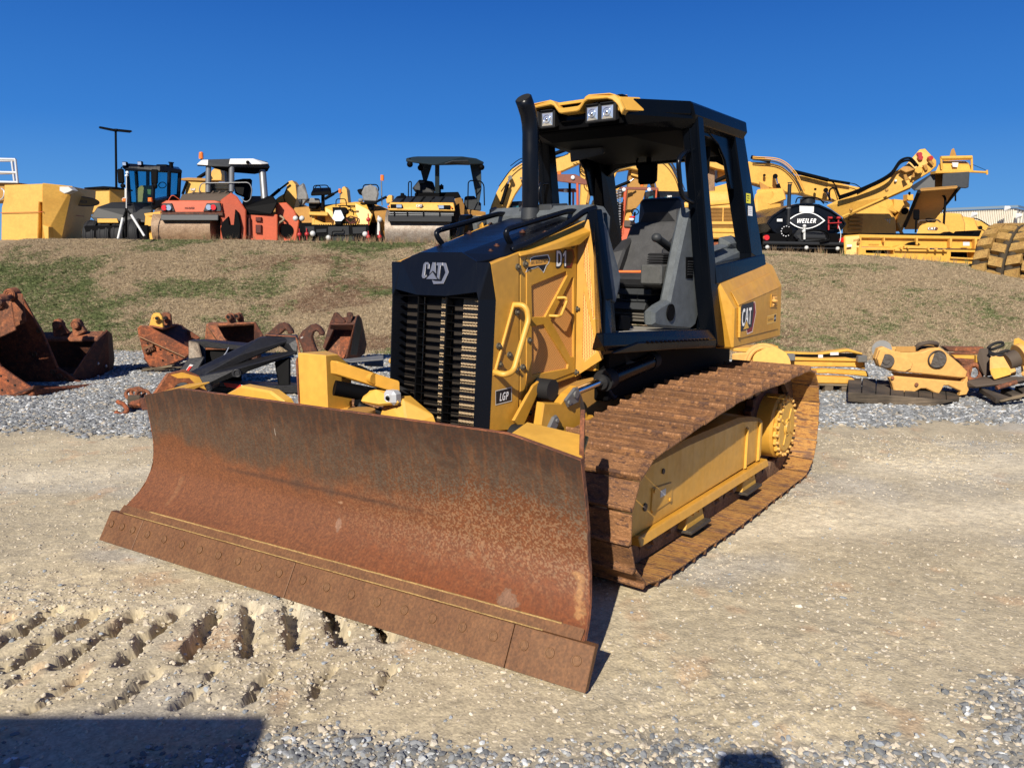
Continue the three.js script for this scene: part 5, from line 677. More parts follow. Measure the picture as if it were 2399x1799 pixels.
{ // black coupler arm with hooks
  const t = at('coupler_arm', 'scuffed black lifting arm with hooked ends and red reflective tape', 'attachment', [-3, -.07, -9.8]);
  mk('long_arm', [H([[-4.236,.137,-9.4], [-4.1,.072,-9.3], [-3.469,.434,-9.7], [-3.289,.619,-10], [-2.845,.616,-10.1], [-2.891,.63,-10.3], [-3.41,.593,-10.4], [-4.328,.079,-9.6]], .012), H([[-4.214,.137,-9.35], [-3.908,.056,-9.3], [-3.441,.287,-9.5], [-2.807,.442,-9.9], [-2.842,.463,-10], [-3.637,.299,-9.7]], .012)], M.blkr, t);
  mk('arm_end', [H([[-3.282,.649,-10.2], [-2.853,.634,-10.1], [-2.801,.619,-10], [-2.813,.418,-9.95], [-2.915,.55,-10], [-3.266,.623,-10.2], [-2.92,.611,-10.4], [-3.029,.456,-10.2]], .01)], M.blkr, t);
  mk('arm_edge', [D_.C([-3.256,.653,-10.12], [-2.831,.637,-10.05], .014), D_.C([-2.817,.627,-10], [-2.757,.439,-9.92], .02)], M.rust, t);
  for (const [pp, z] of [[[[-2.8,.627],[-2.736,.722],[-2.63,.799],[-2.57,.811],[-2.503,.773],[-2.455,.696],[-2.465,.657],[-2.525,.666],[-2.528,.696],[-2.557,.717],[-2.592,.696],[-2.611,.644],[-2.605,.584],[-2.574,.498],[-2.547,.429],[-2.562,.377],[-2.734,.377],[-2.754,.515]], -10.0], [[[-3.379,.609],[-3.303,.681],[-3.191,.771],[-3.136,.784],[-3.066,.758],[-3.015,.69],[-3,.636],[-3.028,.623],[-3.072,.627],[-3.08,.659],[-3.105,.686],[-3.143,.654],[-3.181,.618],[-3.235,.6]], -10.5]]) mk('hook', [F(pp, z, .09, .015)], M.rustd, t);
  mk('frame_box', [H([[-4.344,.55,-10.3], [-4.124,.542,-10.3], [-3.633,.479,-10.3], [-3.619,.48,-10.6], [-4.264,.524,-10.7], [-4.447,.524,-10.7], [-4.234,.479,-10.3], [-3.636,.435,-10.3]], .01)], M.blkr, t);
  mk('frame_leg', [H([[-4.302,.557,-10.2], [-4.19,.526,-10.2], [-4.118,.364,-10.1], [-4.275,.346,-10.1], [-4.429,.51,-10.5], [-4.313,.492,-10.5]], .012)], M.wornm, t);
  mk('frame_leg', [H([[-4.231,.515,-10.3], [-4.142,.462,-10.3], [-4.12,.137,-10.2], [-4.214,.173,-10.2], [-4.223,.437,-10.5], [-4.201,.106,-10.4]], .01), H([[-4.275,.346,-10.1], [-4.083,.355,-10.1], [-4.185,.08,-9.9], [-4.425,.08,-9.9], [-4.584,.041,-10.3], [-4.375,.306,-10.4]], .012)], M.blkr, t);
  mk('cross_plate', [H([[-4.18,.414,-10.4], [-3.707,.414,-10.4], [-3.644,.003,-10.2], [-4.126,.048,-10.2], [-3.761,.395,-10.55], [-4.241,.395,-10.55]], .01)], M.blm, t);
  mk('reflective_tape', [F([[-4.179,.298],[-4.137,.286],[-4.222,.174],[-4.277,.169]], -9.875, .02, .001)], M.whtp, t);
  mk('reflective_tape', [F([[-4.183,.271],[-4.147,.271],[-4.199,.203],[-4.237,.203]], -9.855, .02, .001)], M.redt, t);
  for (const q of [[-3.744,.093,-9.3], [-3.444,.245,-9.5]]) mk('pipe_end', [D_.C([q[0], q[1], q[2] + .04], [q[0], q[1], q[2] - .3], .085, .085, 22), D_.RG([q[0] + .02, q[1], q[2] + .04], [.15, 0, 1], .075, .016, 22)], M.blkr, t);
  mk('base_rail', [H([[-3.839,.019,-9.7], [-2.736,.045,-9.7], [-3.842,-.032,-9.7], [-2.74,-.041,-9.7], [-3.843,.038,-10.1], [-2.847,.011,-10.1]], .01)], M.blkr, t);
  mk('reflective_tape', [F([[-3.684,.09],[-3.46,.065],[-3.463,.005],[-3.646,.035]], -9.67, .012, .001)], M.redt, t); mk('reflective_tape', [F([[-3.456,.061],[-3.311,.035],[-3.322,-.016],[-3.463,.005]], -9.668, .012, .001)], M.whtp, t);
  mk('counterweight', [H([[-3.068,.313,-9.9], [-2.895,.373,-9.9], [-2.882,.053,-9.8], [-3.001,.045,-9.8], [-3.161,.271,-10.2], [-2.983,.332,-10.2], [-2.969,.02,-10.1]], .02)], M.blm, t);
  mk('hose', [D_.CR([[-3.987,.235,-9.9], [-3.836,.33,-9.9], [-3.765,.411,-10], [-3.783,.474,-10.2]], .012), D_.CR([[-3.621,.364,-9.9], [-3.591,.446,-10], [-3.625,.474,-10.2]], .012)], M.alu, t);
  print('chalk_mark', .07, .045, 96, (x, w, h) => { x.rotate(-.35); txt(x, 'ELT', w * .42, h * .72, h * .5, '#d9d6cf'); }, [-2.744,.633,-9.985], [1, 0, 0], [0, 1, 0], t);
}
{ const t = at('chain_hook', 'small rusty chain and hook lying on gravel left of the blade', 'chain', [-4.2, -.07, -8.9]); mk('hook', [D_.CR([[-4.544,.028,-8.7], [-4.424,.012,-8.6], [-4.344,-.039,-8.5], [-4.417,-.084,-8.5], [-4.475,-.048,-8.5]], .045, 8, 20), H([[-4.342,.021,-8.6], [-4.235,.051,-8.6], [-4.231,.006,-8.6], [-4.38,-.029,-8.7]], .03)], M.rusto, t); for (const q of [[-4.518,.062,-9], [-4.479,.069,-9.05], [-4.37,.063,-8.95]]) mk('link', [RG(q, [.3, .6, .5], .07, .022, 16)], M.rust, t); }
{ const t = at('wood_block', 'weathered timber block beside the rusty chain', 'timber', [-4.1, -.07, -8.7]); mk('block', [H([[-4.416,.086,-8.7], [-4.287,.094,-8.7], [-4.287,.001,-8.7], [-4.424,-.014,-8.7], [-4.518,.055,-8.95], [-4.387,.047,-8.95], [-4.408,-.024,-8.95]], .01)], M.wood, t); }
{ const t = at('steel_post', 'leaning rusty steel plate behind the far end of the blade', 'plate', [-3.6, -.07, -8.3]); mk('plate', [H([[-3.937,.195,-8], [-3.891,.202,-8], [-3.87,.082,-8], [-3.922,.082,-8], [-3.944,.176,-8.1], [-3.925,.062,-8.1]], .008)], M.rustd, t); }
{ const t = at('grey_plate', 'low grey steel plate lying on gravel behind the narrow bucket', 'plate', [-2.2, -.07, -12]); mk('plate', [H([[-2.575,.123,-11.6], [-1.965,.184,-11.6], [-1.932,.151,-11.4], [-2.414,.111,-11.4], [-2.576,.108,-11.6], [-1.966,.154,-11.6]], .01), H([[-2.275,.12,-11.7], [-1.982,.14,-11.7], [-1.969,.023,-11.6], [-2.239,.033,-11.6], [-2.034,.069,-12]], .01)], M.stlp, t); }
// ---- right of the bulldozer
{ // quick coupler on a timber mat
  const t = at('quick_coupler', 'large worn yellow excavator coupler resting on grey timbers', 'coupler', [4.9, -.07, -9.6]);
  mk('upper_plate', [F([[4.532,.43],[4.561,.555],[4.626,.579],[4.725,.536],[4.862,.505],[4.977,.505],[5.11,.515],[5.211,.555],[5.306,.565],[5.376,.531],[5.594,.362],[5.699,.265],[5.683,.187],[5.62,.185],[4.96,.253],[4.767,.263],[4.677,.299],[4.579,.333]], -9.5, .10, .015)], M.yelr, t);
  mk('boss_plate', [F([[4.537,.431],[4.567,.537],[4.653,.537],[4.783,.47],[4.92,.441],[4.988,.373],[4.97,.305],[4.896,.266],[4.799,.276],[4.662,.315],[4.573,.344]], -9.46, .06, .012)], M.yelr, t);
  mk('upper_plate', [F([[4.721,.45],[4.743,.551],[4.81,.591],[4.89,.586],[4.966,.521],[5.086,.521],[5.226,.521],[5.504,.551],[5.63,.48],[5.87,.288],[5.374,.207],[4.863,.308]], -9.95, .09, .015)], M.yelr, t);
  mk('web_plate', [H([[4.83,.562,-9.6], [5.062,.562,-9.6], [4.809,.51,-9.55], [5.04,.51,-9.55], [4.981,.517,-9.9], [5.221,.517,-9.9]], .01), H([[4.808,.237,-9.62], [5.73,.168,-9.62], [4.871,.178,-9.62], [5.726,.113,-9.62], [4.973,.186,-9.95], [5.927,.115,-9.95], [5.922,.059,-9.95]], .01)], M.yeld, t);
  mk('lower_plate', [F([[4.725,.187],[4.81,.208],[5.654,.136],[5.705,.207],[5.739,.031],[5.714,-.028],[5.628,-.038],[5.637,.016],[5.475,.089],[5.418,.089],[5.394,.031],[5.361,-.028],[5.199,.05],[5.132,.05],[5.049,.001],[4.905,-.006],[4.796,.026],[4.771,.099]], -9.5, .08, .012)], M.yelr, t);
  mk('lower_plate', [F([[4.949,.115],[5.038,.137],[5.922,.062],[5.975,.135],[6.011,-.049],[5.984,-.105],[5.904,-.064],[5.735,.013],[5.674,.013],[5.613,-.09],[5.446,-.028],[5.375,-.028],[5.288,-.08],[5.137,-.08],[5.023,-.049]], -9.95, .08, .012)], M.yelr, t);
  mk('roller', [C([4.648,.533,-9.6], [4.818,.49,-9.95], .115, .115, 26)], M.stlp, t);
  mk('pin', [C([4.669,.401,-9.5], [4.64,.409,-9.44], .092, .086, 26), C([4.644,.408,-9.45], [4.632,.411,-9.425], .05, .045, 8)], M.grease, t);
  mk('pin', [C([5.328,.413,-9.55], [5.286,.423,-9.475], .105, .10, 28), RG([5.292,.422,-9.485], [0, 0, 1], .107, .010, 28)], M.grease, t);
  mk('bolt', [C([5.071,.104,-9.5], [5.055,.109,-9.47], .024, .022, 8), C([4.763,.187,-9.5], [4.748,.192,-9.47], .022, .02, 8)], M.rust, t);
  mk('hose_wrap', [D_.CR([[5.099,.501,-9.7], [5.128,.589,-9.62], [5.211,.616,-9.6], [5.346,.6,-9.65], [5.441,.558,-9.8]], .05, 8, 18), D_.CR([[5.162,.479,-9.8], [5.193,.541,-9.7], [5.31,.551,-9.7], [5.397,.535,-9.75]], .035, 8, 14)], M.rubr, t);
  mk('eye', [RG([5.894,.225,-9.7], [.1, .2, 1], .10, .035, 20), H([[5.7,.31,-9.66], [5.861,.304,-9.7], [5.838,.145,-9.7], [5.734,.161,-9.66], [5.884,.269,-9.8]], .015)], M.rust, t);
}
{ const t = at('timber_mat', 'grey weathered timber mat under the yellow coupler', 'timber mat', [4.7, -.07, -9.6]);
  const fz = [[-60, 700, 870], [120, 690, 885], [300, 715, 910], [480, 740, 925], [660, 760, 935], [850, 790, 955], [1035, 810, 970], [1210, 850, 985], [1360, 870, 985]];
  mk('front_beam', [H([[4.073,.059,-9.15], [4.732,.021,-9.05], [5.309,-.03,-9.1], [4.08,-.04,-9.15], [4.741,-.077,-9.05], [5.075,-.077,-9.07], [4.14,.028,-9.3], [5.397,-.059,-9.25]], .01)], M.wood, t);
  for (const q of [[[4.482,.081,-10.1], [4.645,.081,-10.1], [4.263,.041,-9.25], [4.117,.046,-9.25]], [[4.676,.081,-10.1], [4.836,.07,-10.1], [4.439,.022,-9.25], [4.285,.037,-9.25]], [[4.864,.065,-10.1], [4.983,.056,-10], [4.615,.008,-9.25], [4.458,.019,-9.25]], [[5.004,.05,-10], [5.111,.042,-9.9], [4.765,.006,-9.2], [4.613,.013,-9.2]], [[5.133,.042,-9.9], [5.241,.028,-9.8], [4.942,-.011,-9.2], [4.782,.003,-9.2]], [[5.261,.028,-9.8], [5.368,.015,-9.7], [5.117,-.026,-9.2], [4.959,-.013,-9.2]], [[5.388,.015,-9.7], [5.548,-.015,-9.7], [5.282,-.04,-9.2], [5.136,-.029,-9.2]], [[5.568,-.015,-9.7], [5.719,-.045,-9.7], [5.499,-.04,-9.3], [5.329,-.045,-9.25]]]) mk('plank', [H([...q, ...q.map(([x, y, z]) => [x, y - .045, z])], .006)], M.woodd, t); }
{ // yellow linkage bars on a pallet
  const t = at('linkage_bars', 'stack of long yellow loader linkage bars behind the track', 'machine parts', [3.6, -.07, -10.6]);
  mk('bar', [F([[3.536,.381],[3.832,.387],[4.215,.37],[4.634,.43],[4.829,.37],[4.821,.344],[4.616,.387],[4.217,.336],[3.835,.349],[3.538,.353]], -10.5, .14, .012)], M.yelb, t);
  mk('bar', [F([[3.555,.35],[4.098,.322],[4.555,.329],[4.777,.28],[4.785,.175],[4.606,.207],[3.98,.207],[3.56,.27]], -10.3, .16, .012)], M.yelf, t);
  mk('bar', [F([[3.657,.33],[4.536,.309],[4.682,.316],[4.8,.284],[4.58,.284],[3.658,.301]], -10.27, .12, .01)], M.yelb, t);
  mk('bar', [F([[3.967,.19],[4.171,.205],[4.541,.184],[4.726,.174],[4.752,.101],[4.586,.122],[4.195,.149],[3.99,.149]], -10.1, .16, .012)], M.yelb, t);
  mk('bar', [F([[3.973,.131],[4.482,.107],[4.525,.082],[4.468,.025],[3.98,.033]], -10.0, .18, .012)], M.yelf, t);
  mk('bar', [F([[3.162,.386],[3.798,.419],[3.812,.352],[3.319,.33],[3.164,.341]], -10.9, .3, .01)], M.yelf, t);
  mk('inner_rail', [F([[3.648,.355],[4.787,.355],[4.79,.313],[3.649,.33]], -10.42, .2, .006)], M.blm, t);
  mk('end_boss', [C([3.393,.27,-10.3], [3.475,.235,-10.55], .26, .26, 30), RG([3.393,.27,-10.3], [0, 0, 1], .2, .03, 30), H([[3.021,.362,-10.4], [3.314,.383,-10.4], [3.678,.256,-10.4], [3.025,.277,-10.4], [3.748,.249,-10.6], [3.08,.314,-10.6]], .02)], M.yelr, t);
  mk('end_boss', [C([3.408,.271,-10], [3.476,.242,-10.2], .24, .24, 30), C([3.388,.303,-10.29], [3.375,.308,-10.25], .14, .13, 26)], M.yelb, t);
  mk('clamp', [B(...[0, 0].map((_, i) => [3.677,.325,-10.2][0] + (i ? .1 : 0)), ...[0, 0].map((_, i) => [3.678,.309,-10.2][1] + (i ? .09 : 0)), -10.24, -10.16, .01), B(...[0, 0].map((_, i) => [4.618,.294,-10.2][0] + (i ? .12 : 0)), ...[0, 0].map((_, i) => [4.618,.288,-10.2][1] + (i ? .09 : 0)), -10.24, -10.16, .01)], M.stlp, t);
  mk('tag', [F([[4.329,.396],[4.442,.4],[4.445,.36],[4.332,.356]], -10.38, .01, .001), F([[4.168,.364],[4.231,.364],[4.234,.318],[4.171,.318]], -10.38, .01, .001), F([[3.602,.373],[3.69,.375],[3.692,.335],[3.604,.333]], -10.38, .01, .001)], M.wht, t);
}
{ const t = at('wooden_pallet', 'pale wooden pallet under the yellow linkage bars', 'pallet', [4.2, -.07, -10.2]); for (const [a, b] of [[[[3.98,.029],[4.468,.02],[4.47,-.004],[3.982,.004]], 1], [[[3.987,-.075],[4.455,-.079],[4.457,-.108],[3.988,-.099]], 1]]) mk('board', [F(a, -10, .12, .004)], M.woodp, t); for (const q of [[4.005,-.037,-10], [4.188,-.042,-10], [4.412,-.046,-10]]) mk('block', [B(q[0] - .05, q[0] + .06, q[1] - .07, q[1] + .07, -10.12, -10.01, .005)], M.wood, t); mk('board', [B(3.2, 4.6, .02, .045, -10.6, -10.2, .004)], M.woodp, t); }
{ // yellow rotating attachment at the right edge
  const t = at('tilt_attachment', 'yellow rotator attachment with black hoses at the right edge', 'attachment', [6.1, -.07, -9.8]);
  mk('body', [H([[5.97,.439,-9.5], [6.194,.488,-9.5], [6.218,.29,-9.4], [5.972,.193,-9.4], [5.955,.282,-9.45], [6.231,.386,-9.9], [6.485,.436,-9.9], [6.554,.174,-9.9], [6.308,.123,-9.9]], .015)], M.yelr, t);
  mk('body_edge', [H([[5.934,.306,-9.42], [6.151,.325,-9.42], [6.152,.254,-9.38], [5.956,.2,-9.36], [5.937,.251,-9.4], [6.059,.26,-9.6], [6.281,.279,-9.6]], .01)], M.yelb, t);
  mk('side_bracket', [H([[5.947,.521,-9.7], [6.035,.521,-9.7], [6.047,.377,-9.6], [6.054,.22,-9.6], [5.988,.201,-9.6], [5.961,.284,-9.7], [5.928,.423,-9.7], [6.112,.48,-9.95], [6.27,.207,-9.95]], .015)], M.rubr, t);
  mk('ring', [D_.C([6.134,.398,-9.45], [6.28,.456,-9.45], .17, .20, 28)], M.rubr, t); mk('ring', [D_.C([6.235,.481,-9.4], [6.29,.501,-9.4], .24, .24, 30)], M.yelr, t);
  mk('upright', [H([[6.307,.659,-9.6], [6.354,.669,-9.6], [6.488,.592,-9.6], [6.506,.436,-9.6], [6.334,.504,-9.6], [6.309,.601,-9.6], [6.417,.633,-9.75], [6.605,.436,-9.75]], .012)], M.yelb, t);
  mk('upright', [H([[6.34,.468,-9.5], [6.453,.488,-9.5], [6.488,.177,-9.5], [6.386,.226,-9.5], [6.56,.429,-9.8], [6.692,.139,-9.8]], .012)], M.yelr, t);
  mk('hose', [D_.CR([[6.067,.505,-9.75], [6.052,.551,-9.7], [6.134,.604,-9.7], [6.211,.611,-9.7], [6.229,.585,-9.7], [6.15,.541,-9.7], [6.105,.515,-9.75], [6.114,.539,-9.8]], .032, 8, 34), D_.CR([[6.037,.501,-9.7], [6.085,.475,-9.6], [6.175,.52,-9.55], [6.276,.504,-9.6]], .035, 8, 20), D_.CR([[5.997,.485,-9.6], [6.053,.468,-9.5], [6.166,.488,-9.5]], .03, 8, 14)], M.rub, t);
  mk('base_plate', [H([[5.721,.138,-9.5], [5.971,.171,-9.6], [6.19,.203,-9.4], [6.4,.193,-9.4], [6.167,.171,-9.3], [5.762,.097,-9.4], [5.727,.08,-9.5], [6.665,.072,-9.9]], .02)], M.rubr, t);
}
{ const t = at('rusty_beam', 'long rusty steel channel behind the yellow coupler', 'beam', [6, -.07, -10.6]); mk('channel', [F([[5.994,.448],[6.549,.443],[6.556,.379],[6.075,.379]], -10.6, .12, .01), F([[6.03,.37],[6.43,.396],[6.434,.359],[6.064,.354]], -10.5, .08, .006)], M.rust, t); mk('rail', [F([[6.036,.35],[6.405,.344],[6.41,.291],[6.082,.302]], -10.45, .12, .008)], M.yelf, t); mk('rusty_block', [F([[6.017,.312],[6.152,.312],[6.321,.291],[6.288,.196],[6.184,.196],[6.097,.238]], -10.3, .2, .015)], M.rust, t); mk('end_plate', [F([[6.241,.37],[6.283,.365],[6.298,.266],[6.251,.277]], -10.25, .06, .008)], M.yelb, t); }
{ const t = at('plank_pallet', 'dark plank pallet under the yellow rotator attachment', 'pallet', [6, -.07, -9.2]); for (const q of [[[5.864,.065,-9.5], [5.95,.039,-9.4], [5.99,.017,-9.1], [5.77,.017,-9]], [[6.206,.023,-9.6], [6.287,.043,-9.6], [6.269,.018,-9.3], [6.124,.008,-9.25]], [[6.448,.045,-9.7], [6.623,.065,-9.7], [6.427,.039,-9.4], [6.285,.037,-9.3]]]) mk('plank', [H([...q, ...q.map(([x, y, z]) => [x, y - .05, z])], .006)], M.woodd, t); mk('edge_board', [H([[5.809,-.007,-9], [6.156,.091,-9], [5.829,-.021,-9], [6.159,.063,-9], [5.891,-.012,-9.1], [6.223,.082,-9.1]], .004)], M.woodp, t); mk('bar', [D_.C([5.948,.095,-9.3], [6.186,.171,-9.3], .05)], M.rust, t); }
// ---------------------------------------------------------------- machines parked on the upper yard, left to right
const ell = (x, y, rx, ry, n = 32) => Array.from({ length: n }, (_, i) => [x + rx * Math.cos(i / n * 6.2832), y + ry * Math.sin(i / n * 6.2832)]);
const wheel = (p, r, w, ax, nm, parent, rim) => { const a = V3(...ax).normalize(), e = [p[0] - a.x * w / 2, p[1] - a.y * w / 2, p[2] - a.z * w / 2], f = [p[0] + a.x * w / 2, p[1] + a.y * w / 2, p[2] + a.z * w / 2]; const m = mk(nm, [C(e, f, r * .96, r * .96, 32), RG([p[0] + a.x * w * .3, p[1], p[2] + a.z * w * .3], ax, r * .88, r * .12), RG([p[0] - a.x * w * .3, p[1], p[2] - a.z * w * .3], ax, r * .88, r * .12)], M.rub, parent); if (rim) mk('rim', [C([p[0] + a.x * (w / 2 - .04), p[1], p[2] + a.z * (w / 2 - .04)], [p[0] + a.x * (w / 2 + .02), p[1], p[2] + a.z * (w / 2 + .02)], r * .55, r * .5, 24)], rim, m); return m; };
{
  const t = at('work_platform', 'aluminium guard rails of a raised work platform at the left edge', 'platform', [-16, 2.1, -24]);
  for (const [a, b] of [[[-15.934,4.473,-23.5], [-14.685,4.453,-23.5]], [[-15.978,4.096,-23.5], [-14.684,4.076,-23.5]], [[-16.665,4.135,-24.5], [-15.324,4.156,-24.5]], [[-16.619,4.529,-24.5], [-15.336,4.529,-24.5]], [[-16.01,3.816,-23.5], [-14.686,3.796,-23.5]]]) mk('rail', [C(a, b, .035)], M.alu, t);
  for (const [a, b] of [[[-14.684,4.461,-23.5], [-14.688,3.776,-23.5]], [[-15.421,4.529,-24.5], [-15.407,3.864,-24.5]], [[-15.362,4.453,-23.5], [-15.415,3.796,-23.5]]]) mk('upright', [C(a, b, .035)], M.alu, t);
  mk('platform_body', [F([[-16.081,3.805],[-14.737,3.793],[-14.744,3.725],[-15.14,3.704],[-15.207,3.28],[-15.313,3.26],[-16.144,3.26]], -23.6, 1.2)], M.yeld, t); mk('hose', [E_.CR([[-15.123,3.608,-23.4], [-14.985,3.52,-23.3], [-15.023,3.36,-23.3], [-15.179,3.287,-23.4]], .04)], M.alu, t);
}
{
  const t = at('hopper', 'large plain yellow steel hopper with dark oval sign, leftmost on the bank', 'hopper', [-14.5, 2, -22.5]);
  mk('front_panel', [F([[-14.388,3.622],[-13.283,3.66],[-13.336,3.143],[-13.446,3.143],[-13.589,2.095],[-14.651,2.056],[-14.536,2.989],[-14.444,3.22]], -22.4, .9, .02)], M.yelp, t);
  mk('corner_panel', [H([[-13.253,3.656,-22.35], [-12.661,3.605,-22.75], [-13.412,2.095,-22.35], [-13.11,2.101,-22.7], [-13.796,3.739,-23.3], [-13.023,3.648,-23.4], [-13.481,2.113,-23.4]], .015)], M.yelp, t);
  mk('side_panel', [H([[-12.667,3.598,-22.76], [-13.298,3.668,-25.2], [-13.347,3.322,-25.2], [-13.576,2.922,-25], [-13.693,2.14,-25], [-13.122,2.101,-22.72], [-13.982,3.759,-25]], .015)], M.yelp, t, 'shaded side panel');
  mk('foot_plate', [F([[-13.358,2.521],[-13.187,2.462],[-13.228,2.055],[-13.327,2.055]], -22.3, .3)], M.yelp, t); mk('gap_plate', [F([[-13.774,3.175],[-13.633,3.175],[-13.742,2.104],[-13.884,2.104]], -22.9, .2)], M.blm, t);
  mk('strap', [E_.C([-14.545,2.851,-22.36], [-13.358,2.878,-22.36], .018, .018, 6), E_.C([-13.322,2.875,-22.3], [-13.025,2.827,-23.9], .018, .018, 6)], M.orgp, t);
  mk('lamp_bracket', [F([[-12.771,3.569],[-12.514,3.569],[-12.405,3.473],[-12.529,3.415],[-12.651,3.377],[-12.782,3.454]], -22.3, .3)], M.whtp, t);
  print('maker_sign', 1.3, .31, 256, (x, w, h) => { x.lineWidth = h * .08; x.strokeStyle = '#1c1a14'; x.beginPath(); x.ellipse(w / 2, h / 2, w * .46, h * .43, 0, 0, 7); x.fillStyle = '#9a6d14'; x.fill(); x.stroke(); x.save(); x.translate(w / 2, h * .52); x.scale(.82, 1); txt(x, 'WEILER', 0, 0, h * .34, '#1c1a14'); x.restore(); }, [-12.936,3.262,-23.75], [.35, 0, -1], [0, 1, 0], t, 'dark oval maker sign');
}
{ const t = at('hopper', 'second yellow steel hopper standing behind the leftmost one', 'hopper', [-13, 2, -27]); mk('front_panel', [F([[-14.633,3.854],[-14.296,3.9],[-13.752,3.886],[-13.816,3.158],[-14.706,3.065]], -27, 1, .02)], M.yelp, t); mk('side_panel', [H([[-13.752,3.891,-27], [-13.408,3.878,-27.6], [-13.832,2.972,-27], [-13.481,3,-27.6], [-14.189,3.957,-28], [-13.896,3.948,-28.5], [-13.776,3.019,-28]], .02)], M.yelp, t); mk('top_rim', [F([[-14.571,3.928],[-13.906,3.974],[-13.483,3.947],[-13.488,3.892],[-14.577,3.864]], -26.9, 1.2, .02)], M.blm, t); mk('pipe_elbow', [E_.C([-12.694,3.819,-26], [-12.724,3.463,-26], .10), E_.SP([-12.792,3.463,-26], .14)], M.whtp, t); }
{
  const t = at('tired_roller', 'black and yellow pneumatic roller with a glazed black cab', 'road roller', [-11, 2, -22.6]);
  mk('hood', [H([[-11.712,2.715,-21.9], [-11.58,2.966,-22], [-11.283,3.107,-22.2], [-10.43,3.148,-22.6], [-10.208,2.945,-22.3], [-10.26,2.59,-22.1], [-11.599,2.601,-21.9], [-12.343,3.017,-23.6], [-10.79,3.179,-23.6], [-10.831,2.65,-23.6]], .03)], M.gryk, t);
  mk('hood_side', [H([[-10.659,3.092,-22.2], [-10.286,3.13,-22.5], [-10.2,2.791,-22.3], [-10.498,2.552,-22.1], [-10.669,2.55,-22.05], [-10.744,2.646,-23.5], [-10.743,3.193,-23.5]], .02)], M.blk, t);
  mk('number_plate', [F([[-11.541,2.67],[-10.989,2.67],[-10.96,2.557],[-11.54,2.557]], -21.84, .04, .004)], M.yelb, t);
  mk('frame', [H([[-11.868,2.446,-21.8], [-10.176,2.468,-21.9], [-10.203,2.125,-21.9], [-11.84,2.123,-21.8], [-12.721,2.527,-23.6], [-11.008,2.527,-23.6], [-11.034,2.199,-23.6]], .03)], M.blm, t);
  for (const x of [[-11.791,2.247,-22.2], [-11.397,2.247,-22.2], [-11.003,2.247,-22.2], [-10.605,2.305,-22.2]]) wheel([x[0], x[1] - .05, x[2]], .46, .32, [1, 0, 0], 'tire', t);
  mk('yellow_frame', [H([[-10.241,2.738,-22], [-9.894,2.862,-22.2], [-9.811,2.51,-22], [-9.902,2.089,-22], [-10.244,2.204,-22], [-10.278,2.51,-22], [-10.435,2.844,-23.4], [-10.851,2.804,-23.4], [-10.525,2.194,-23.4]], .03)], M.yelb, t); mk('step_arc', [F([[-10.264,2.393],[-10.161,2.47],[-10.043,2.489],[-9.89,2.451],[-9.817,2.393],[-9.898,2.355],[-10.209,2.355]], -21.9, .1)], M.blm, t);
  mk('frame_plate', [F([[-10.297,2.817],[-9.825,2.874],[-9.833,2.779],[-10.265,2.721]], -21.98, .2)], M.yelb, t); mk('foot', [F([[-10.16,2.28],[-10.004,2.28],[-10.019,2.089],[-10.155,2.089]], -21.9, .2)], M.yelb, t);
  // cab
  mk('cab_roof', [H([[-10.936,4.106,-22.3], [-10.861,4.193,-22.4], [-9.882,4.125,-22.3], [-9.43,4.043,-22.6], [-9.435,3.985,-22.6], [-9.869,3.999,-22.25], [-10.864,4.031,-22.3], [-11.595,4.37,-24], [-10.093,4.269,-24], [-10.06,4.146,-24]], .025)], M.blk, t);
  for (const [a, b] of [[[-10.843,4.017,-22.35], [-10.847,3.12,-22.35]], [[-10.043,4.006,-22.25], [-10.152,3.114,-22.25]], [[-9.682,4.003,-22.4], [-9.754,3.297,-22.4]], [[-9.516,3.995,-22.7], [-9.605,3.318,-22.7]], [[-11.022,4.187,-24], [-11.098,3.225,-24]], [[-11.379,4.187,-24], [-11.394,3.225,-24]]]) mk('cab_post', [C(a, b, .055, .055, 8)], M.blk, t);
  mk('cab_body', [H([[-10.17,3.133,-22.25], [-9.737,3.258,-22.4], [-9.579,3.396,-22.7], [-10.07,3.396,-23.8], [-9.587,3.006,-22.7], [-10.168,2.945,-22.3], [-11.601,3.198,-23.9], [-10.476,3.033,-23.9]], .02)], M.blk, t); mk('seat', [H([[-10.846,3.575,-23], [-10.479,3.614,-23], [-10.51,3.135,-22.9], [-10.833,3.135,-22.9], [-10.943,3.639,-23.3], [-10.696,3.207,-23.4]], .05)], M.yeld, t);
  for (const q of [[[-10.837,4.01,-22.36], [-10.061,4.001,-22.27], [-10.163,3.134,-22.27], [-10.843,3.133,-22.36]], [[-10.042,3.993,-22.27], [-9.694,3.992,-22.4], [-9.762,3.297,-22.4], [-10.147,3.142,-22.27]], [[-9.679,3.994,-22.42], [-9.525,3.984,-22.7], [-9.609,3.376,-22.7], [-9.754,3.306,-22.42]], [[-11.559,4.177,-23.98], [-10.07,4.177,-23.98], [-10.158,3.244,-23.98], [-11.617,3.223,-23.98]]]) mk('window_pane', [H([...q, ...q.map((p) => [p[0], p[1], p[2] - .012])], 0)], M.pane, t);
  for (const q of [[-10.841,4.182,-22.2], [-10.413,4.197,-22.2]]) { const h = mk('work_light', [B(q[0] - .065, q[0] + .065, q[1] - .06, q[1] + .06, q[2] - .1, q[2], .015)], M.blm, t); mk('lens', [B(q[0] - .05, q[0] + .05, q[1] - .045, q[1] + .045, q[2], q[2] + .015, .005)], M.lamp, h); }
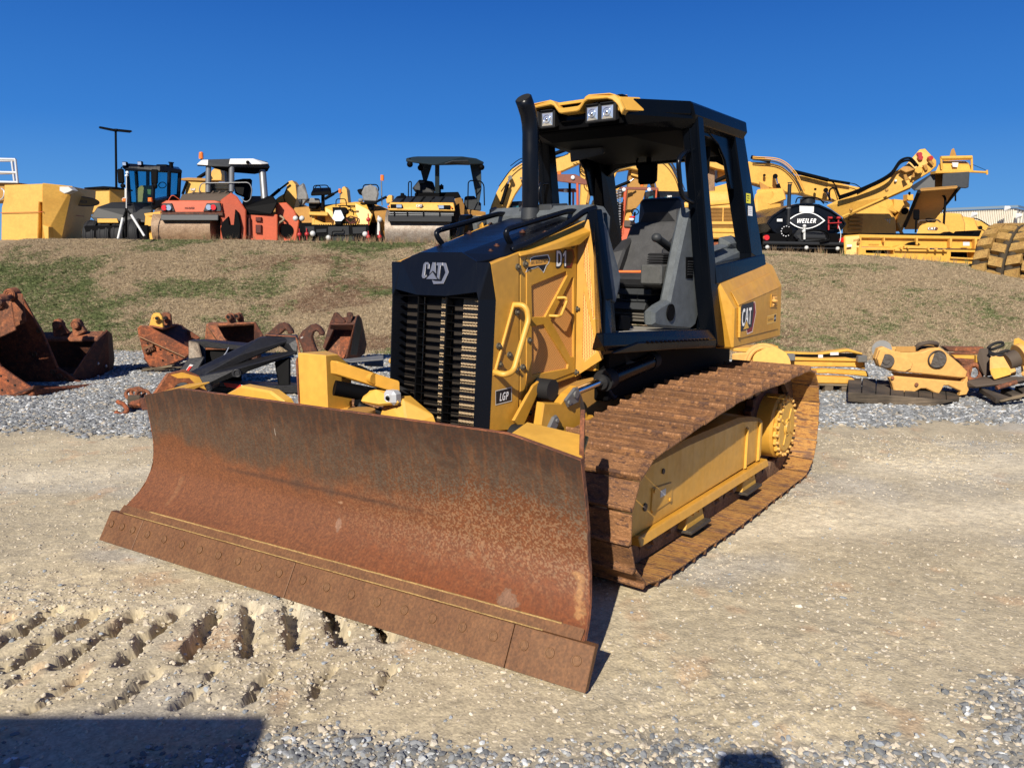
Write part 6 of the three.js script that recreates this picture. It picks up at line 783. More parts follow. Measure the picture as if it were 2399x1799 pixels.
  mk('roof_vent', [E_.C([-9.709,4.119,-22.6], [-9.7,4.242,-22.6], .11), E_.C([-9.7,4.249,-22.6], [-9.698,4.276,-22.6], .15)], M.blm, t); mk('roof_box', [F([[-10.084,4.204],[-9.809,4.204],[-9.775,4.128],[-10.089,4.139]], -22.5, .5)], M.blm, t);
  mk('mirror', [H([[-10.918,3.999,-22], [-10.795,3.999,-22], [-10.804,3.663,-22], [-10.931,3.663,-22], [-10.962,3.991,-22.1], [-10.863,3.691,-22.1]], .03), E_.TB([[-10.877,4.005,-22.05], [-10.876,4.085,-22.1], [-10.879,4.087,-22.3]], .03)], M.blm, t); mk('mirror', [H([[-9.942,3.978,-21.9], [-9.797,3.97,-21.9], [-9.835,3.635,-21.9], [-9.961,3.635,-21.9], [-9.92,3.869,-22]], .03), E_.SP([-9.89,3.561,-21.9], .14, 1, 1.2, .6), E_.SP([-10.831,3.569,-22], .13, 1.1, 1, .6)], M.blm, t);
  mk('indicator', [F([[-10.096,3.242],[-9.992,3.242],[-10.001,3.13],[-10.105,3.13]], -21.85, .08), F([[-10.901,3.237],[-10.812,3.237],[-10.82,3.143],[-10.909,3.143]], -22.05, .08)], M.amber, t); mk('steering_wheel', [E_.RG([-10.127,3.665,-22.9], [.2, .6, 1], .2, .025)], M.blm, t);
}
{ const t = at('light_pole', 'tall dark light pole with two flat lamp heads against the sky', 'light pole', [-24, 2, -46]); mk('pole', [E_.C([-23.272,2.262,-46], [-22.797,8.739,-46], .14, .12, 16)], M.blm, t); for (const q of [[[-23.529,8.807,-45.6], [-22.798,8.701,-45.9], [-22.772,8.625,-45.9], [-23.509,8.762,-45.6], [-23.883,8.955,-46.4], [-22.963,8.778,-46.3]], [[-22.734,8.732,-46], [-22.052,8.716,-46.3], [-22.092,8.616,-46.2], [-22.725,8.655,-46], [-22.261,8.76,-46.8], [-22.948,8.824,-46.5]]]) mk('lamp_head', [H(q, .03)], M.blm, t); mk('knuckle', [E_.C([-22.881,8.701,-46], [-22.705,8.701,-46], .17)], M.blm, t); }
{
  const t = at('survey_tripod', 'survey tripod with two pale legs standing on the bank crest', 'tripod', [-10.3, 2, -20.7]);
  for (const [a, b, m] of [[[-10.261,2.634,-20.7], [-10.334,2.091,-20.5], M.whtp], [[-10.028,2.713,-20.7], [-9.633,2.163,-20.5], M.whtp], [[-10.197,2.897,-20.8], [-10.363,2.145,-21], M.blm]]) mk('leg', [C(a, b, .035, .03, 10)], m, t); mk('leg_top', [E_.C([-10.175,2.859,-20.75], [-10.254,2.624,-20.7], .045), E_.C([-10.175,2.859,-20.75], [-10.018,2.695,-20.7], .045)], M.blm, t);
  mk('staff', [E_.C([-10.195,2.879,-20.8], [-10.12,3.769,-20.8], .028, .028, 10)], M.whtp, t); mk('receiver', [E_.SP([-10.096,3.804,-20.8], .085), E_.C([-10.147,3.716,-20.8], [-10.089,3.751,-20.8], .06)], M.smv, t);
}
{
  const t = at('tandem_roller', 'orange tandem roller with a brown drum and white canopy roof', 'road roller', [-8.5, 2.05, -22.5]);
  mk('front_drum', [C([-10.046,2.369,-22.42], [-8.409,2.369,-22.42], .62, .62, 48)], M.drum, t, 'brown rusty steel drum');
  mk('drum_frame', [H([[-9.707,2.764,-21.75], [-8.143,2.764,-21.75], [-8.133,2.63,-21.7], [-9.694,2.63,-21.7], [-9.821,2.738,-22], [-8.239,2.738,-22]], .015)], M.gryd, t); mk('scraper', [F([[-9.715,2.849],[-8.022,2.849],[-8.028,2.748],[-9.723,2.748]], -21.8, .25)], M.rustd, t);
  mk('hood', [H([[-9.743,3.073,-21.9], [-9.602,3.148,-21.9], [-8.253,3.145,-21.85], [-8.064,3.089,-21.85], [-8.06,2.86,-21.8], [-9.737,2.852,-21.85], [-10.157,3.247,-23.4], [-8.509,3.247,-23.4], [-8.609,2.965,-23.4]], .02)], M.orgp, t);
  for (const [pp, l] of [[[[-9.715,2.954],[-9.659,3.086],[-9.428,3.086],[-9.344,2.872],[-9.721,2.864]], [[-9.611,2.963,-21.76], [-9.489,2.963,-21.76]]], [[[-8.551,2.871],[-8.441,3.084],[-8.075,3.103],[-8.047,2.953],[-8.06,2.863]], [[-8.375,2.973,-21.74], [-8.245,2.973,-21.74]]]]) { const h = mk('headlight_housing', [F(pp, l[0][2] - .02, .2)], M.gryd, t); mk('lens', [C(l[0], [l[0][0], l[0][1], l[0][2] + .03], .075)], l[0][0] < l[1][0] && pp[0][0] < -9 ? M.red : M.lamp, h); mk('lens', [C(l[1], [l[1][0], l[1][1], l[1][2] + .03], .075)], pp[0][0] < -9 ? M.lamp : M.red, h); }
  mk('hood_top', [H([[-9.257,3.152,-21.95], [-9.272,3.339,-22.2], [-8.997,3.412,-22.4], [-8.052,3.412,-22.4], [-7.889,3.332,-22.1], [-8.059,3.152,-21.95], [-9.774,3.435,-23.5], [-8.366,3.475,-23.5]], .015)], M.rubr, t); for (let i = 0; i < 7; i++) { const q = [-9.099,3.279,-22.15]; mk('hood_rib', [H([[q[0] + i * .18, q[1] - .1, -21.98], [q[0] + .03 + i * .18, q[1] - .1, -21.98], [q[0] + .10 + i * .18, q[1] + .17, -22.32], [q[0] + .13 + i * .18, q[1] + .17, -22.32]], .012)], M.rubr, t); }
  mk('air_grille', [F([[-8.663,3.696],[-8.072,3.68],[-8.08,3.419],[-8.689,3.419]], -22.5, .35)], M.mud, t); for (let i = 0; i < 6; i++) { const q = [-8.644,3.447,-22.46]; mk('louver', [B(q[0], q[0] + .58, q[1] + i * .045, q[1] + .02 + i * .045, q[2] - .02, q[2] + .02, .008)], M.gryd, t); }
  mk('side_panel', [H([[-8.078,3.167,-21.9], [-7.868,3.37,-22.1], [-7.718,3.275,-22.1], [-7.464,2.909,-22], [-7.518,1.973,-22], [-8.153,1.972,-21.9], [-8.594,3.207,-23.4], [-7.946,3.006,-23.4], [-8.005,1.99,-23.4]], .025)], M.orgd2, t); mk('panel_opening', [F([[-8.061,2.58],[-7.897,2.732],[-7.873,2.505],[-7.756,2.505],[-7.693,2.92],[-7.62,2.845],[-7.563,2.505],[-7.605,2.124],[-8.09,2.124],[-8.131,2.391]], -21.84, .1)], M.blm, t);
  mk('platform', [H([[-7.539,2.786,-22.2], [-6.675,2.791,-22.3], [-6.717,1.977,-22.3], [-7.586,1.976,-22.2], [-7.982,2.854,-23.6], [-7.085,2.854,-23.6], [-7.129,1.992,-23.6]], .02)], M.orgp, t); mk('platform_step', [F([[-7.476,2.707],[-7.378,2.707],[-7.387,2.207],[-7.505,2.207]], -22.1, .1), F([[-7.237,2.728],[-7.08,2.728],[-7.086,2.613],[-7.243,2.613]], -22.15, .1), F([[-7.249,2.517],[-7.091,2.517],[-7.104,2.285],[-7.261,2.285]], -22.15, .1)], M.orgd, t);
  mk('deck', [H([[-7.614,2.977,-22.2], [-6.798,3.297,-22.4], [-6.658,3.136,-22.3], [-6.8,2.824,-22.2], [-7.545,2.824,-22.2], [-7.959,3.375,-23.5], [-7.132,3.375,-23.5]], .03)], M.blm, t);
  mk('rear_body', [H([[-6.769,3.117,-22.6], [-6.47,3.136,-22.6], [-6.261,2.922,-22.6], [-6.156,2.61,-22.6], [-6.285,1.98,-22.6], [-6.807,1.98,-22.6], [-7.14,3.157,-23.9], [-6.604,2.91,-23.9], [-6.647,1.996,-23.9]], .025)], M.orgp, t); mk('rear_drum', [E_.C([-6.478,2.372,-22.5], [-6.513,2.375,-22.62], .38, .38, 28)], M.blm, t); mk('hose', [E_.CR([[-6.676,2.8,-22.5], [-6.513,2.679,-22.4], [-6.699,2.524,-22.4], [-6.707,2.135,-22.4]], .06)], M.mud, t);
  mk('canopy_roof', [H([[-8.794,4.17,-22.2], [-8.702,4.283,-22.3], [-7.957,4.325,-22.4], [-7.318,4.348,-22.6], [-7.029,4.287,-22.8], [-6.976,4.16,-22.8], [-7.936,4.114,-22.2], [-8.788,4.144,-22.2], [-9.239,4.492,-24], [-7.482,4.431,-24], [-7.405,4.309,-24]], .02)], M.gryd, t); mk('roof_panel', [H([[-7.894,4.179,-22.18], [-7.919,4.327,-22.35], [-7.324,4.348,-22.5], [-6.995,4.258,-22.75], [-7.096,4.215,-22.5], [-8.448,4.5,-23.9], [-7.45,4.44,-23.9]], .015), H([[-8.782,4.165,-22.15], [-8.69,4.285,-22.25], [-8.537,4.298,-22.3], [-8.496,4.146,-22.15], [-9.326,4.476,-23.9], [-9.159,4.476,-23.9]], .01)], M.wht, t, 'white roof panels'); mk('roof_lining', [H([[-8.477,4.136,-22.4], [-6.997,4.141,-22.8], [-7.041,4.063,-22.8], [-7.437,3.996,-22.9], [-8.087,4.023,-22.6], [-8.927,4.247,-23.8], [-7.433,4.167,-23.8]], .02)], M.blm, t);
  for (const [a, b, r] of [[[-8.529,4.125,-22.3], [-8.587,3.423,-22.3], .075], [[-7.879,4.117,-22.3], [-7.92,3.442,-22.3], .075], [[-7.18,4.063,-22.8], [-7.055,2.917,-22.5], .10], [[-8.549,4.167,-23.8], [-8.575,3.477,-23.8], .08]]) mk('canopy_post', [C(a, b, r)], M.alud, t);
  mk('beacon', [E_.C([-8.722,4.332,-22.3], [-8.712,4.482,-22.3], .13, .12), E_.SP([-8.712,4.482,-22.3], .12, 1, .7, 1)], M.amber, t); mk('beacon_stem', [E_.C([-8.702,4.276,-22.3], [-8.722,4.336,-22.3], .05)], M.blm, t); mk('roof_light', [E_.C([-7.42,4.238,-22.3], [-7.47,4.255,-22.45], .10)], M.blm, t);
  mk('seat', [H([[-7.823,3.81,-23], [-7.601,3.81,-23], [-7.635,3.332,-22.9], [-7.99,3.45,-22.9], [-8.047,3.771,-23], [-7.897,3.847,-23.4], [-7.843,3.367,-23.4]], .05), E_.SP([-7.683,3.783,-23], .15, 1.2, .7, 1)], M.blm, t); mk('hand_rail', [E_.TB([[-8.797,3.434,-22.2], [-8.743,3.662,-22.2], [-7.379,3.681,-22.2], [-7.303,3.51,-22.2], [-7.367,3.206,-22.2], [-7.527,3.13,-22.2], [-7.636,3.282,-22.2]], .03, .15)], M.alud, t); mk('hand_rail', [E_.TB([[-9.629,3.117,-22], [-9.477,3.344,-22], [-9.317,3.199,-22.1]], .025, .1)], M.orgp, t);
  print('maker_name', .42, .11, 192, (x, w, h) => txt(x, 'HAMM', w / 2, h / 2, h * .8, '#5b1d10'), [-8.942,2.955,-21.81], [1, 0, .04], [0, 1, 0], t);
}
{
  const t = at('backhoe_boom', 'yellow loader parts and folded boom behind the orange roller', 'excavator', [-9.5, 2, -28]);
  mk('cab_top', [F([[-11.712,4.339],[-11.455,4.363],[-10.819,4.339],[-10.826,4.243],[-11.708,4.267]], -28, 1.2)], M.yeld, t); mk('house', [F([[-11.515,4.22],[-10.829,4.196],[-10.832,3.405],[-11.671,3.405],[-11.587,3.885]], -28, 1.5)], M.yelp, t); mk('post', [E_.C([-11.447,4.234,-27.9], [-11.651,3.782,-27.9], .09)], M.blm, t); mk('stick', [F([[-10.886,4.41],[-10.795,4.652],[-10.665,4.748],[-10.494,4.69],[-10.446,4.507],[-10.468,4.313],[-10.867,4.313]], -28.5, .6)], M.yelp, t); mk('cylinder', [E_.C([-11.233,4.367,-28.3], [-10.871,4.583,-28.3], .12)], M.blm, t);
  print('maker_name', .22, .16, 96, (x, w, h) => txt(x, 'CAT', w / 2, h / 2, h * .6, '#f2efe8', 'bold ', 5), [-11.304,3.955,-27.98], [1, 0, 0], [0, 1, 0], t);
}
{
  const t = at('mini_excavator_arm', 'yellow folded excavator arm with black cylinder left of the paver', 'excavator', [-5.2, 2, -25]);
  mk('arm', [F([[-7.618,3.309],[-7.411,3.481],[-7.185,3.609],[-7.131,3.823],[-7.058,3.972],[-6.947,3.993],[-6.843,3.865],[-6.818,3.481],[-6.946,3.094],[-7.072,3.223],[-7.198,3.352],[-7.533,3.245]], -25, .5)], M.yelp, t); mk('cylinder', [E_.C([-7.623,3.474,-24.9], [-7.326,3.708,-24.9], .10), E_.C([-7.326,3.708,-24.9], [-7.031,3.92,-24.9], .06)], M.blm, t); mk('hitch', [H([[-6.603,3.739,-24.5], [-6.47,3.822,-24.5], [-6.368,3.403,-24.5], [-6.497,3.235,-24.5], [-6.64,3.403,-24.5], [-6.64,3.764,-24.8], [-6.531,3.296,-24.8]], .05)], M.stlp, t); mk('hose', [E_.CR([[-7.078,3.721,-24.8], [-7.177,3.467,-24.8], [-7.103,3.211,-24.8]], .035)], M.blm, t); mk('house', [F([[-7.946,3.373],[-7.121,3.373],[-6.763,3.194],[-6.811,2.112],[-8.011,2.112]], -26, 1)], M.yeld, t);
}
{
  const t = at('asphalt_paver', 'yellow asphalt paver with grey seats, black screed and blue triangle sign', 'paver', [-4.7, 2, -22.4]);
  mk('undercarriage', [F([[-6.193,2.593],[-3.582,2.593],[-3.586,1.858],[-6.228,1.858]], -22.6, 2.4)], M.blm, t);
  mk('hull_body', [H([[-6.403,3.022,-23.2], [-5.874,3.01,-23], [-5.36,3.039,-22.7], [-4.473,3.167,-22.8], [-4.134,3.164,-23], [-3.635,2.979,-23], [-3.601,2.478,-22.8], [-5.309,2.525,-22.4], [-6.277,2.574,-22.9], [-6.695,3.09,-25], [-4.089,3.09,-25], [-4.104,2.552,-25]], .03)], M.yeld, t);
  mk('front_body', [H([[-5.281,3.001,-22.3], [-5.072,3.066,-22.4], [-4.465,3.154,-22.6], [-4.376,2.517,-22.2], [-5.261,2.523,-22.2], [-5.344,3.051,-22.9], [-4.544,3.164,-23]], .025)], M.yelb, t); mk('console_shelf', [H([[-5.643,2.845,-21.9], [-5.147,2.831,-21.9], [-5.15,2.766,-21.9], [-5.645,2.786,-21.9], [-5.751,2.876,-22.5], [-5.288,2.876,-22.5]], .02)], M.yelb, t); mk('side_post', [F([[-5.611,2.777],[-5.521,2.777],[-5.541,2.51],[-5.623,2.51]], -22, .3), F([[-5.501,2.654],[-5.279,2.566],[-5.038,2.566],[-5.04,2.492],[-5.537,2.506]], -21.9, .3)], M.yelb, t);
  mk('right_tower', [H([[-4.476,3.132,-22.5], [-4.063,3.124,-22.6], [-3.972,2.886,-22.4], [-4.088,2.521,-22.3], [-4.395,2.536,-22.3], [-4.591,3.189,-23.4], [-4.216,2.876,-23.4]], .03)], M.yelb, t); mk('right_wing', [H([[-3.876,2.876,-22.2], [-3.526,2.916,-22.4], [-3.517,2.641,-22.3], [-3.586,2.337,-22.2], [-3.518,2.037,-22.2], [-3.688,2.454,-22.1], [-3.805,2.633,-22.1], [-3.959,2.949,-23.6]], .025)], M.yeld, t); mk('wing_post', [F([[-3.752,2.757],[-3.7,2.757],[-3.698,2.21],[-3.782,2.24]], -21.9, .15)], M.whtp, t);  // right wing in dull yellow, its shadow put into the colour
  mk('screed', [H([[-5.801,2.485,-21.7], [-3.978,2.499,-21.7], [-3.948,2.029,-21.7], [-5.881,2.029,-21.7], [-5.953,2.513,-22.5], [-4.125,2.513,-22.5], [-4.14,2.041,-22.5]], .02)], M.blm, t); for (const q of [[[-5.729,2.454],[-5.461,2.462],[-5.455,2.234],[-5.709,2.234]], [[-5.088,2.454],[-4.507,2.468],[-4.5,2.219],[-5.098,2.211]], [[-4.418,2.439],[-4.03,2.454],[-4.036,2.263],[-4.41,2.249]], [[-5.419,2.38],[-5.12,2.395],[-5.125,2.293],[-5.424,2.278]], [[-5.054,2.19],[-4.367,2.19],[-4.372,2.058],[-5.059,2.058]]]) mk('screed_panel', [F(q, -21.65, .08)], M.gryk, t); mk('screed_handle', [E_.TB([[-4.967,2.218,-21.6], [-4.951,2.319,-21.55], [-4.669,2.319,-21.55], [-4.663,2.379,-21.6]], .03, .08)], M.blm, t);
  mk('screed_teeth', Array.from({ length: 22 }, (_, i) => { const q = [-5.379,2.507,-21.75]; return B(q[0] + i * .0625, q[0] + .03 + i * .0625, q[1] - .03, q[1] + .02, -21.78, -21.69, .006); }), M.yelf, t);
  for (const q of [[-5.869,2.233,-21.6], [-5.666,2.247,-21.6], [-3.974,2.645,-21.7], [-3.97,2.174,-21.6], [-3.674,2.176,-21.7]]) mk('screw_jack', [E_.C([q[0], q[1] - .16, q[2]], [q[0], q[1] + .16, q[2]], .03), SP(q, .06)], M.red2, t); for (const q of [[-5.074,2.145,-21.6], [-4.057,2.247,-21.6], [-5.501,2.262,-21.6], [-3.677,2.65,-21.8], [-6.124,2.697,-22.2], [-5.941,2.697,-22.2]]) mk('valve', [SP(q, .075)], M.whtp, t);
  mk('smv_sign', [F([[-4.949,2.67],[-4.867,2.885],[-4.703,2.891],[-4.616,2.685],[-4.699,2.6],[-4.863,2.597]], -21.6, .02, .002)], M.smv, t, 'pale blue slow vehicle triangle'); mk('sign_post', [F([[-4.949,2.977],[-4.607,2.977],[-4.523,2.847],[-4.614,2.789],[-4.684,2.497],[-4.878,2.497],[-4.941,2.789]], -21.66, .25)], M.blm, t); mk('sign_foot', [F([[-4.872,2.595],[-4.7,2.595],[-4.703,2.496],[-4.876,2.496]], -21.6, .08)], M.blm, t);
  mk('hose_loop', [E_.CR([[-4.585,2.645,-21.7], [-4.434,2.539,-21.6], [-4.284,2.583,-21.6], [-4.271,2.675,-21.7], [-4.439,2.723,-21.8]], .035), E_.CR([[-4.59,2.679,-21.8], [-4.448,2.733,-21.7], [-4.332,2.645,-21.7], [-4.454,2.572,-21.7]], .03)], M.orgd, t);
  mk('hand_rail', [E_.TB([[-4.967,3.024,-22.2], [-4.959,3.232,-22.2], [-4.686,3.238,-22.2], [-4.663,3.01,-22.2], [-4.435,3.01,-22.2], [-4.434,3.048,-22.2], [-4.906,3.048,-22.2]], .028, .08), E_.TB([[-4.598,2.806,-22], [-4.594,2.93,-22], [-4.443,2.93,-22], [-4.436,2.777,-22]], .028, .08)], M.blm, t);
  // operator stations
  mk('pedestal', [F([[-5.421,3.395],[-5.348,3.395],[-5.367,2.916],[-5.441,2.916]], -22.4, .15)], M.blm, t); mk('console', [H([[-5.636,3.395,-22.2], [-5.103,3.439,-22.2], [-5.1,3.365,-22.2], [-5.639,3.336,-22.2], [-5.671,3.545,-22.6], [-5.207,3.56,-22.6], [-5.228,3.41,-22.6]], .02)], M.blm, t); mk('console_rail', [E_.TB([[-5.575,3.41,-22.2], [-5.588,3.601,-22.2], [-5.172,3.61,-22.2], [-5.134,3.439,-22.2]], .03, .1)], M.blm, t); mk('steering_wheel', [E_.RG([-5.467,3.532,-22.25], [0, .5, 1], .155, .024)], M.blm, t);
  mk('seat', [H([[-5.834,3.201,-22.4], [-5.709,3.246,-22.4], [-5.495,3.231,-22.4], [-5.483,3.156,-22.4], [-5.836,3.156,-22.4], [-5.901,3.25,-22.9], [-5.62,3.204,-22.9]], .03)], M.gryl, t); mk('seat_back', [H([[-6.006,3.536,-22.3], [-5.912,3.58,-22.3], [-5.801,3.358,-22.3], [-5.806,3.239,-22.3], [-6.004,3.239,-22.3], [-6.056,3.56,-22.6], [-5.94,3.297,-22.7]], .03)], M.gryl, t); mk('seat_post', [F([[-5.816,3.163],[-5.523,3.163],[-5.623,2.982],[-5.808,2.982]], -22.5, .4)], M.blm, t); mk('seat_side', [E_.SP([-5.986,3.165,-22.3], .13, .9, 1.3, .8)], M.gryk, t);
  mk('seat_back', [H([[-4.175,3.402,-22.1], [-4.11,3.534,-22.1], [-3.958,3.572,-22.1], [-3.809,3.519,-22.1], [-3.768,3.372,-22.1], [-3.819,3.181,-22.1], [-4.136,3.196,-22.1], [-4.118,3.536,-22.3], [-3.861,3.242,-22.35]], .04)], M.gryl, t); mk('seat_rail', [E_.TB([[-4.199,3.439,-22.2], [-4.181,3.622,-22.2], [-3.793,3.628,-22.2], [-3.736,3.498,-22.2], [-3.799,3.41,-22.2]], .032, .1)], M.blm, t); mk('console', [H([[-4.348,3.477,-22.3], [-4.18,3.506,-22.3], [-4.155,3.328,-22.3], [-4.305,3.388,-22.3], [-4.391,3.5,-22.6], [-4.21,3.38,-22.6]], .03)], M.blm, t); mk('seat_base', [H([[-4.137,3.19,-22.1], [-3.804,3.181,-22.1], [-3.807,3.092,-22.1], [-4.125,3.092,-22.1], [-4.215,3.214,-22.6], [-3.908,3.124,-22.6]], .02), F([[-4.098,3.099],[-3.93,3.099],[-3.966,2.935],[-4.057,2.935]], -22.2, .3)], M.blm, t); mk('seat', [E_.SP([-4.3,3.21,-22.4], .14, 1.1, .8, 1)], M.gryl, t);
  mk('beacon_mast', [E_.C([-3.686,3.06,-22.3], [-3.686,3.728,-22.3], .035)], M.alud, t); mk('beacon', [E_.C([-3.661,3.743,-22.3], [-3.657,3.896,-22.3], .10)], M.amber, t); mk('beacon', [E_.C([-5.124,3.493,-23.5], [-5.12,3.618,-23.5], .09)], M.amber, t); mk('beacon_mast', [E_.C([-5.131,3.321,-23.5], [-5.124,3.493,-23.5], .03)], M.alud, t);
}
{ const t = at('excavator_boom', 'short yellow excavator boom rising behind the paver', 'excavator', [-5, 2, -26.5]); mk('boom', [F([[-5.798,3.386],[-5.748,3.774],[-5.688,3.915],[-5.615,3.94],[-5.546,3.845],[-5.508,3.386]], -26.5, .5), F([[-7.163,4.044],[-7.094,4.027],[-7.017,3.806],[-6.987,3.465],[-7.028,3.192],[-7.205,3.157]], -25.6, .5)], M.yelp, t); mk('cylinder', [E_.C([-6.277,3.52,-26.4], [-5.963,3.696,-26.4], .10), E_.C([-5.963,3.696,-26.4], [-5.742,3.819,-26.4], .06), E_.C([-4.476,3.406,-26], [-4.134,3.569,-26], .08)], M.blm, t); mk('boom_foot', [F([[-4.17,3.527],[-4.061,3.624],[-3.955,3.614],[-3.96,3.389],[-4.139,3.354]], -26, .4)], M.yelp, t); }
{
  const t = at('tandem_roller', 'yellow tandem roller with black canopy and bare steel drum', 'road roller', [-1.6, 1.95, -22]);
  mk('front_drum', [C([-3.503,2.291,-22.15], [-1.723,2.291,-22.15], .64, .64, 48)], M.drums, t, 'worn bare steel drum');
  mk('drum_beam', [H([[-3.379,2.747,-21.5], [-1.66,2.747,-21.5], [-1.66,2.581,-21.4], [-3.367,2.592,-21.4], [-3.435,2.766,-21.9], [-1.691,2.766,-21.9]], .015)], M.gryk, t); mk('spray_bar', [E_.C([-3.356,2.816,-21.5], [-1.6,2.793,-21.5], .03), E_.C([-3.371,2.85,-21.6], [-1.607,2.838,-21.6], .02), E_.C([-3.357,2.767,-21.5], [-1.601,2.752,-21.5], .02)], M.alud, t); for (const q of [[-3.217,2.779,-21.45], [-2.863,2.779,-21.45], [-2.421,2.773,-21.45], [-1.98,2.773,-21.45]]) mk('nozzle', [E_.C([q[0], q[1] + .06, q[2]], [q[0], q[1] - .05, q[2]], .03)], M.blm, t);
  mk('spray_recess', [F([[-3.385,2.893],[-1.599,2.893],[-1.646,2.747],[-3.389,2.762]], -21.72, .4)], M.blm, t);
  mk('front_body', [H([[-3.383,2.925,-21.5], [-3.335,3.081,-21.6], [-1.619,3.076,-21.6], [-1.584,2.882,-21.5], [-3.369,2.897,-21.5], [-3.503,3.226,-23], [-1.739,3.195,-23], [-1.742,2.979,-23]], .02)], M.yelb, t);
  for (const [a, l] of [[[[-3.316,3.044],[-3.007,3.044],[-2.965,2.938],[-3.318,2.944]], [-3.083,2.991,-21.44]], [[[-2.042,3.021],[-1.689,3.021],[-1.685,2.901],[-1.994,2.918]], [-1.937,2.971,-21.44]]]) { const h = mk('headlight_housing', [F(a, -21.47, .08, .006)], M.blm, t); mk('lens', [B(l[0] - .075, l[0] + .075, l[1] - .045, l[1] + .045, -21.47, -21.44, .008)], M.lamp, h); }
  mk('hood_top', [H([[-3.328,3.079,-21.65], [-3.27,3.306,-22.4], [-1.669,3.298,-22.5], [-1.593,3.079,-21.65], [-3.397,3.397,-23.6], [-1.783,3.391,-23.6]], .02)], M.gryk, t); for (const [a, b, c, d] of [[[-2.82,3.091,-21.62], [-2.761,3.083,-21.62], [-2.714,3.297,-22.36], [-2.775,3.297,-22.36]], [[-2.553,3.091,-21.62], [-2.494,3.083,-21.62], [-2.454,3.297,-22.36], [-2.509,3.297,-22.36]], [[-2.287,3.085,-21.62], [-2.228,3.077,-21.62], [-2.181,3.292,-22.38], [-2.236,3.292,-22.38]], [[-2.005,3.085,-21.62], [-1.946,3.077,-21.62], [-1.907,3.294,-22.4], [-1.962,3.294,-22.4]], [[-3.086,3.097,-21.62], [-3.027,3.088,-21.62], [-2.974,3.297,-22.36], [-3.029,3.297,-22.36]]]) mk('hood_rib', [H([a, b, c, d], .014)], M.blm, t);
  mk('air_intake', [E_.C([-3.103,3.284,-22.3], [-3.101,3.402,-22.3], .12, .10), H([[-3.242,3.262,-22.2], [-3.026,3.328,-22.3], [-3.014,3.256,-22.2], [-3.253,3.32,-22.6]], .03)], M.blm, t);
  print('emblem', .20, .13, 128, (x, w, h) => { poly(x, [[w * .6, h * .1], [w * .95, h * .15], [w, h * .5], [w * .8, h * .95], [w * .5, h * .9]], '#3a2a18'); txt(x, 'CAT', w * .45, h * .48, h * .66, '#f3efe6', 'bold ', 5); }, [-2.532,3.004,-21.475], [1, 0, .02], [0, 1, 0], t);
  mk('front_panel_mark', [E_.C([-3.378,2.988,-21.48], [-3.372,2.985,-21.44], .05), E_.C([-1.65,2.962,-21.48], [-1.647,2.959,-21.44], .05)], M.amber, t);
  mk('side_frame', [H([[-1.674,2.849,-21.7], [-1.417,3.246,-22.4], [-1.368,2.881,-22.3], [-1.374,2.034,-22], [-1.678,1.971,-21.8], [-1.647,3.199,-22.6], [-1.481,3.252,-23.4], [-1.493,2.118,-23.4]], .02)], M.blm, t); mk('side_panel', [H([[-1.594,3.225,-22.1], [-1.456,3.269,-22.3], [-1.366,3.06,-22.3], [-1.374,2.633,-22.1], [-1.588,2.566,-21.9], [-1.604,3.042,-22], [-1.443,3.212,-22.8]], .015)], M.yeld, t);
  mk('rear_frame', [H([[-1.386,2.957,-22.6], [-.796,2.902,-23], [-.832,2.204,-23], [-1.405,2.072,-22.5], [-1.48,3.024,-24.4], [-.885,2.969,-24.6], [-.882,2.235,-24.4]], .025)], M.yeld, t); mk('step_frame', [F([[-1.35,2.831],[-1.211,2.831],[-1.218,2.133],[-1.358,2.102]], -22.5, .25), F([[-1.046,2.806],[-.876,2.806],[-.911,2.196],[-1.036,2.165]], -22.6, .25)], M.yelb, t); mk('rear_shade', [F([[-1.74,2.589],[-1.399,2.65],[-1.405,2.041],[-1.747,2.01]], -22.55, .6)], M.blm, t);
  mk('rear_hood', [H([[-1.41,3.01,-23], [-1.383,3.361,-23.4], [-1.127,3.377,-23.4], [-.944,3.177,-23.2], [-.937,2.979,-23], [-1.387,3.462,-24.6], [-1.052,3.265,-24.6]], .03)], M.gryd, t);
  mk('operator_deck', [H([[-2.784,3.418,-22.7], [-1.565,3.456,-22.8], [-1.482,3.297,-22.7], [-2.774,3.32,-22.6], [-2.927,3.515,-24], [-1.647,3.531,-24]], .02)], M.blm, t); mk('console', [H([[-2.84,3.577,-22.8], [-2.692,3.782,-22.9], [-2.567,3.782,-22.9], [-2.328,3.746,-23], [-2.259,3.555,-22.9], [-2.282,3.456,-22.8], [-2.749,3.456,-22.8], [-2.708,3.803,-23.3], [-2.341,3.533,-23.4]], .04)], M.gryk, t); mk('console_box', [F([[-2.668,3.785],[-2.529,3.779],[-2.521,3.704],[-2.67,3.704]], -22.7, .25), F([[-2.807,3.635],[-2.628,3.65],[-2.631,3.5],[-2.785,3.515]], -22.6, .3)], M.gryd, t); mk('filter', [E_.C([-2.031,3.538,-22.7], [-2.029,3.653,-22.7], .12), E_.C([-2.029,3.653,-22.7], [-2.029,3.683,-22.7], .05), E_.C([-2.086,3.418,-22.7], [-2.084,3.538,-22.7], .08)], M.blm, t);
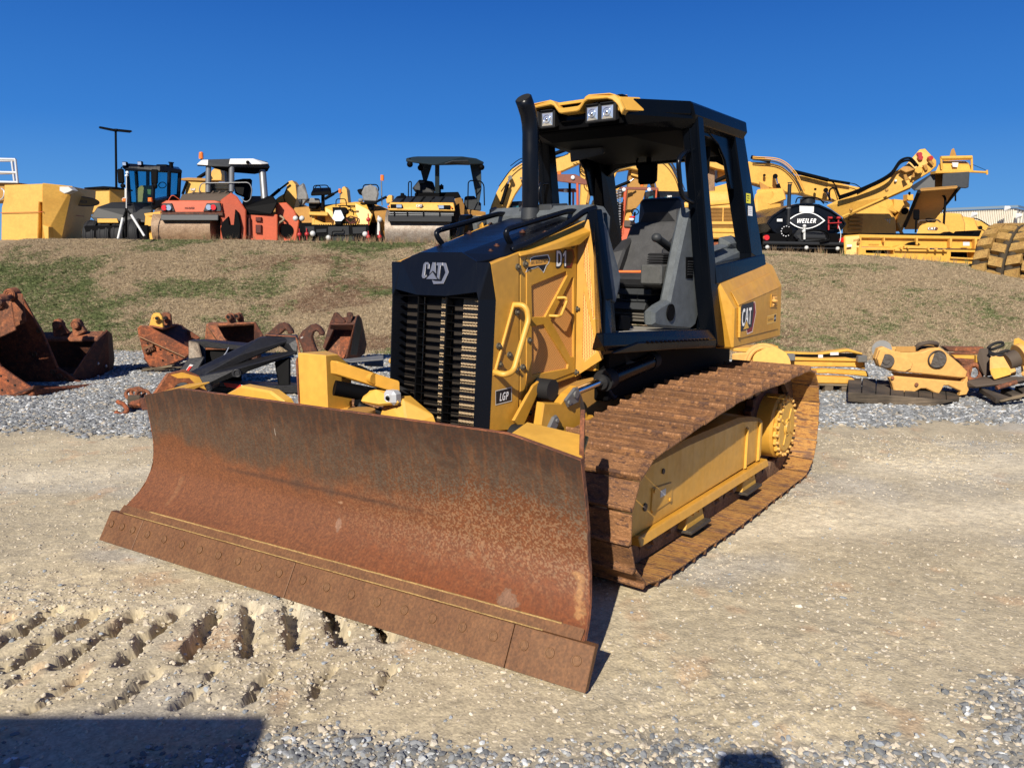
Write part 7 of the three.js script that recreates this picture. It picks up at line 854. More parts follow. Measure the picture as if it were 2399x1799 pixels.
  mk('canopy_roof', [H([[-2.915,4.301,-22], [-2.642,4.371,-22.2], [-1.404,4.395,-22.4], [-1.023,4.378,-22.7], [-.836,4.299,-22.8], [-.843,4.264,-22.8], [-2.149,4.134,-21.9], [-2.654,4.197,-21.9], [-2.916,4.237,-22], [-3.028,4.601,-24.2], [-.968,4.513,-24.4]], .02)], M.canopyk, t); mk('roof_beam', [H([[-1.859,4.174,-22], [-1.183,4.179,-22.2], [-1.646,4.232,-21.95], [-1.237,4.263,-22.1], [-1.284,4.317,-23.5], [-1.986,4.333,-23.5]], .02)], M.gryd, t);
  mk('canopy_post', [H([[-2.148,4.188,-22.2], [-2.042,4.188,-22.2], [-2.073,3.41,-22.4], [-2.181,3.41,-22.4], [-2.147,4.19,-22.35], [-2.102,3.436,-22.55]], .01)], M.canopyk, t); mk('canopy_post', [H([[-2.764,4.359,-23.6], [-2.38,4.344,-23.6], [-2.536,4.22,-23.6], [-2.566,3.814,-23.6], [-2.63,3.814,-23.6], [-2.664,4.22,-23.6], [-2.755,4.366,-23.8], [-2.603,3.848,-23.8]], .01)], M.canopyk, t); mk('canopy_post', [H([[-1.225,4.307,-23], [-.913,4.292,-23], [-.945,4.141,-23], [-.902,3.593,-23], [-.967,3.195,-23], [-1.015,3.195,-23], [-.98,3.654,-23], [-1.054,4.141,-23], [-1.173,4.314,-23.2], [-.959,3.301,-23.2]], .01)], M.canopyk, t);
  for (const q of [[-2.834,4.157,-22], [-2.563,4.085,-22.2], [-.881,4.165,-22.8]]) mk('roof_lamp', [SP(q, .085), C(q, [q[0], q[1] + .16, q[2]], .03)], M.blm, t); mk('hand_rail', [E_.TB([[-2.85,3.298,-22.3], [-2.841,3.698,-22.3], [-2.871,3.728,-22.3], [-2.92,3.698,-22.3], [-2.935,3.298,-22.3]], .032, .1), E_.TB([[-1.272,2.982,-22.5], [-1.249,3.716,-22.5], [-1.187,3.767,-22.5], [-.893,3.773,-22.8], [-.815,3.668,-22.8], [-.803,3.091,-22.8]], .035, .12), E_.C([-1.017,3.74,-22.6], [-1.021,3.26,-22.6], .03)], M.blm, t);
}
{ const t = at('boom_truck_fork', 'orange canopy frame of a small loader seen behind the cab posts', 'loader', [1.6, 1.9, -24]);
  mk('canopy_bar', [H([[1.166,3.978,-23], [1.83,3.978,-23], [2.155,3.812,-23], [2.167,3.704,-23], [1.995,3.723,-23], [1.812,3.802,-23], [1.167,3.821,-23], [1.258,4.076,-24], [1.994,4.036,-24], [2.208,3.791,-24]], .015)], M.maroon, t); mk('canopy_bar', [F([[1.22,3.668],[1.915,3.678],[1.959,3.575],[1.706,3.565],[1.22,3.606]], -24, .2)], M.maroon, t); for (const q of [[1.757,3.895,-22.95], [1.614,3.602,-23.9]]) mk('work_light', [SP(q, .06, 1, 1, .5)], M.wht, t); mk('canopy_post', [E_.C([1.894,3.743,-23], [1.915,2.955,-23], .075), E_.C([1.853,3.586,-24], [1.861,3.009,-24], .06)], M.orgp, t); mk('beacon', [E_.C([1.379,3.988,-23.2], [1.378,4.096,-23.2], .11)], M.amber, t); mk('mast_post', [E_.C([1.729,3.895,-23.8], [1.74,2.998,-23.8], .08)], M.blm, t);
}
{ const t = at('trencher', 'small orange machine with dark mast and steering wheel seen through the cab', 'trencher', [2.3, 1.9, -23.5]);
  mk('canopy', [H([[3.167,3.625,-23], [4.238,3.606,-23], [4.25,3.547,-23], [3.168,3.576,-23], [3.375,3.725,-24.2], [4.438,3.705,-24.2]], .015)], M.maroon, t); for (const q of [[3.247,3.557,-22.95], [3.978,3.557,-22.95]]) mk('work_light', [SP(q, .055, 1.1, 1, .5)], M.wht, t); mk('beacon', [E_.C([3.809,3.662,-23.2], [3.806,3.761,-23.2], .10)], M.amber, t); mk('canopy_post', [E_.C([3.3,3.566,-23], [3.234,2.517,-23], .10), E_.C([4.199,3.566,-23], [4.189,3.232,-23], .05)], M.orgp, t); mk('body', [H([[3.278,2.633,-22.9], [3.562,2.613,-22.9], [3.627,2.434,-22.9], [3.418,2.094,-22.8], [3.196,2.094,-22.8], [3.201,2.454,-22.9], [3.5,2.656,-24], [3.78,2.49,-24]], .03)], M.orgp, t); mk('seat_cover', [H([[3.29,2.651,-22.85], [3.533,2.631,-22.85], [3.549,2.49,-22.8], [3.277,2.51,-22.8], [3.382,2.665,-23.2]], .03)], M.rubr, t); mk('leg', [F([[3.147,2.451],[3.248,2.451],[3.276,2.133],[3.312,1.894],[3.221,1.894],[3.132,2.233]], -22.8, .2), F([[2.928,2.292],[3.019,2.292],[3.034,2.074],[2.933,2.074]], -22.8, .2), F([[3.445,2.233],[3.536,2.233],[3.439,2.074],[3.368,2.074]], -22.8, .2)], M.orgp, t); mk('digging_chain', Array.from({ length: 16 }, (_, i) => { const q = [3.041,2.346,-22.6]; return [B(q[0] - .09, q[0] - .01, q[1] + i * .075, q[1] + .045 + i * .075, -22.66, -22.55, .01), B(q[0] + .01, q[0] + .08, q[1] + .03 + i * .075, q[1] + .075 + i * .075, -22.66, -22.55, .01)]; }), M.stl, t); mk('mast', [F([[2.966,3.192],[3.096,3.192],[3.188,3.095],[3.151,2.546],[3.101,2.072],[2.97,2.072]], -22.7, .2)], M.blm, t); mk('guard', [F([[2.92,2.58],[2.989,2.58],[2.986,2.286],[2.916,2.286]], -22.5, .1)], M.wht, t); mk('steering_wheel', [E_.RG([3.574,2.926,-22.9], [0, .7, 1], .21, .03)], M.blm, t); mk('steering_column', [E_.C([3.582,2.922,-22.95], [3.557,2.637,-23], .06)], M.blm, t); mk('tail_light', [F([[3.371,2.787],[3.55,2.787],[3.512,2.738],[3.392,2.738]], -22.6, .06)], M.red, t); mk('lamp', [E_.SP([3.433,2.699,-22.6], .10, 1.6, .7, .5), E_.SP([3.738,2.499,-22.6], .06)], M.wht, t);
}
const cyl2 = (t, a, b, c, r) => { r *= .6; mk('cylinder_barrel', [C(a, b, r, r, 14)], M.blm, t); mk('cylinder_rod', [C(b, c, r * .55, r * .55, 12)], M.chr, t); };
{ // excavators, booms up
  const t = at('excavator', 'yellow excavator whose curved boom rises just left of the exhaust stack', 'excavator', [1, 1.9, -26]);
  mk('boom', [F([[-.922,2.095],[-.795,2.779],[-.67,3.219],[-.506,3.616],[-.301,4.01],[-.098,4.286],[.347,4.56],[.952,4.657],[1.597,4.755],[1.918,4.911],[2.162,4.755],[2.125,4.521],[1.602,4.286],[1.037,4.129],[.672,4.089],[.328,3.892],[.105,3.576],[-.099,3.179],[-.263,2.699],[-.429,2.095]], -25, .5, .03)], M.yelp, t); mk('stick', [F([[1.788,5.202],[2.173,5.23],[2.581,5.093],[2.765,5.015],[2.776,4.464],[2.598,4.148],[2.487,3.431],[2.412,3.03],[2.165,3.03],[2.193,3.91],[2.141,4.622],[1.813,4.819]], -25.2, .42, .03)], M.yelp, t); mk('stick_side', [F([[2.515,5.059],[2.616,5.059],[2.572,4.124],[2.386,3.096],[2.325,3.096],[2.491,4.124]], -24.95, .3)], M.yeld, t);
  cyl2(t, [-.341,3.246,-24.8], [-.138,3.875,-24.8], [-.065,4.07,-24.8], .10); cyl2(t, [1.269,4.782,-24.9], [1.709,4.937,-24.9], [2.108,5.111,-24.9], .10); mk('pin', [E_.C([-.066,4.08,-24.9], [-.065,4.061,-24.7], .13), E_.C([2.118,5.027,-25], [2.093,4.987,-24.7], .10), E_.C([.274,4.06,-24.9], [.272,4.046,-24.75], .07)], M.stlp, t);
  mk('hose', [E_.CR([[-.42,3.796,-24.8], [-.017,4.323,-24.8], [.384,4.595,-24.8], [.944,4.692,-24.8]], .03), E_.CR([[-.057,4.421,-24.8], [.263,4.634,-24.8], [.624,4.692,-24.8]], .025), E_.CR([[1.817,4.718,-24.7], [2.129,4.629,-24.6], [2.095,4.244,-24.6], [2.257,4.09,-24.6], [2.503,4.255,-24.7]], .035), E_.CR([[1.897,4.757,-24.7], [2.088,4.706,-24.6], [2.174,4.244,-24.6]], .03)], M.blm, t);
  mk('cab', [H([[-.556,3.324,-25.4], [.314,3.364,-25.4], [.357,2.511,-25.4], [-.601,2.47,-25.4], [-.456,3.413,-26.8], [.331,3.413,-26.8], [.333,2.555,-26.8]], .03)], M.blk, t); mk('window_pane', [F([[.003,3.24],[.21,3.248],[.231,2.957],[.003,2.957]], -25.34, .03), F([[-.432,3.2],[-.1,3.232],[-.08,2.876],[-.453,2.835]], -25.34, .03)], M.glass, t); mk('hitch', [H([[-.652,3.06,-24.3], [-.493,3.099,-24.3], [-.414,2.827,-24.3], [-.535,2.437,-24.3], [-.654,2.476,-24.3], [-.625,3.088,-24.8], [-.465,2.492,-24.8]], .05)], M.stlp, t);
}
{
  const t = at('excavator', 'large yellow excavator numbered 349 with a high arched boom behind the cab', 'excavator', [2.8, 1.9, -27]);
  mk('boom', [F([[3.269,4.307],[3.449,4.714],[3.673,4.998],[4.005,5.12],[4.508,5.12],[4.806,4.998],[5.152,4.674],[5.378,4.225],[5.653,3.651],[5.841,3.155],[4.822,3.155],[4.761,3.733],[4.536,4.184],[4.193,4.389],[3.854,4.47],[3.456,4.389],[3.356,4.143]], -26, .6, .03)], M.yelp, t); mk('boom_underside', [F([[3.9,4.461],[4.589,4.213],[4.431,3.756],[4.354,3.464],[4.104,3.171],[3.847,3.171],[3.862,4.254]], -26.3, .4)], M.yeld, t); mk('boom_lower', [F([[3.944,4.492],[4.291,4.409],[4.598,4.242],[4.558,4.116],[4.211,4.2],[3.928,4.283]], -26.2, .5)], M.yelp, t);  // dull yellow of the underside piece carries the shade below the boom
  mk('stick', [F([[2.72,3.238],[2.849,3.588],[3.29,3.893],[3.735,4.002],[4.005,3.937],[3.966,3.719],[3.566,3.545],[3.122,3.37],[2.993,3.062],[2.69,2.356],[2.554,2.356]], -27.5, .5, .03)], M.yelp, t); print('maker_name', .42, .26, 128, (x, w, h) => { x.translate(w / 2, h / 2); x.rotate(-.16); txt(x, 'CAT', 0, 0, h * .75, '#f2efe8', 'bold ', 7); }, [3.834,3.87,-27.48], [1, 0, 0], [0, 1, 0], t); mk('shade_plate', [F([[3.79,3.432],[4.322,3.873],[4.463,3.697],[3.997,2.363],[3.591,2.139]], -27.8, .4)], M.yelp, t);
  cyl2(t, [3.337,3.84,-25.8], [3.835,4.043,-25.8], [3.958,4.125,-25.8], .09); cyl2(t, [4.735,3.54,-25.6], [4.651,3.823,-25.6], [4.456,4.508,-25.6], .10); mk('hose', [E_.CR([[4.183,5.073,-25.8], [4.683,5.053,-25.8], [5.111,4.691,-25.8], [5.423,4.125,-25.8], [5.606,3.717,-25.8]], .035), E_.CR([[4.375,5.04,-25.7], [4.837,4.84,-25.7], [5.226,4.398,-25.7], [5.456,3.791,-25.7]], .03), E_.CR([[4.659,5.066,-25.9], [5.086,4.784,-25.9], [5.395,4.338,-25.9], [5.668,3.766,-25.9]], .035)], M.gryd, t); print('emblem', .22, .26, 96, (x, w, h) => { poly(x, [[w * .1, h * .15], [w * .6, 0], [w, h * .3], [w * .9, h * .7], [w * .4, h], [0, h * .8]], '#e9d8d0'); poly(x, [[w * .25, h * .2], [w * .6, h * .1], [w * .9, h * .34], [w * .8, h * .65], [w * .42, h * .9], [w * .15, h * .75]], '#6d3440'); }, [3.611,4.834,-25.98], [1, 0, 0], [0, 1, 0], t);
  mk('cab', [H([[4.348,3.677,-25.8], [4.515,3.717,-25.8], [5.775,3.697,-25.8], [5.809,2.723,-25.6], [4.3,2.723,-25.6], [4.84,3.82,-27.4], [6.134,3.799,-27.4], [6.172,2.794,-27.4]], .03)], M.blk, t); mk('window_pane', [F([[4.439,3.547],[4.585,3.588],[4.611,3.424],[4.432,3.384]], -25.66, .04), F([[4.963,3.547],[5.256,3.547],[5.259,3.445],[4.966,3.445]], -25.66, .04)], M.glass, t); print('model_number', .24, .10, 96, (x, w, h) => txt(x, '349', w / 2, h / 2, h * .9, '#eeeeea', 'italic bold '), [5.093,3.557,-25.62], [1, 0, 0], [0, 1, 0], t);
}
{
  const t = at('excavator', 'yellow excavator house with slatted engine panels seen between the right posts', 'excavator', [4.6, 1.8, -25]);
  mk('house', [H([[5.198,3.182,-24.4], [5.556,3.202,-24.4], [6.082,3.597,-24.5], [6.957,3.636,-24.5], [7.135,3.454,-24.4], [7.128,2.202,-24.3], [5.251,2.242,-24.3], [5.775,3.309,-26.5], [7.57,3.751,-26.5], [7.728,2.29,-26.5]], .04)], M.yelp, t); for (let i = 0; i < 10; i++) { const q = [6.103,2.729,-24.28]; mk('engine_slat', [B(q[0], q[0] + .39, q[1] + i * .042, q[1] + .022 + i * .042, -24.36, -24.27, .005), B(q[0] + .43, q[0] + .84, q[1] + i * .042, q[1] + .022 + i * .042, -24.36, -24.27, .005)], M.yeld, t); } for (let i = 0; i < 3; i++) { const q = [6.106,2.534,-24.26]; mk('engine_slat', [B(q[0], q[0] + .84, q[1] + i * .04, q[1] + .02 + i * .04, -24.34, -24.25, .005)], M.yeld, t); } mk('hood_line', [F([[5.221,3.178],[7.038,3.332],[7.041,3.274],[5.223,3.119]], -24.3, .06), F([[6.076,2.437],[7.112,2.417],[7.115,2.358],[6.078,2.378]], -24.24, .06)], M.yelb, t); mk('undercarriage', [F([[5.132,2.285],[7.304,2.285],[7.4,1.969],[5.144,1.929]], -24.5, 2)], M.blm, t); mk('warning_plate', [F([[6.919,2.514],[7.019,2.514],[7.028,2.319],[6.929,2.319]], -24.22, .02, .002)], M.yelb, t); mk('rust_stain_plate', [F([[6.206,2.023],[6.323,2.081],[6.522,2.062],[6.527,1.945],[6.21,1.945]], -24, .6)], M.rusto, t);
  mk('boom_link', [F([[6.183,4.696],[6.407,4.776],[6.573,4.736],[7.154,4.657],[7.171,4.297],[6.587,4.417],[6.295,4.497],[6.207,4.617]], -25.5, .4), F([[6.657,3.897],[7.283,4.062],[7.341,3.733],[6.665,3.733]], -26, .4)], M.yelp, t); mk('wooden_post', [F([[6.311,4.53],[6.59,4.449],[6.613,3.717],[6.403,3.717]], -25.8, .35)], M.drum, t); cyl2(t, [6.492,3.998,-25.3], [6.914,4.197,-25.3], [7.075,4.257,-25.3], .11); cyl2(t, [6.096,5.106,-25.3], [6.22,5.067,-25.3], [7.004,4.87,-25.3], .08);
}
{
  const t = at('excavator', 'yellow excavator with a long low boom right of the canopy and CAT counterweight', 'excavator', [7, 1.8, -26]);
  mk('boom', [F([[6.712,4.776],[6.978,4.755],[7.243,4.733],[7.862,4.691],[8.436,4.669],[8.839,4.563],[9.209,4.285],[9.493,3.984],[9.645,3.682],[9.157,3.682],[8.482,3.855],[8.032,3.984],[7.273,4.113],[6.744,4.07]], -26, .55, .03)], M.yelp, t); mk('boom_window', [F([[8.097,4.067],[8.449,3.874],[8.43,3.809],[8.165,3.788]], -25.95, .03)], M.yeld, t); cyl2(t, [8.694,3.766,-25.7], [8.617,3.958,-25.7], [8.528,4.213,-25.7], .11); mk('pin', [E_.C([8.595,4.224,-25.9], [8.496,4.194,-25.6], .16), E_.C([8.237,4.253,-25.9], [8.205,4.244,-25.8], .09)], M.blm, t); for (const o of [0, .05, .1]) { const q = [7.798,4.731,-25.8], r = [8.679,4.625,-25.8], u = [9.138,4.265,-25.8], v = [9.455,3.753,-25.8]; mk('hose', [E_.CR([[q[0], q[1] + o, q[2]], [r[0] + o * .5, r[1] + o, r[2]], [u[0] + o, u[1] + o * .5, u[2]], [v[0] + o, v[1], v[2]]], .035)], o ? M.yelf : M.gryd, t); } mk('cylinder_barrel', [E_.C([7.78,4.828,-25.9], [8.401,4.7,-25.9], .12)], M.blm, t);
  mk('house', [H([[7.678,3.55,-24.8], [8.172,3.64,-24.9], [8.473,3.44,-25], [8.468,2.345,-24.8], [7.769,2.257,-24.6], [7.557,2.841,-24.7], [8.307,3.713,-26.4], [9.038,3.537,-26.4], [9.105,2.386,-26.4]], .05)], M.yelp, t); print('maker_name', .24, .32, 96, (x, w, h) => { x.translate(w * .45, h / 2); x.scale(.8, 1.3); txt(x, 'CAT', 0, 0, h * .48, '#f2efe8', 'bold ', 7); }, [7.889,2.928,-24.6], [1, 0, .1], [0, 1, 0], t); mk('shoulder', [H([[7.776,3.69,-25], [8.541,3.731,-25], [8.609,3.433,-24.9], [8.118,3.261,-24.8], [7.729,3.385,-24.8], [8.175,3.79,-26], [8.93,3.769,-26]], .04)], M.yelf, t); mk('undercarriage', [F([[7.562,2.284],[8.673,2.347],[8.706,1.798],[7.587,1.798]], -24.9, 1.5)], M.blm, t);
}
{
  const t = at('excavator', 'yellow excavator with dark slatted side behind the black tank and conveyor', 'excavator', [10, 1.6, -27]);
  mk('boom', [F([[9.649,4.388],[10.022,4.411],[10.776,4.32],[11.444,4.138],[12.11,4.002],[12.212,3.888],[11.488,3.522],[10.73,3.613],[10.06,3.796]], -27.5, .55, .03)], M.yelp, t); mk('cylinder_barrel', [E_.C([9.663,4.526,-27.3], [10.888,4.233,-27.3], .13), E_.C([10.888,4.233,-27.3], [11.64,4.121,-27.3], .09)], M.blm, t); mk('cylinder_rod', [E_.C([10.803,3.864,-27.2], [10.987,3.547,-27.2], .08)], M.chr, t); mk('pin', [E_.C([10.832,3.894,-27.3], [10.753,3.878,-27.1], .16), E_.C([10.467,3.926,-27.3], [10.429,3.918,-27.2], .09)], M.blm, t); mk('hose', [E_.CR([[10.603,4.323,-27.3], [11.08,4.143,-27.3], [11.303,3.683,-27.2], [11.456,3.502,-27.2]], .04), E_.CR([[10.861,3.534,-27], [10.859,3.893,-27], [11.017,3.938,-27], [11.174,3.669,-27], [11.328,3.444,-27]], .06), E_.CR([[11.313,4.143,-27.3], [11.827,4.098,-27.3], [12.072,3.94,-27.3]], .03)], M.blm, t);
  mk('house', [H([[10.806,3.054,-25.6], [11.41,3.216,-25.8], [11.889,3.33,-25.9], [12.298,3.151,-25.8], [12.499,2.801,-25.7], [12.522,2.192,-25.6], [10.783,2.188,-25.4], [11.914,3.515,-27.4], [13.256,3.149,-27.4], [13.324,2.319,-27.4]], .05)], M.yelf, t); for (let i = 0; i < 6; i++) { const q = [10.894,2.296,-25.42]; mk('side_slat', [B(q[0], q[0] + .45, q[1] + i * .125, q[1] + .07 + i * .125, -25.5, -25.40, .01)], M.yeld, t); } print('maker_name', .20, .32, 96, (x, w, h) => { x.translate(w * .45, h / 2); x.scale(.8, 1.4); txt(x, 'CAT', 0, 0, h * .44, '#d8cdb6', 'bold ', 6); }, [12.255,2.776,-25.62], [1, 0, .1], [0, 1, 0], t); mk('engine_cover', [H([[11.937,3.349,-26.2], [12.465,3.537,-26.4], [12.788,3.449,-26.4], [12.765,3.086,-26.2], [12.393,3.162,-26], [12.664,3.515,-27.4], [13.273,3.515,-27.4]], .04)], M.yelp, t); mk('arm', [F([[12.684,3.523],[13.091,3.48],[13.236,3.349],[13.214,3.086],[13.109,2.734],[12.952,2.469],[12.802,2.646],[12.9,3.086],[12.713,3.174]], -26.2, .5), F([[12.969,3.653],[13.167,3.653],[13.184,3.459],[12.985,3.459]], -25.9, .3)], M.yelp, t); mk('arm_pin', [E_.C([13.026,3.124,-26.1], [12.926,3.114,-25.9], .22), E_.C([13.01,3.683,-25.9], [13.045,3.683,-25.9], .1)], M.blm, t); mk('linkage', [E_.C([12.798,2.458,-25.8], [13.203,3.41,-25.8], .08), E_.C([12.643,2.719,-25.8], [12.85,2.371,-25.8], .1)], M.yeld, t);
}
{
  const t = at('tank_trailer', 'black oval distributor tank with white WEILER lettering and red lights', 'tank trailer', [7.9, 1.7, -21.8]);
  const e = [[7.045,2.562],[7.191,2.763],[7.514,2.982],[7.844,3.084],[8.14,3.11],[8.478,3.073],[8.824,2.928],[9.098,2.745],[9.269,2.544],[9.127,2.342],[8.8,2.176],[8.431,2.084],[7.98,2.084],[7.562,2.157],[7.253,2.323]]; mk('tank', [F(e, -21.8, 4.5, .04)], M.blk, t); mk('tank_rim', [PR(e, -21.84, -21.74, XY, .02, [e.map(([x, y]) => { const c = [8.155,2.58,-21.8]; return [c[0] + (x - c[0]) * .97, c[1] + (y - c[1]) * .95]; })])], M.blk, t);
  print('maker_sign', 1.06, .46, 512, (x, w, h) => { const lens = (k, f) => { x.beginPath(); x.moveTo(w * (.5 - .5 * k), h / 2); x.quadraticCurveTo(w / 2, h * (.5 - 1 * k), w * (.5 + .5 * k), h / 2); x.quadraticCurveTo(w / 2, h * (.5 + 1 * k), w * (.5 - .5 * k), h / 2); x.fillStyle = f; x.fill(); }; lens(.99, '#f4f4f2'); lens(.90, '#12141a'); x.save(); x.translate(w / 2, h * .52); x.scale(.9, 1); txt(x, 'WEILER', 0, 0, h * .36, '#f4f4f2', 'italic bold '); x.restore(); }, [8.139,2.633,-21.735], [1, 0, 0], [0, 1, 0], t, 'white lens shaped maker sign');
  mk('data_plate', [F([[7.933,3.028],[8.333,3.014],[8.336,2.854],[7.943,2.861]], -21.74, .02, .001), F([[7.331,2.677],[7.481,2.677],[7.485,2.604],[7.336,2.604]], -21.74, .02, .001)], M.wht, t);
  mk('vent_pipe', [E_.C([7.574,3.599,-21.6], [7.606,2.263,-21.6], .10, .10, 16)], M.gryk, t); mk('pipe_cage', [E_.RG([7.583,3.635,-21.6], [0, 1, 0], .12, .02), E_.C([7.543,3.556,-21.6], [7.538,3.635,-21.6], .015), E_.C([7.631,3.556,-21.6], [7.627,3.635,-21.6], .015)], M.gryd, t); mk('pipe_band', [E_.C([7.578,2.981,-21.6], [7.58,2.945,-21.6], .13)], M.stlp, t); mk('flange', [E_.C([7.578,2.338,-21.66], [7.543,2.335,-21.56], .32, .32, 28), E_.C([7.537,2.371,-21.55], [7.52,2.369,-21.5], .18, .18, 24)], M.blm, t); for (let i = 0; i < 12; i++) { const q = [7.539,2.334,-21.55], a = i / 12 * 6.2832; mk('flange_bolt', [E_.SP([q[0] + .135 * Math.cos(a), q[1] + .135 * Math.sin(a), q[2]], .04)], M.alu, t); }
  mk('manhole', [E_.C([8.396,3.13,-22.4], [8.387,3.279,-22.4], .42, .40, 24), E_.C([8.387,3.279,-22.4], [8.384,3.316,-22.4], .28)], M.gryk, t); mk('top_rail', [E_.TB([[7.986,3.135,-22.2], [8.015,3.283,-22.2], [8.621,3.283,-22.2], [8.784,3.117,-22.2]], .035, .1), E_.TB([[8.624,3.246,-22.2], [8.743,3.172,-22.2], [8.897,3.135,-22.2]], .03)], M.blm, t);
  mk('pump', [H([[7.787,2.224,-21.5], [8.446,2.333,-21.5], [8.569,2.113,-21.4], [7.909,2.059,-21.4], [7.928,2.339,-21.7], [8.604,2.265,-21.7]], .06), E_.C([7.901,2.185,-21.4], [8.528,2.167,-21.4], .18)], M.gryk, t); mk('valve', [E_.C([7.96,2.111,-21.3], [7.94,2.435,-21.3], .06), E_.SP([7.938,2.464,-21.3], .10), E_.SP([7.928,2.327,-21.3], .10)], M.whtp, t); mk('hose', [E_.CR([[7.894,2.294,-21.4], [8.219,2.363,-21.3], [8.591,2.273,-21.3], [8.639,2.111,-21.3], [8.387,2.039,-21.3]], .06), E_.CR([[7.512,2.222,-21.4], [7.684,2.113,-21.4], [7.867,2.131,-21.4]], .03)], M.blm, t); mk('hose_reel', [E_.C([8.68,2.733,-21.55], [8.704,2.371,-21.55], .045), E_.C([8.949,2.733,-21.55], [8.961,2.407,-21.55], .045), E_.C([8.662,2.695,-21.5], [8.754,2.695,-21.5], .06), E_.C([8.883,2.695,-21.5], [8.975,2.695,-21.5], .06), E_.C([8.653,2.55,-21.5], [9.021,2.568,-21.5], .03)], M.red2, t); mk('reel_hose', [E_.RG([8.842,2.554,-21.6], [.3, 0, 1], .26, .09)], M.blm, t); mk('cable', [E_.CR([[8.905,2.474,-21.4], [8.983,2.258,-21.4], [8.945,2.004,-21.4], [8.8,1.968,-21.4]], .02)], M.wht, t);
  mk('undercarriage', [F([[7.176,1.977],[9.474,1.977],[9.501,1.6],[7.197,1.6]], -22.2, 3)], M.blm, t);
  mk('rear_frame', [H([[6.929,2.263,-21.6], [9.234,2.263,-21.6], [9.268,1.787,-21.6], [6.953,1.823,-21.6], [7.459,2.26,-23], [9.796,2.26,-23], [9.829,1.792,-23]], .02)], M.blm, t); mk('bumper', [E_.C([6.878,2.022,-21.4], [9.094,1.986,-21.4], .10), E_.C([6.885,1.895,-21.4], [9.103,1.866,-21.4], .045)], M.gryk, t); for (const q of [[6.987,2.162,-21.5], [9.084,2.097,-21.5]]) mk('tail_light', [E_.C([q[0], q[1], q[2] - .06], [q[0], q[1], q[2] + .05], .15, .14, 24)], M.red, t); for (const q of [[6.972,1.902,-21.33], [8.041,1.887,-21.33], [8.896,1.865,-21.33]]) mk('bracket', [SP(q, .055)], M.whtp, t);
}
{
  const t = at('loading_conveyor', 'high yellow conveyor boom with hoses and red lamps at its raised head', 'conveyor', [11, 1.6, -24]);
  mk('boom', [H([[9.803,3.201,-24.5], [11.101,3.872,-23.6], [11.458,4.162,-23.4], [11.619,4.143,-23.4], [11.796,3.806,-23.3], [11.731,3.632,-23.3], [11.219,3.402,-23.6], [10.311,2.828,-24.4], [10.22,2.935,-24.5], [11.754,4.205,-24], [12.082,3.71,-24], [10.194,3.202,-25.2], [10.606,2.881,-25.1]], .02)], M.yelp, t); mk('head', [H([[11.463,4.104,-23.4], [11.626,4.297,-23.4], [11.915,4.705,-23.3], [12.07,4.724,-23.3], [12.234,4.503,-23.2], [12.341,4.408,-23.2], [12.355,4.255,-23.2], [12.211,4.103,-23.2], [11.769,3.82,-23.25], [12.325,4.788,-24.1], [12.751,4.442,-24], [12.158,3.898,-24.1]], .03)], M.yelp, t); mk('boom_rail', [E_.C([10.183,2.859,-24.2], [11.696,3.682,-23.2], .07), E_.C([10.45,3.602,-23.9], [11.408,4.171,-23.3], .05)], M.yelb, t); for (const q of [[11.894,4.484,-23.2], [11.887,4.585,-23.25], [12.136,4.464,-23.1]]) mk('red_lamp', [E_.C([q[0], q[1], q[2] - .05], [q[0], q[1], q[2] + .05], .14, .13)], M.redl, t); mk('motor', [E_.C([11.933,4.132,-23.3], [11.78,4.101,-23], .24, .2, 18), E_.C([11.78,4.101,-23], [11.729,4.091,-22.9], .14)], M.yelb, t); mk('head_slot', [F([[11.421,3.997],[11.498,4.016],[11.589,3.864],[11.475,3.826]], -23.12, .06)], M.yeld, t); mk('head_slot', [F([[11.947,4.263],[12.041,4.301],[12.114,4.15],[12.039,4.112]], -23.1, .06)], M.yeld, t); mk('head_slot', [F([[12.067,4.371],[12.161,4.409],[12.25,4.296],[12.195,4.258]], -23.06, .06)], M.yeld, t); mk('head_slot', [F([[11.643,3.921],[11.709,4.074],[11.761,3.921]], -23.1, .06)], M.yeld, t);
  for (const o of [0, .07]) { const a = [9.979,3.378,-24.1], b = [10.444,3.587,-23.7], c = [11.059,3.969,-23.2], d = [11.294,4.339,-23.1], e = [11.494,4.384,-23], f = [11.682,4.233,-23]; mk('hose', [E_.CR([[a[0], a[1] + o, a[2]], [b[0], b[1] + o * .8, b[2]], [c[0], c[1] + o, c[2]], [d[0], d[1] + o, d[2]], [e[0], e[1] + o, e[2]], [f[0] + o, f[1], f[2]]], .065, 8, 40)], M.blm, t); } mk('bracket', [H([[11.359,4.16,-23.2], [11.582,4.312,-23.2], [11.702,4.15,-23.1], [11.473,4.074,-23.1], [11.695,4.308,-23.5]], .03), E_.SP([11.041,3.574,-23.3], .1), E_.SP([10.331,3.051,-24], .1)], M.yeld, t); mk('lamp', [E_.SP([11.333,3.853,-23.4], .08)], M.wht, t); mk('head_tip', [E_.C([12.108,4.718,-23.4], [12.112,4.764,-23.4], .06)], M.rustd, t);
}
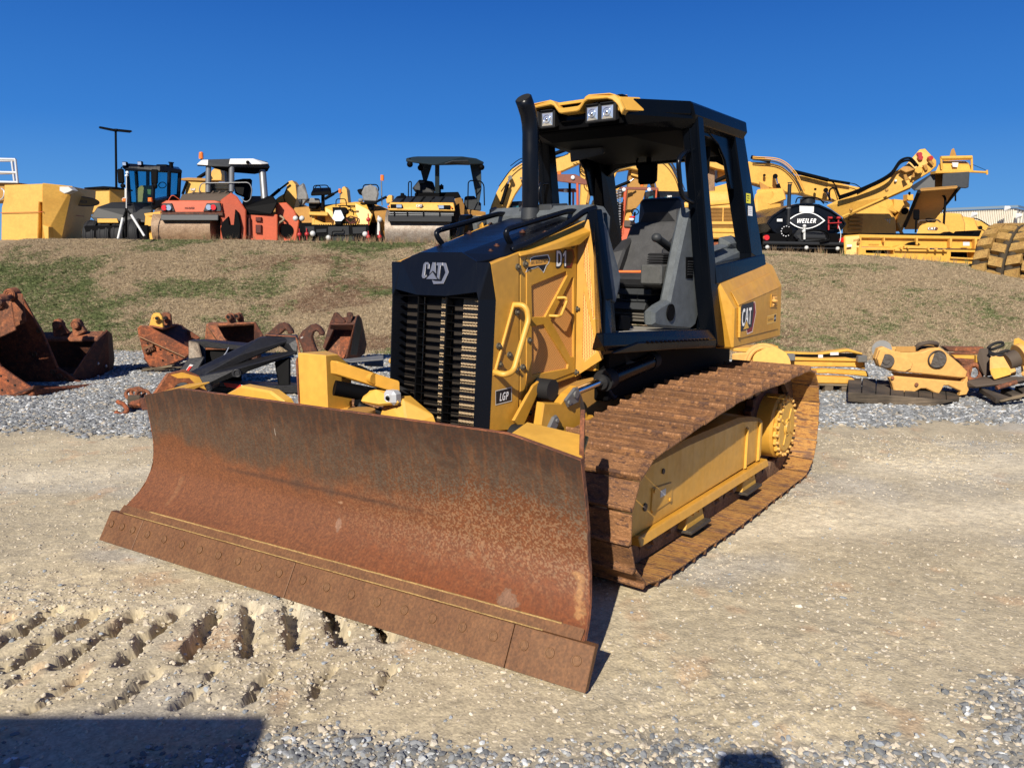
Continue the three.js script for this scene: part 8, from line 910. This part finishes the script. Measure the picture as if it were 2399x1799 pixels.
{
  const t = at('road_widener', 'yellow road widener with raised belt, black side bins and long low frame', 'road widener', [13, 1.4, -20.8]);
  mk('hopper', [H([[11.841,4.178,-22], [12.001,4.262,-22.1], [12.602,4.243,-22.1], [12.686,4.124,-22], [12.627,3.943,-21.9], [11.751,3.943,-22], [12.739,4.396,-23.6], [13.541,4.377,-23.6], [13.566,4.125,-23.6]], .02)], M.yelb, t); mk('hopper_frame', [E_.C([11.791,4.328,-21.9], [12.642,4.346,-21.9], .10), E_.C([11.802,4.328,-21.9], [11.856,4.023,-21.9], .06), E_.C([12.642,4.346,-21.9], [12.689,3.987,-21.9], .06), E_.C([12.568,4.457,-23.3], [13.435,4.476,-23.3], .08)], M.yelb, t); mk('hopper_lip', [F([[11.639,3.976],[12.635,4.012],[12.643,3.933],[11.646,3.905]], -21.8, .3)], M.yelb, t); mk('stack_sheaf', [H([[12.377,4.437,-22.5], [12.417,4.62,-22.5], [12.46,4.646,-22.5], [12.549,4.437,-22.5], [12.598,4.492,-22.8]], .02)], M.yeld, t); mk('white_label', [F([[12.1,4.203],[12.274,4.203],[12.26,4.077],[12.129,4.088]], -21.86, .02, .001)], M.wht, t);
  mk('side_bin', [H([[11.294,3.595,-22.4], [11.766,3.964,-22.1], [11.746,3.507,-22], [11.295,3.494,-22.2], [12.461,4.066,-23.4], [12.46,3.64,-23.4], [11.901,3.64,-23.4]], .02)], M.gryd, t, 'black plastic side bin'); mk('side_bin', [H([[11.885,3.938,-21.85], [12.55,3.933,-21.8], [12.534,3.54,-21.75], [12.469,3.522,-21.75], [11.871,3.552,-21.8], [12.539,4.044,-23], [13.225,4.025,-23], [13.223,3.646,-23]], .02)], M.gryd, t); mk('chute', [H([[11.931,3.928,-22.4], [12.177,3.947,-22.4], [12.154,3.476,-22.3], [11.908,3.513,-22.3], [12.397,4.007,-23.2], [12.637,3.547,-23.2]], .02)], M.yeld, t);
  mk('belt_housing', [H([[10.933,3.389,-21.2], [11.956,3.466,-21.2], [12.607,2.9,-23.4], [11.966,2.892,-23.4], [12.122,2.493,-24.2], [12.83,2.493,-24.2], [11.068,3.458,-21.4], [12.028,3.529,-21.4], [12.928,2.582,-24.4]], .02)], M.yeld, t, 'underside of the belt housing, its shade painted in with darker yellow'); mk('belt_frame', [E_.C([11.918,3.451,-21.1], [12.541,2.87,-23.2], .09)], M.blm, t); mk('belt_frame', [E_.C([10.865,3.363,-21.1], [11.915,2.56,-23.8], .10)], M.blm, t); mk('roll_bar', [E_.TB([[11.147,3.331,-21.6], [11.735,3.348,-21.6], [11.863,3.241,-21.6], [11.828,2.478,-21.5]], .06, .2)], M.blm, t); mk('side_rod', [E_.C([12.587,3.969,-21.9], [13.11,3.943,-21.9], .06), E_.C([13.096,4.005,-21.9], [13.116,3.886,-21.9], .06)], M.yelb, t); mk('mirror', [H([[10.935,2.887,-21.4], [11.052,2.887,-21.4], [11.066,2.654,-21.4], [10.954,2.672,-21.4], [11.046,2.839,-21.5]], .03), E_.C([11.011,2.654,-21.4], [11.024,2.294,-21.4], .05)], M.blm, t); mk('cable', [E_.C([12.699,4.149,-21.9], [13.067,4.005,-21.9], .012), E_.C([12.347,3.379,-22], [12.37,3.178,-22], .04), E_.SP([12.427,3.525,-22], .1)], M.blm, t);  // darker yellow on the belt housing stands in for shade beneath it
  mk('engine_hood', [H([[10.822,2.263,-20.9], [10.904,2.441,-20.95], [11.121,2.524,-21], [11.482,2.524,-21], [11.606,2.441,-20.95], [11.667,2.263,-20.9], [11.711,2.548,-22.4], [12.327,2.548,-22.4], [12.427,2.302,-22.4]], .025)], M.yelp, t); mk('steering_wheel', [E_.RG([11.345,2.621,-21.3], [0, 1, .5], .24, .035), E_.C([11.345,2.621,-21.3], [11.347,2.525,-21.3], .06)], M.blm, t); mk('seat_rail', [E_.TB([[11.023,2.542,-21.3], [11.035,2.614,-21.3], [11.564,2.632,-21.3], [11.645,2.542,-21.3]], .04, .1)], M.rubr, t); print('emblem', .30, .10, 160, (x, w, h) => { poly(x, [[w * .7, h * .1], [w * .95, h * .2], [w, h * .5], [w * .9, h * .9], [w * .7, h * .9]], '#5f3a2a'); x.save(); x.translate(w * .44, h / 2); x.scale(1.3, 1); txt(x, 'CAT', 0, 0, h * .9, '#f2efe8', 'bold ', 7); x.restore(); }, [11.195,2.389,-20.88], [1, 0, 0], [0, 1, 0], t);
  mk('main_beam', [F([[9.082,2.228],[12.334,2.172],[12.324,2.089],[9.124,2.131]], -20.5, 1.2, .02)], M.yelb, t); mk('beam_top', [F([[9.114,2.262],[11.373,2.249],[11.509,2.304],[11.656,2.249],[12.116,2.228],[12.211,2.338],[12.352,2.338],[12.298,2.172],[9.118,2.221]], -20.6, 1.0, .01)], M.blm, t); mk('side_wall', [F([[9.14,2.132],[12.336,2.097],[12.361,1.853],[9.157,1.905]], -20.6, .2, .01)], M.yelb, t); for (const q of [[[9.093,2.157],[9.135,2.157],[9.156,1.887],[9.113,1.887]], [[9.716,2.157],[9.752,2.157],[9.762,2.026],[9.727,2.026]], [[10.562,2.147],[10.615,2.147],[10.632,1.956],[10.579,1.956]], [[11.444,2.137],[11.514,2.137],[11.521,1.887],[11.468,1.887]], [[12.097,2.123],[12.168,2.123],[12.188,1.852],[12.124,1.852]]]) mk('wall_rib', [F(q, -20.45, .15, .01)], M.yelp, t); mk('wheel_arch', [F([[10.335,1.956],[10.435,2.018],[10.539,2.039],[10.664,2.011],[10.729,1.956]], -20.5, .15)], M.blm, t);
  mk('lower_frame', [F([[9.011,1.892],[9.193,1.892],[9.964,1.886],[10.099,1.954],[10.802,1.92],[10.88,1.834],[12.143,1.823],[12.235,1.782],[12.256,1.401],[11.335,1.47],[9.993,1.54],[9.108,1.626],[9.02,1.626]], -20.3, .35, .02, [[[9.179,1.844],[9.94,1.844],[9.952,1.695],[9.188,1.73]], [[11.392,1.799],[12.059,1.789],[12.079,1.592],[11.41,1.609]]])], M.yelb, t); mk('frame_recess', [F([[9.223,1.888],[12.355,1.853],[12.395,1.467],[9.241,1.643]], -20.75, .3)], M.blm, t); mk('frame_lip', [F([[9.929,1.844],[11.292,1.823],[11.297,1.775],[9.933,1.795]], -20.22, .1, .01), E_.C([11.398,1.626,-20.25], [12.049,1.592,-20.25], .05), F([[10.156,1.926],[10.75,1.912],[10.755,1.85],[10.161,1.864]], -20.2, .2)], M.yelp, t); for (const q of [[10.057,1.864,-20.2], [10.219,1.884,-20.18], [10.743,1.864,-20.18], [10.955,1.833,-20.18], [11.165,1.823,-20.18]]) mk('bolt', [E_.C([q[0], q[1], q[2] - .02], [q[0], q[1], q[2] + .05], .06, .055, 8)], M.yelf, t);
  mk('left_bracket', [H([[8.758,2.168,-20.6], [9.084,2.193,-20.5], [9.097,2.026,-20.5], [9.061,1.678,-20.4], [8.769,1.678,-20.5], [9.156,2.149,-21.4], [9.414,1.713,-21.2]], .03)], M.yelb, t); mk('hook', [E_.RG([9.044,2.042,-20.4], [1, 0, 1], .12, .04), E_.RG([12.156,1.99,-20.35], [1, 0, 1], .14, .04)], M.yeld, t); mk('right_bracket', [H([[12.17,1.833,-20.2], [12.564,1.823,-20.3], [12.594,1.54,-20.3], [12.196,1.402,-20.2], [12.611,1.82,-20.9], [12.948,1.535,-20.9]], .02)], M.yelp, t); mk('sticker', [F([[11.76,2.032],[11.929,2.032],[11.938,1.935],[11.769,1.935]], -20.38, .015, .001), F([[8.74,1.963],[8.864,1.963],[8.868,1.904],[8.745,1.904]], -20.38, .015, .001)], M.wht, t); print('machine_name', .40, .07, 192, (x, w, h) => txt(x, 'WIDENER', w / 2, h / 2, h * .85, '#6a4a1a'), [9.461,2.108,-20.385], [1, 0, 0], [0, 1, 0], t); print('machine_name', .15, .055, 96, (x, w, h) => txt(x, 'WIDE', w / 2, h / 2, h * .85, '#6a4a1a'), [8.978,2.081,-20.44], [1, 0, 0], [0, 1, 0], t);
}
{ const t = at('excavator', 'rounded yellow excavator house beside the beige shed, right of the belt', 'excavator', [17, 1, -29]); mk('house', [H([[14.555,2.992,-27], [14.92,3.047,-27], [15.386,3.015,-27], [15.503,2.765,-27], [15.557,2.219,-27], [14.626,2.219,-27], [15.459,3.087,-28.5], [16.292,3.064,-28.5], [16.362,2.343,-28.5]], .08)], M.yelp, t); mk('cover', [H([[15.587,2.961,-27.3], [16.039,2.892,-27.3], [16.043,2.728,-27.2], [16.106,2.31,-27], [15.51,2.219,-27], [16.346,3.016,-28.5], [16.805,2.824,-28.5]], .06)], M.yelf, t); mk('boom', [F([[15.987,2.993],[16.35,2.969],[16.743,2.875],[17.051,2.687],[17.239,2.498],[17.359,2.048],[16.63,2.095],[16.63,2.569],[16.414,2.805],[16.023,2.875]], -28, .5)], M.yelp, t); mk('hose', [E_.CR([[15.837,3.002,-27.7], [16.077,2.979,-27.7], [16.413,2.942,-27.7], [16.866,2.7,-27.7]], .04)], M.blm, t); mk('pin', [E_.C([16.598,2.647,-27.8], [16.479,2.64,-27.6], .14)], M.blm, t); print('model_number', .13, .11, 64, (x, w, h) => txt(x, '313', w / 2, h / 2, h * .6, '#e8e4da', 'bold ', 4), [15.355,2.468,-26.95], [1, 0, 0], [0, 1, 0], t); }
{ const t = at('metal_shed', 'beige corrugated metal building with grey eaves far right', 'building', [40, 0, -75]); const a = [38.773,5.577,-72], b = [43.46,5.647,-68], c = [57.67,5.701,-84]; const wall = (p, q, n, nm) => { const W = []; for (let i = 0; i < n; i++) { const m = (k) => [mix(p[0], q[0], k), mix(p[1], q[1], k), mix(p[2], q[2], k)], u = m(i / n), v = m((i + .55) / n), w = m((i + 1) / n), nx = (q[2] - p[2]), nz = -(q[0] - p[0]), L = Math.hypot(nx, nz), ox = -nx / L * .14, oz = -nz / L * .14; W.push(H([[u[0] + ox, u[1], u[2] + oz], [v[0] + ox, v[1], v[2] + oz], [u[0] + ox, -4, u[2] + oz], [v[0] + ox, -4, v[2] + oz], [u[0], u[1], u[2]], [v[0], -4, v[2]]], 0), H([u, w, [u[0], -4, u[2]], [w[0], -4, w[2]], [u[0] - ox, -4, u[2] - oz], [w[0] - ox, w[1], w[2] - oz]], 0)); } mk(nm, W, M.beige, t); }; wall(a, b, 46, 'corrugated_wall'); wall(b, c, 14, 'corrugated_wall'); for (const [p, q] of [[a, b], [b, c]]) mk('eave', [H([[p[0], p[1] + .05, p[2] + .4], [q[0], q[1] + .05, q[2] + .4], [p[0], p[1] + .24, p[2] + .3], [q[0], q[1] + .24, q[2] + .3], [p[0], p[1] + .24, p[2] - .5], [q[0], q[1] + .24, q[2] - .5]], .02)], M.bluegrey, t); for (const q of [[42.135,5.566,-67], [43.5,4.974,-67.5], [40.551,5.162,-69]]) mk('flood_light', [H([[q[0] - .22, q[1] - .18, q[2]], [q[0] + .22, q[1] - .1, q[2]], [q[0] - .2, q[1] + .18, q[2]], [q[0] + .22, q[1] + .18, q[2]], [q[0], q[1], q[2] + .4]], .04)], q[0] > 33 ? M.wht : M.blm, t); }
{ // pair of big tyres at the right edge
  const t = at('compactor_wheels', 'pair of large yellow block-tread wheels at the right edge of the bank', 'wheel', [13.4, 1.2, -18.2]); const ax = V3(.64, 0, .77).normalize(), c0 = [12.212,1.34,-18.2];
  const blk = new Map(); [[-.60, 1.22, 0], [0.08, 1.18, .09]].forEach(([off, R, ph], k) => { const c = V3(c0[0], c0[1] - .12, c0[2]).addScaledVector(ax, off), f = (d) => [c.x + ax.x * d, c.y, c.z + ax.z * d]; mk('tyre', [C(f(-.30), f(.30), R - .12, R - .12, 48), RG(f(.26), [ax.x, 0, ax.z], R - .11, .09, 44), RG(f(-.26), [ax.x, 0, ax.z], R - .11, .09, 44)], M.tyre, t); mk('rim', [C(f(.29), f(.36), R * .62, R * .58, 30)], M.hole_black, t); const n = 22, key = R; const wv = new THREE.Vector3(), up = V3(0, 1, 0), side = ax.clone().cross(up); for (let i = 0; i < n * 2; i++) { const a = (i >> 1) / n * 6.2832 + (i & 1 ? .14 : 0) + ph, s = i & 1 ? 1 : -1, dir = up.clone().multiplyScalar(Math.cos(a)).addScaledVector(side, Math.sin(a)), tan = up.clone().multiplyScalar(-Math.sin(a)).addScaledVector(side, Math.cos(a)), P = (x, y, z) => { const v = c.clone().addScaledVector(ax, x).addScaledVector(dir, y).addScaledVector(tan, z); return [v.x, v.y, v.z]; }; const g = H([P(s * .02, R - .13, -.135), P(s * .31, R - .13, -.075), P(s * .02, R - .13, .105), P(s * .31, R - .13, .155), P(s * .03, R, -.12), P(s * .30, R - .01, -.06), P(s * .03, R, .085), P(s * .30, R - .01, .14)], .008); mk('tread_block', [g], M.yelt, t); } });  // each rim is a black disc painted for the dark wheel hollow
}
{ const t = at('white_bag', 'crumpled white plastic bag on the grass below the big wheels', 'bag', [12.9, 1.25, -18.2]); mk('bag_body', [(() => { const g = new THREE.SphereGeometry(.24, 24, 16), p = g.attributes.position; for (let i = 0; i < p.count; i++) { const k = .7 + .5 * fb(p.getX(i) * 9 + 3, p.getY(i) * 9 + p.getZ(i) * 7, 5, 3); p.setXYZ(i, p.getX(i) * k * 1.9, p.getY(i) * k * .8, p.getZ(i) * k); } g.computeVertexNormals(); const q = MAPF([11.341,1.514,-18.3]); g.translate(q.x, q.y, q.z); return g; })(), E_.SP([11.518,1.46,-18.2], .10, 1.2, .7, 1)], M.wht, t); }
// ---------------------------------------------------------------- behind the camera: what throws the shadows along the lower edge
{ const t = at('steel_container', 'dark steel container behind the viewer whose shadow falls bottom left', 'container', [-4.5, 0, 1.8]); mk('body', [B(-7.6, -1.94, .12, 2.2, .42, 2.9, .06)], M.stlp, t); for (let i = 0; i < 14; i++) mk('wall_rib', [B(-7.45 + i * .4, -7.25 + i * .4, .2, 2.1, .385, .43, .01)], M.stlp, t); mk('skid', [B(-7.5, -7.2, -.08, .14, .5, 2.8, .01), B(-2.4, -2.1, -.08, .14, .5, 2.8, .01)], M.rustd, t); }
{
  const t = at('person', 'person holding up a phone to take the picture, shadow at bottom', 'person', [0, 0, .42]); MAPF = (p) => V3(p[0], p[1], p[2] - .42);
  // one continuous body: tapered limbs joined with a smooth minimum on a grid
  const bones = [[[0, .95, .50], [0, 1.30, .50], .15, .17], [[0, 1.30, .50], [0, 1.47, .49], .16, .09], [[0, 1.47, .49], [0, 1.56, .47], .06, .06], [[0, 1.64, .45], [0, 1.70, .44], .095, .10]];
  for (const s of [-1, 1]) bones.push([[s * .09, .95, .50], [s * .11, .50, .48], .10, .068], [[s * .11, .50, .48], [s * .12, .06, .52], .065, .045], [[s * .12, .02, .54], [s * .14, .0, .36], .045, .038], [[s * .17, 1.42, .49], [s * .27, 1.22, .34], .058, .046], [[s * .27, 1.22, .34], [s * .13, 1.56, .13], .044, .032], [[s * .13, 1.57, .13], [s * .105, 1.66, .075], .036, .03]);
  const tri = []; const n = [44, 100, 40], lo = [-.42, -.08, .02], st = .019, f = new Float32Array(n[0] * n[1] * n[2]), id = (i, j, k) => (k * n[1] + j) * n[0] + i;
  const cap = (p, [a, b, r0, r1]) => { const ab = [b[0] - a[0], b[1] - a[1], b[2] - a[2]], L = ab[0] ** 2 + ab[1] ** 2 + ab[2] ** 2, t = clamp(((p[0] - a[0]) * ab[0] + (p[1] - a[1]) * ab[1] + (p[2] - a[2]) * ab[2]) / L); return Math.hypot(p[0] - a[0] - ab[0] * t, p[1] - a[1] - ab[1] * t, p[2] - a[2] - ab[2] * t) - mix(r0, r1, t); };
  for (let k = 0; k < n[2]; k++) for (let j = 0; j < n[1]; j++) for (let i = 0; i < n[0]; i++) { const p = [lo[0] + i * st, lo[1] + j * st, lo[2] + k * st]; let e = 0; for (const b of bones) { const d = cap(p, b); if (d < .3) e += Math.exp(-d / .022); } f[id(i, j, k)] = e > 0 ? -.022 * Math.log(e) : 1; }
  // surface by splitting each cell into six tetrahedra
  const TT = [[0, 1, 3, 7], [0, 3, 2, 7], [0, 2, 6, 7], [0, 6, 4, 7], [0, 4, 5, 7], [0, 5, 1, 7]];
  for (let k = 0; k < n[2] - 1; k++) for (let j = 0; j < n[1] - 1; j++) for (let i = 0; i < n[0] - 1; i++) { const P = [], D = []; let any = 0; for (let c = 0; c < 8; c++) { const a = i + (c & 1), b = j + (c >> 1 & 1), d = k + (c >> 2 & 1); D.push(f[id(a, b, d)]); P.push([lo[0] + a * st, lo[1] + b * st, lo[2] + d * st]); any |= D[c] < 0 ? 1 : 2; } if (any !== 3) continue; for (const q of TT) { const I = q.filter((c) => D[c] < 0), O = q.filter((c) => D[c] >= 0); if (!I.length || !O.length) continue; const x = (a, b) => { const t = D[a] / (D[a] - D[b]); return [0, 1, 2].map((m) => mix(P[a][m], P[b][m], t)); }; const inn = I.map((c) => P[c]).reduce((s, p) => [s[0] + p[0] / I.length, s[1] + p[1] / I.length, s[2] + p[2] / I.length], [0, 0, 0]); const put = (a, b, c) => { const u = b.map((v, m) => v - a[m]), w = c.map((v, m) => v - a[m]), nn = [u[1] * w[2] - u[2] * w[1], u[2] * w[0] - u[0] * w[2], u[0] * w[1] - u[1] * w[0]], o = nn[0] * (a[0] - inn[0]) + nn[1] * (a[1] - inn[1]) + nn[2] * (a[2] - inn[2]); tri.push(...(o >= 0 ? [...a, ...b, ...c] : [...a, ...c, ...b])); }; if (I.length === 1) put(x(I[0], O[0]), x(I[0], O[1]), x(I[0], O[2])); else if (I.length === 3) put(x(I[0], O[0]), x(I[1], O[0]), x(I[2], O[0])); else { const a = x(I[0], O[0]), b = x(I[0], O[1]), c = x(I[1], O[0]), d = x(I[1], O[1]); put(a, b, c); put(b, d, c); } } }
  const g = new THREE.BufferGeometry(); g.setAttribute('position', new THREE.Float32BufferAttribute(tri.map((v, i) => i % 3 === 2 ? v - .42 : v), 3)); g.computeVertexNormals(); mk('body', [g], M.cloth, t);
  for (const s of [-1, 1]) mk('fingers', Array.from({ length: 4 }, (_, i) => TB([[s * .10, 1.645 + i * .021, .085], [s * .108, 1.65 + i * .021, .045], [s * .088, 1.652 + i * .021, .022]], .0095, .015)), M.skin, t);
  mk('face', [SP([0, 1.66, .36], .055, 1, 1.2, .6), SP([0, 1.655, .33], .016), SP([-.035, 1.68, .345], .012), SP([.035, 1.68, .345], .012)], M.skin, t); mk('hair', [SP([0, 1.72, .46], .105, 1, .8, 1.05)], M.rub, t); mk('phone', [B(-.085, .085, 1.655, 1.735, .024, .033, .003)], M.blm, t);
  MAPF = (p) => V3(p[0], p[1], p[2]);
}
renderer.render(scene, camera);
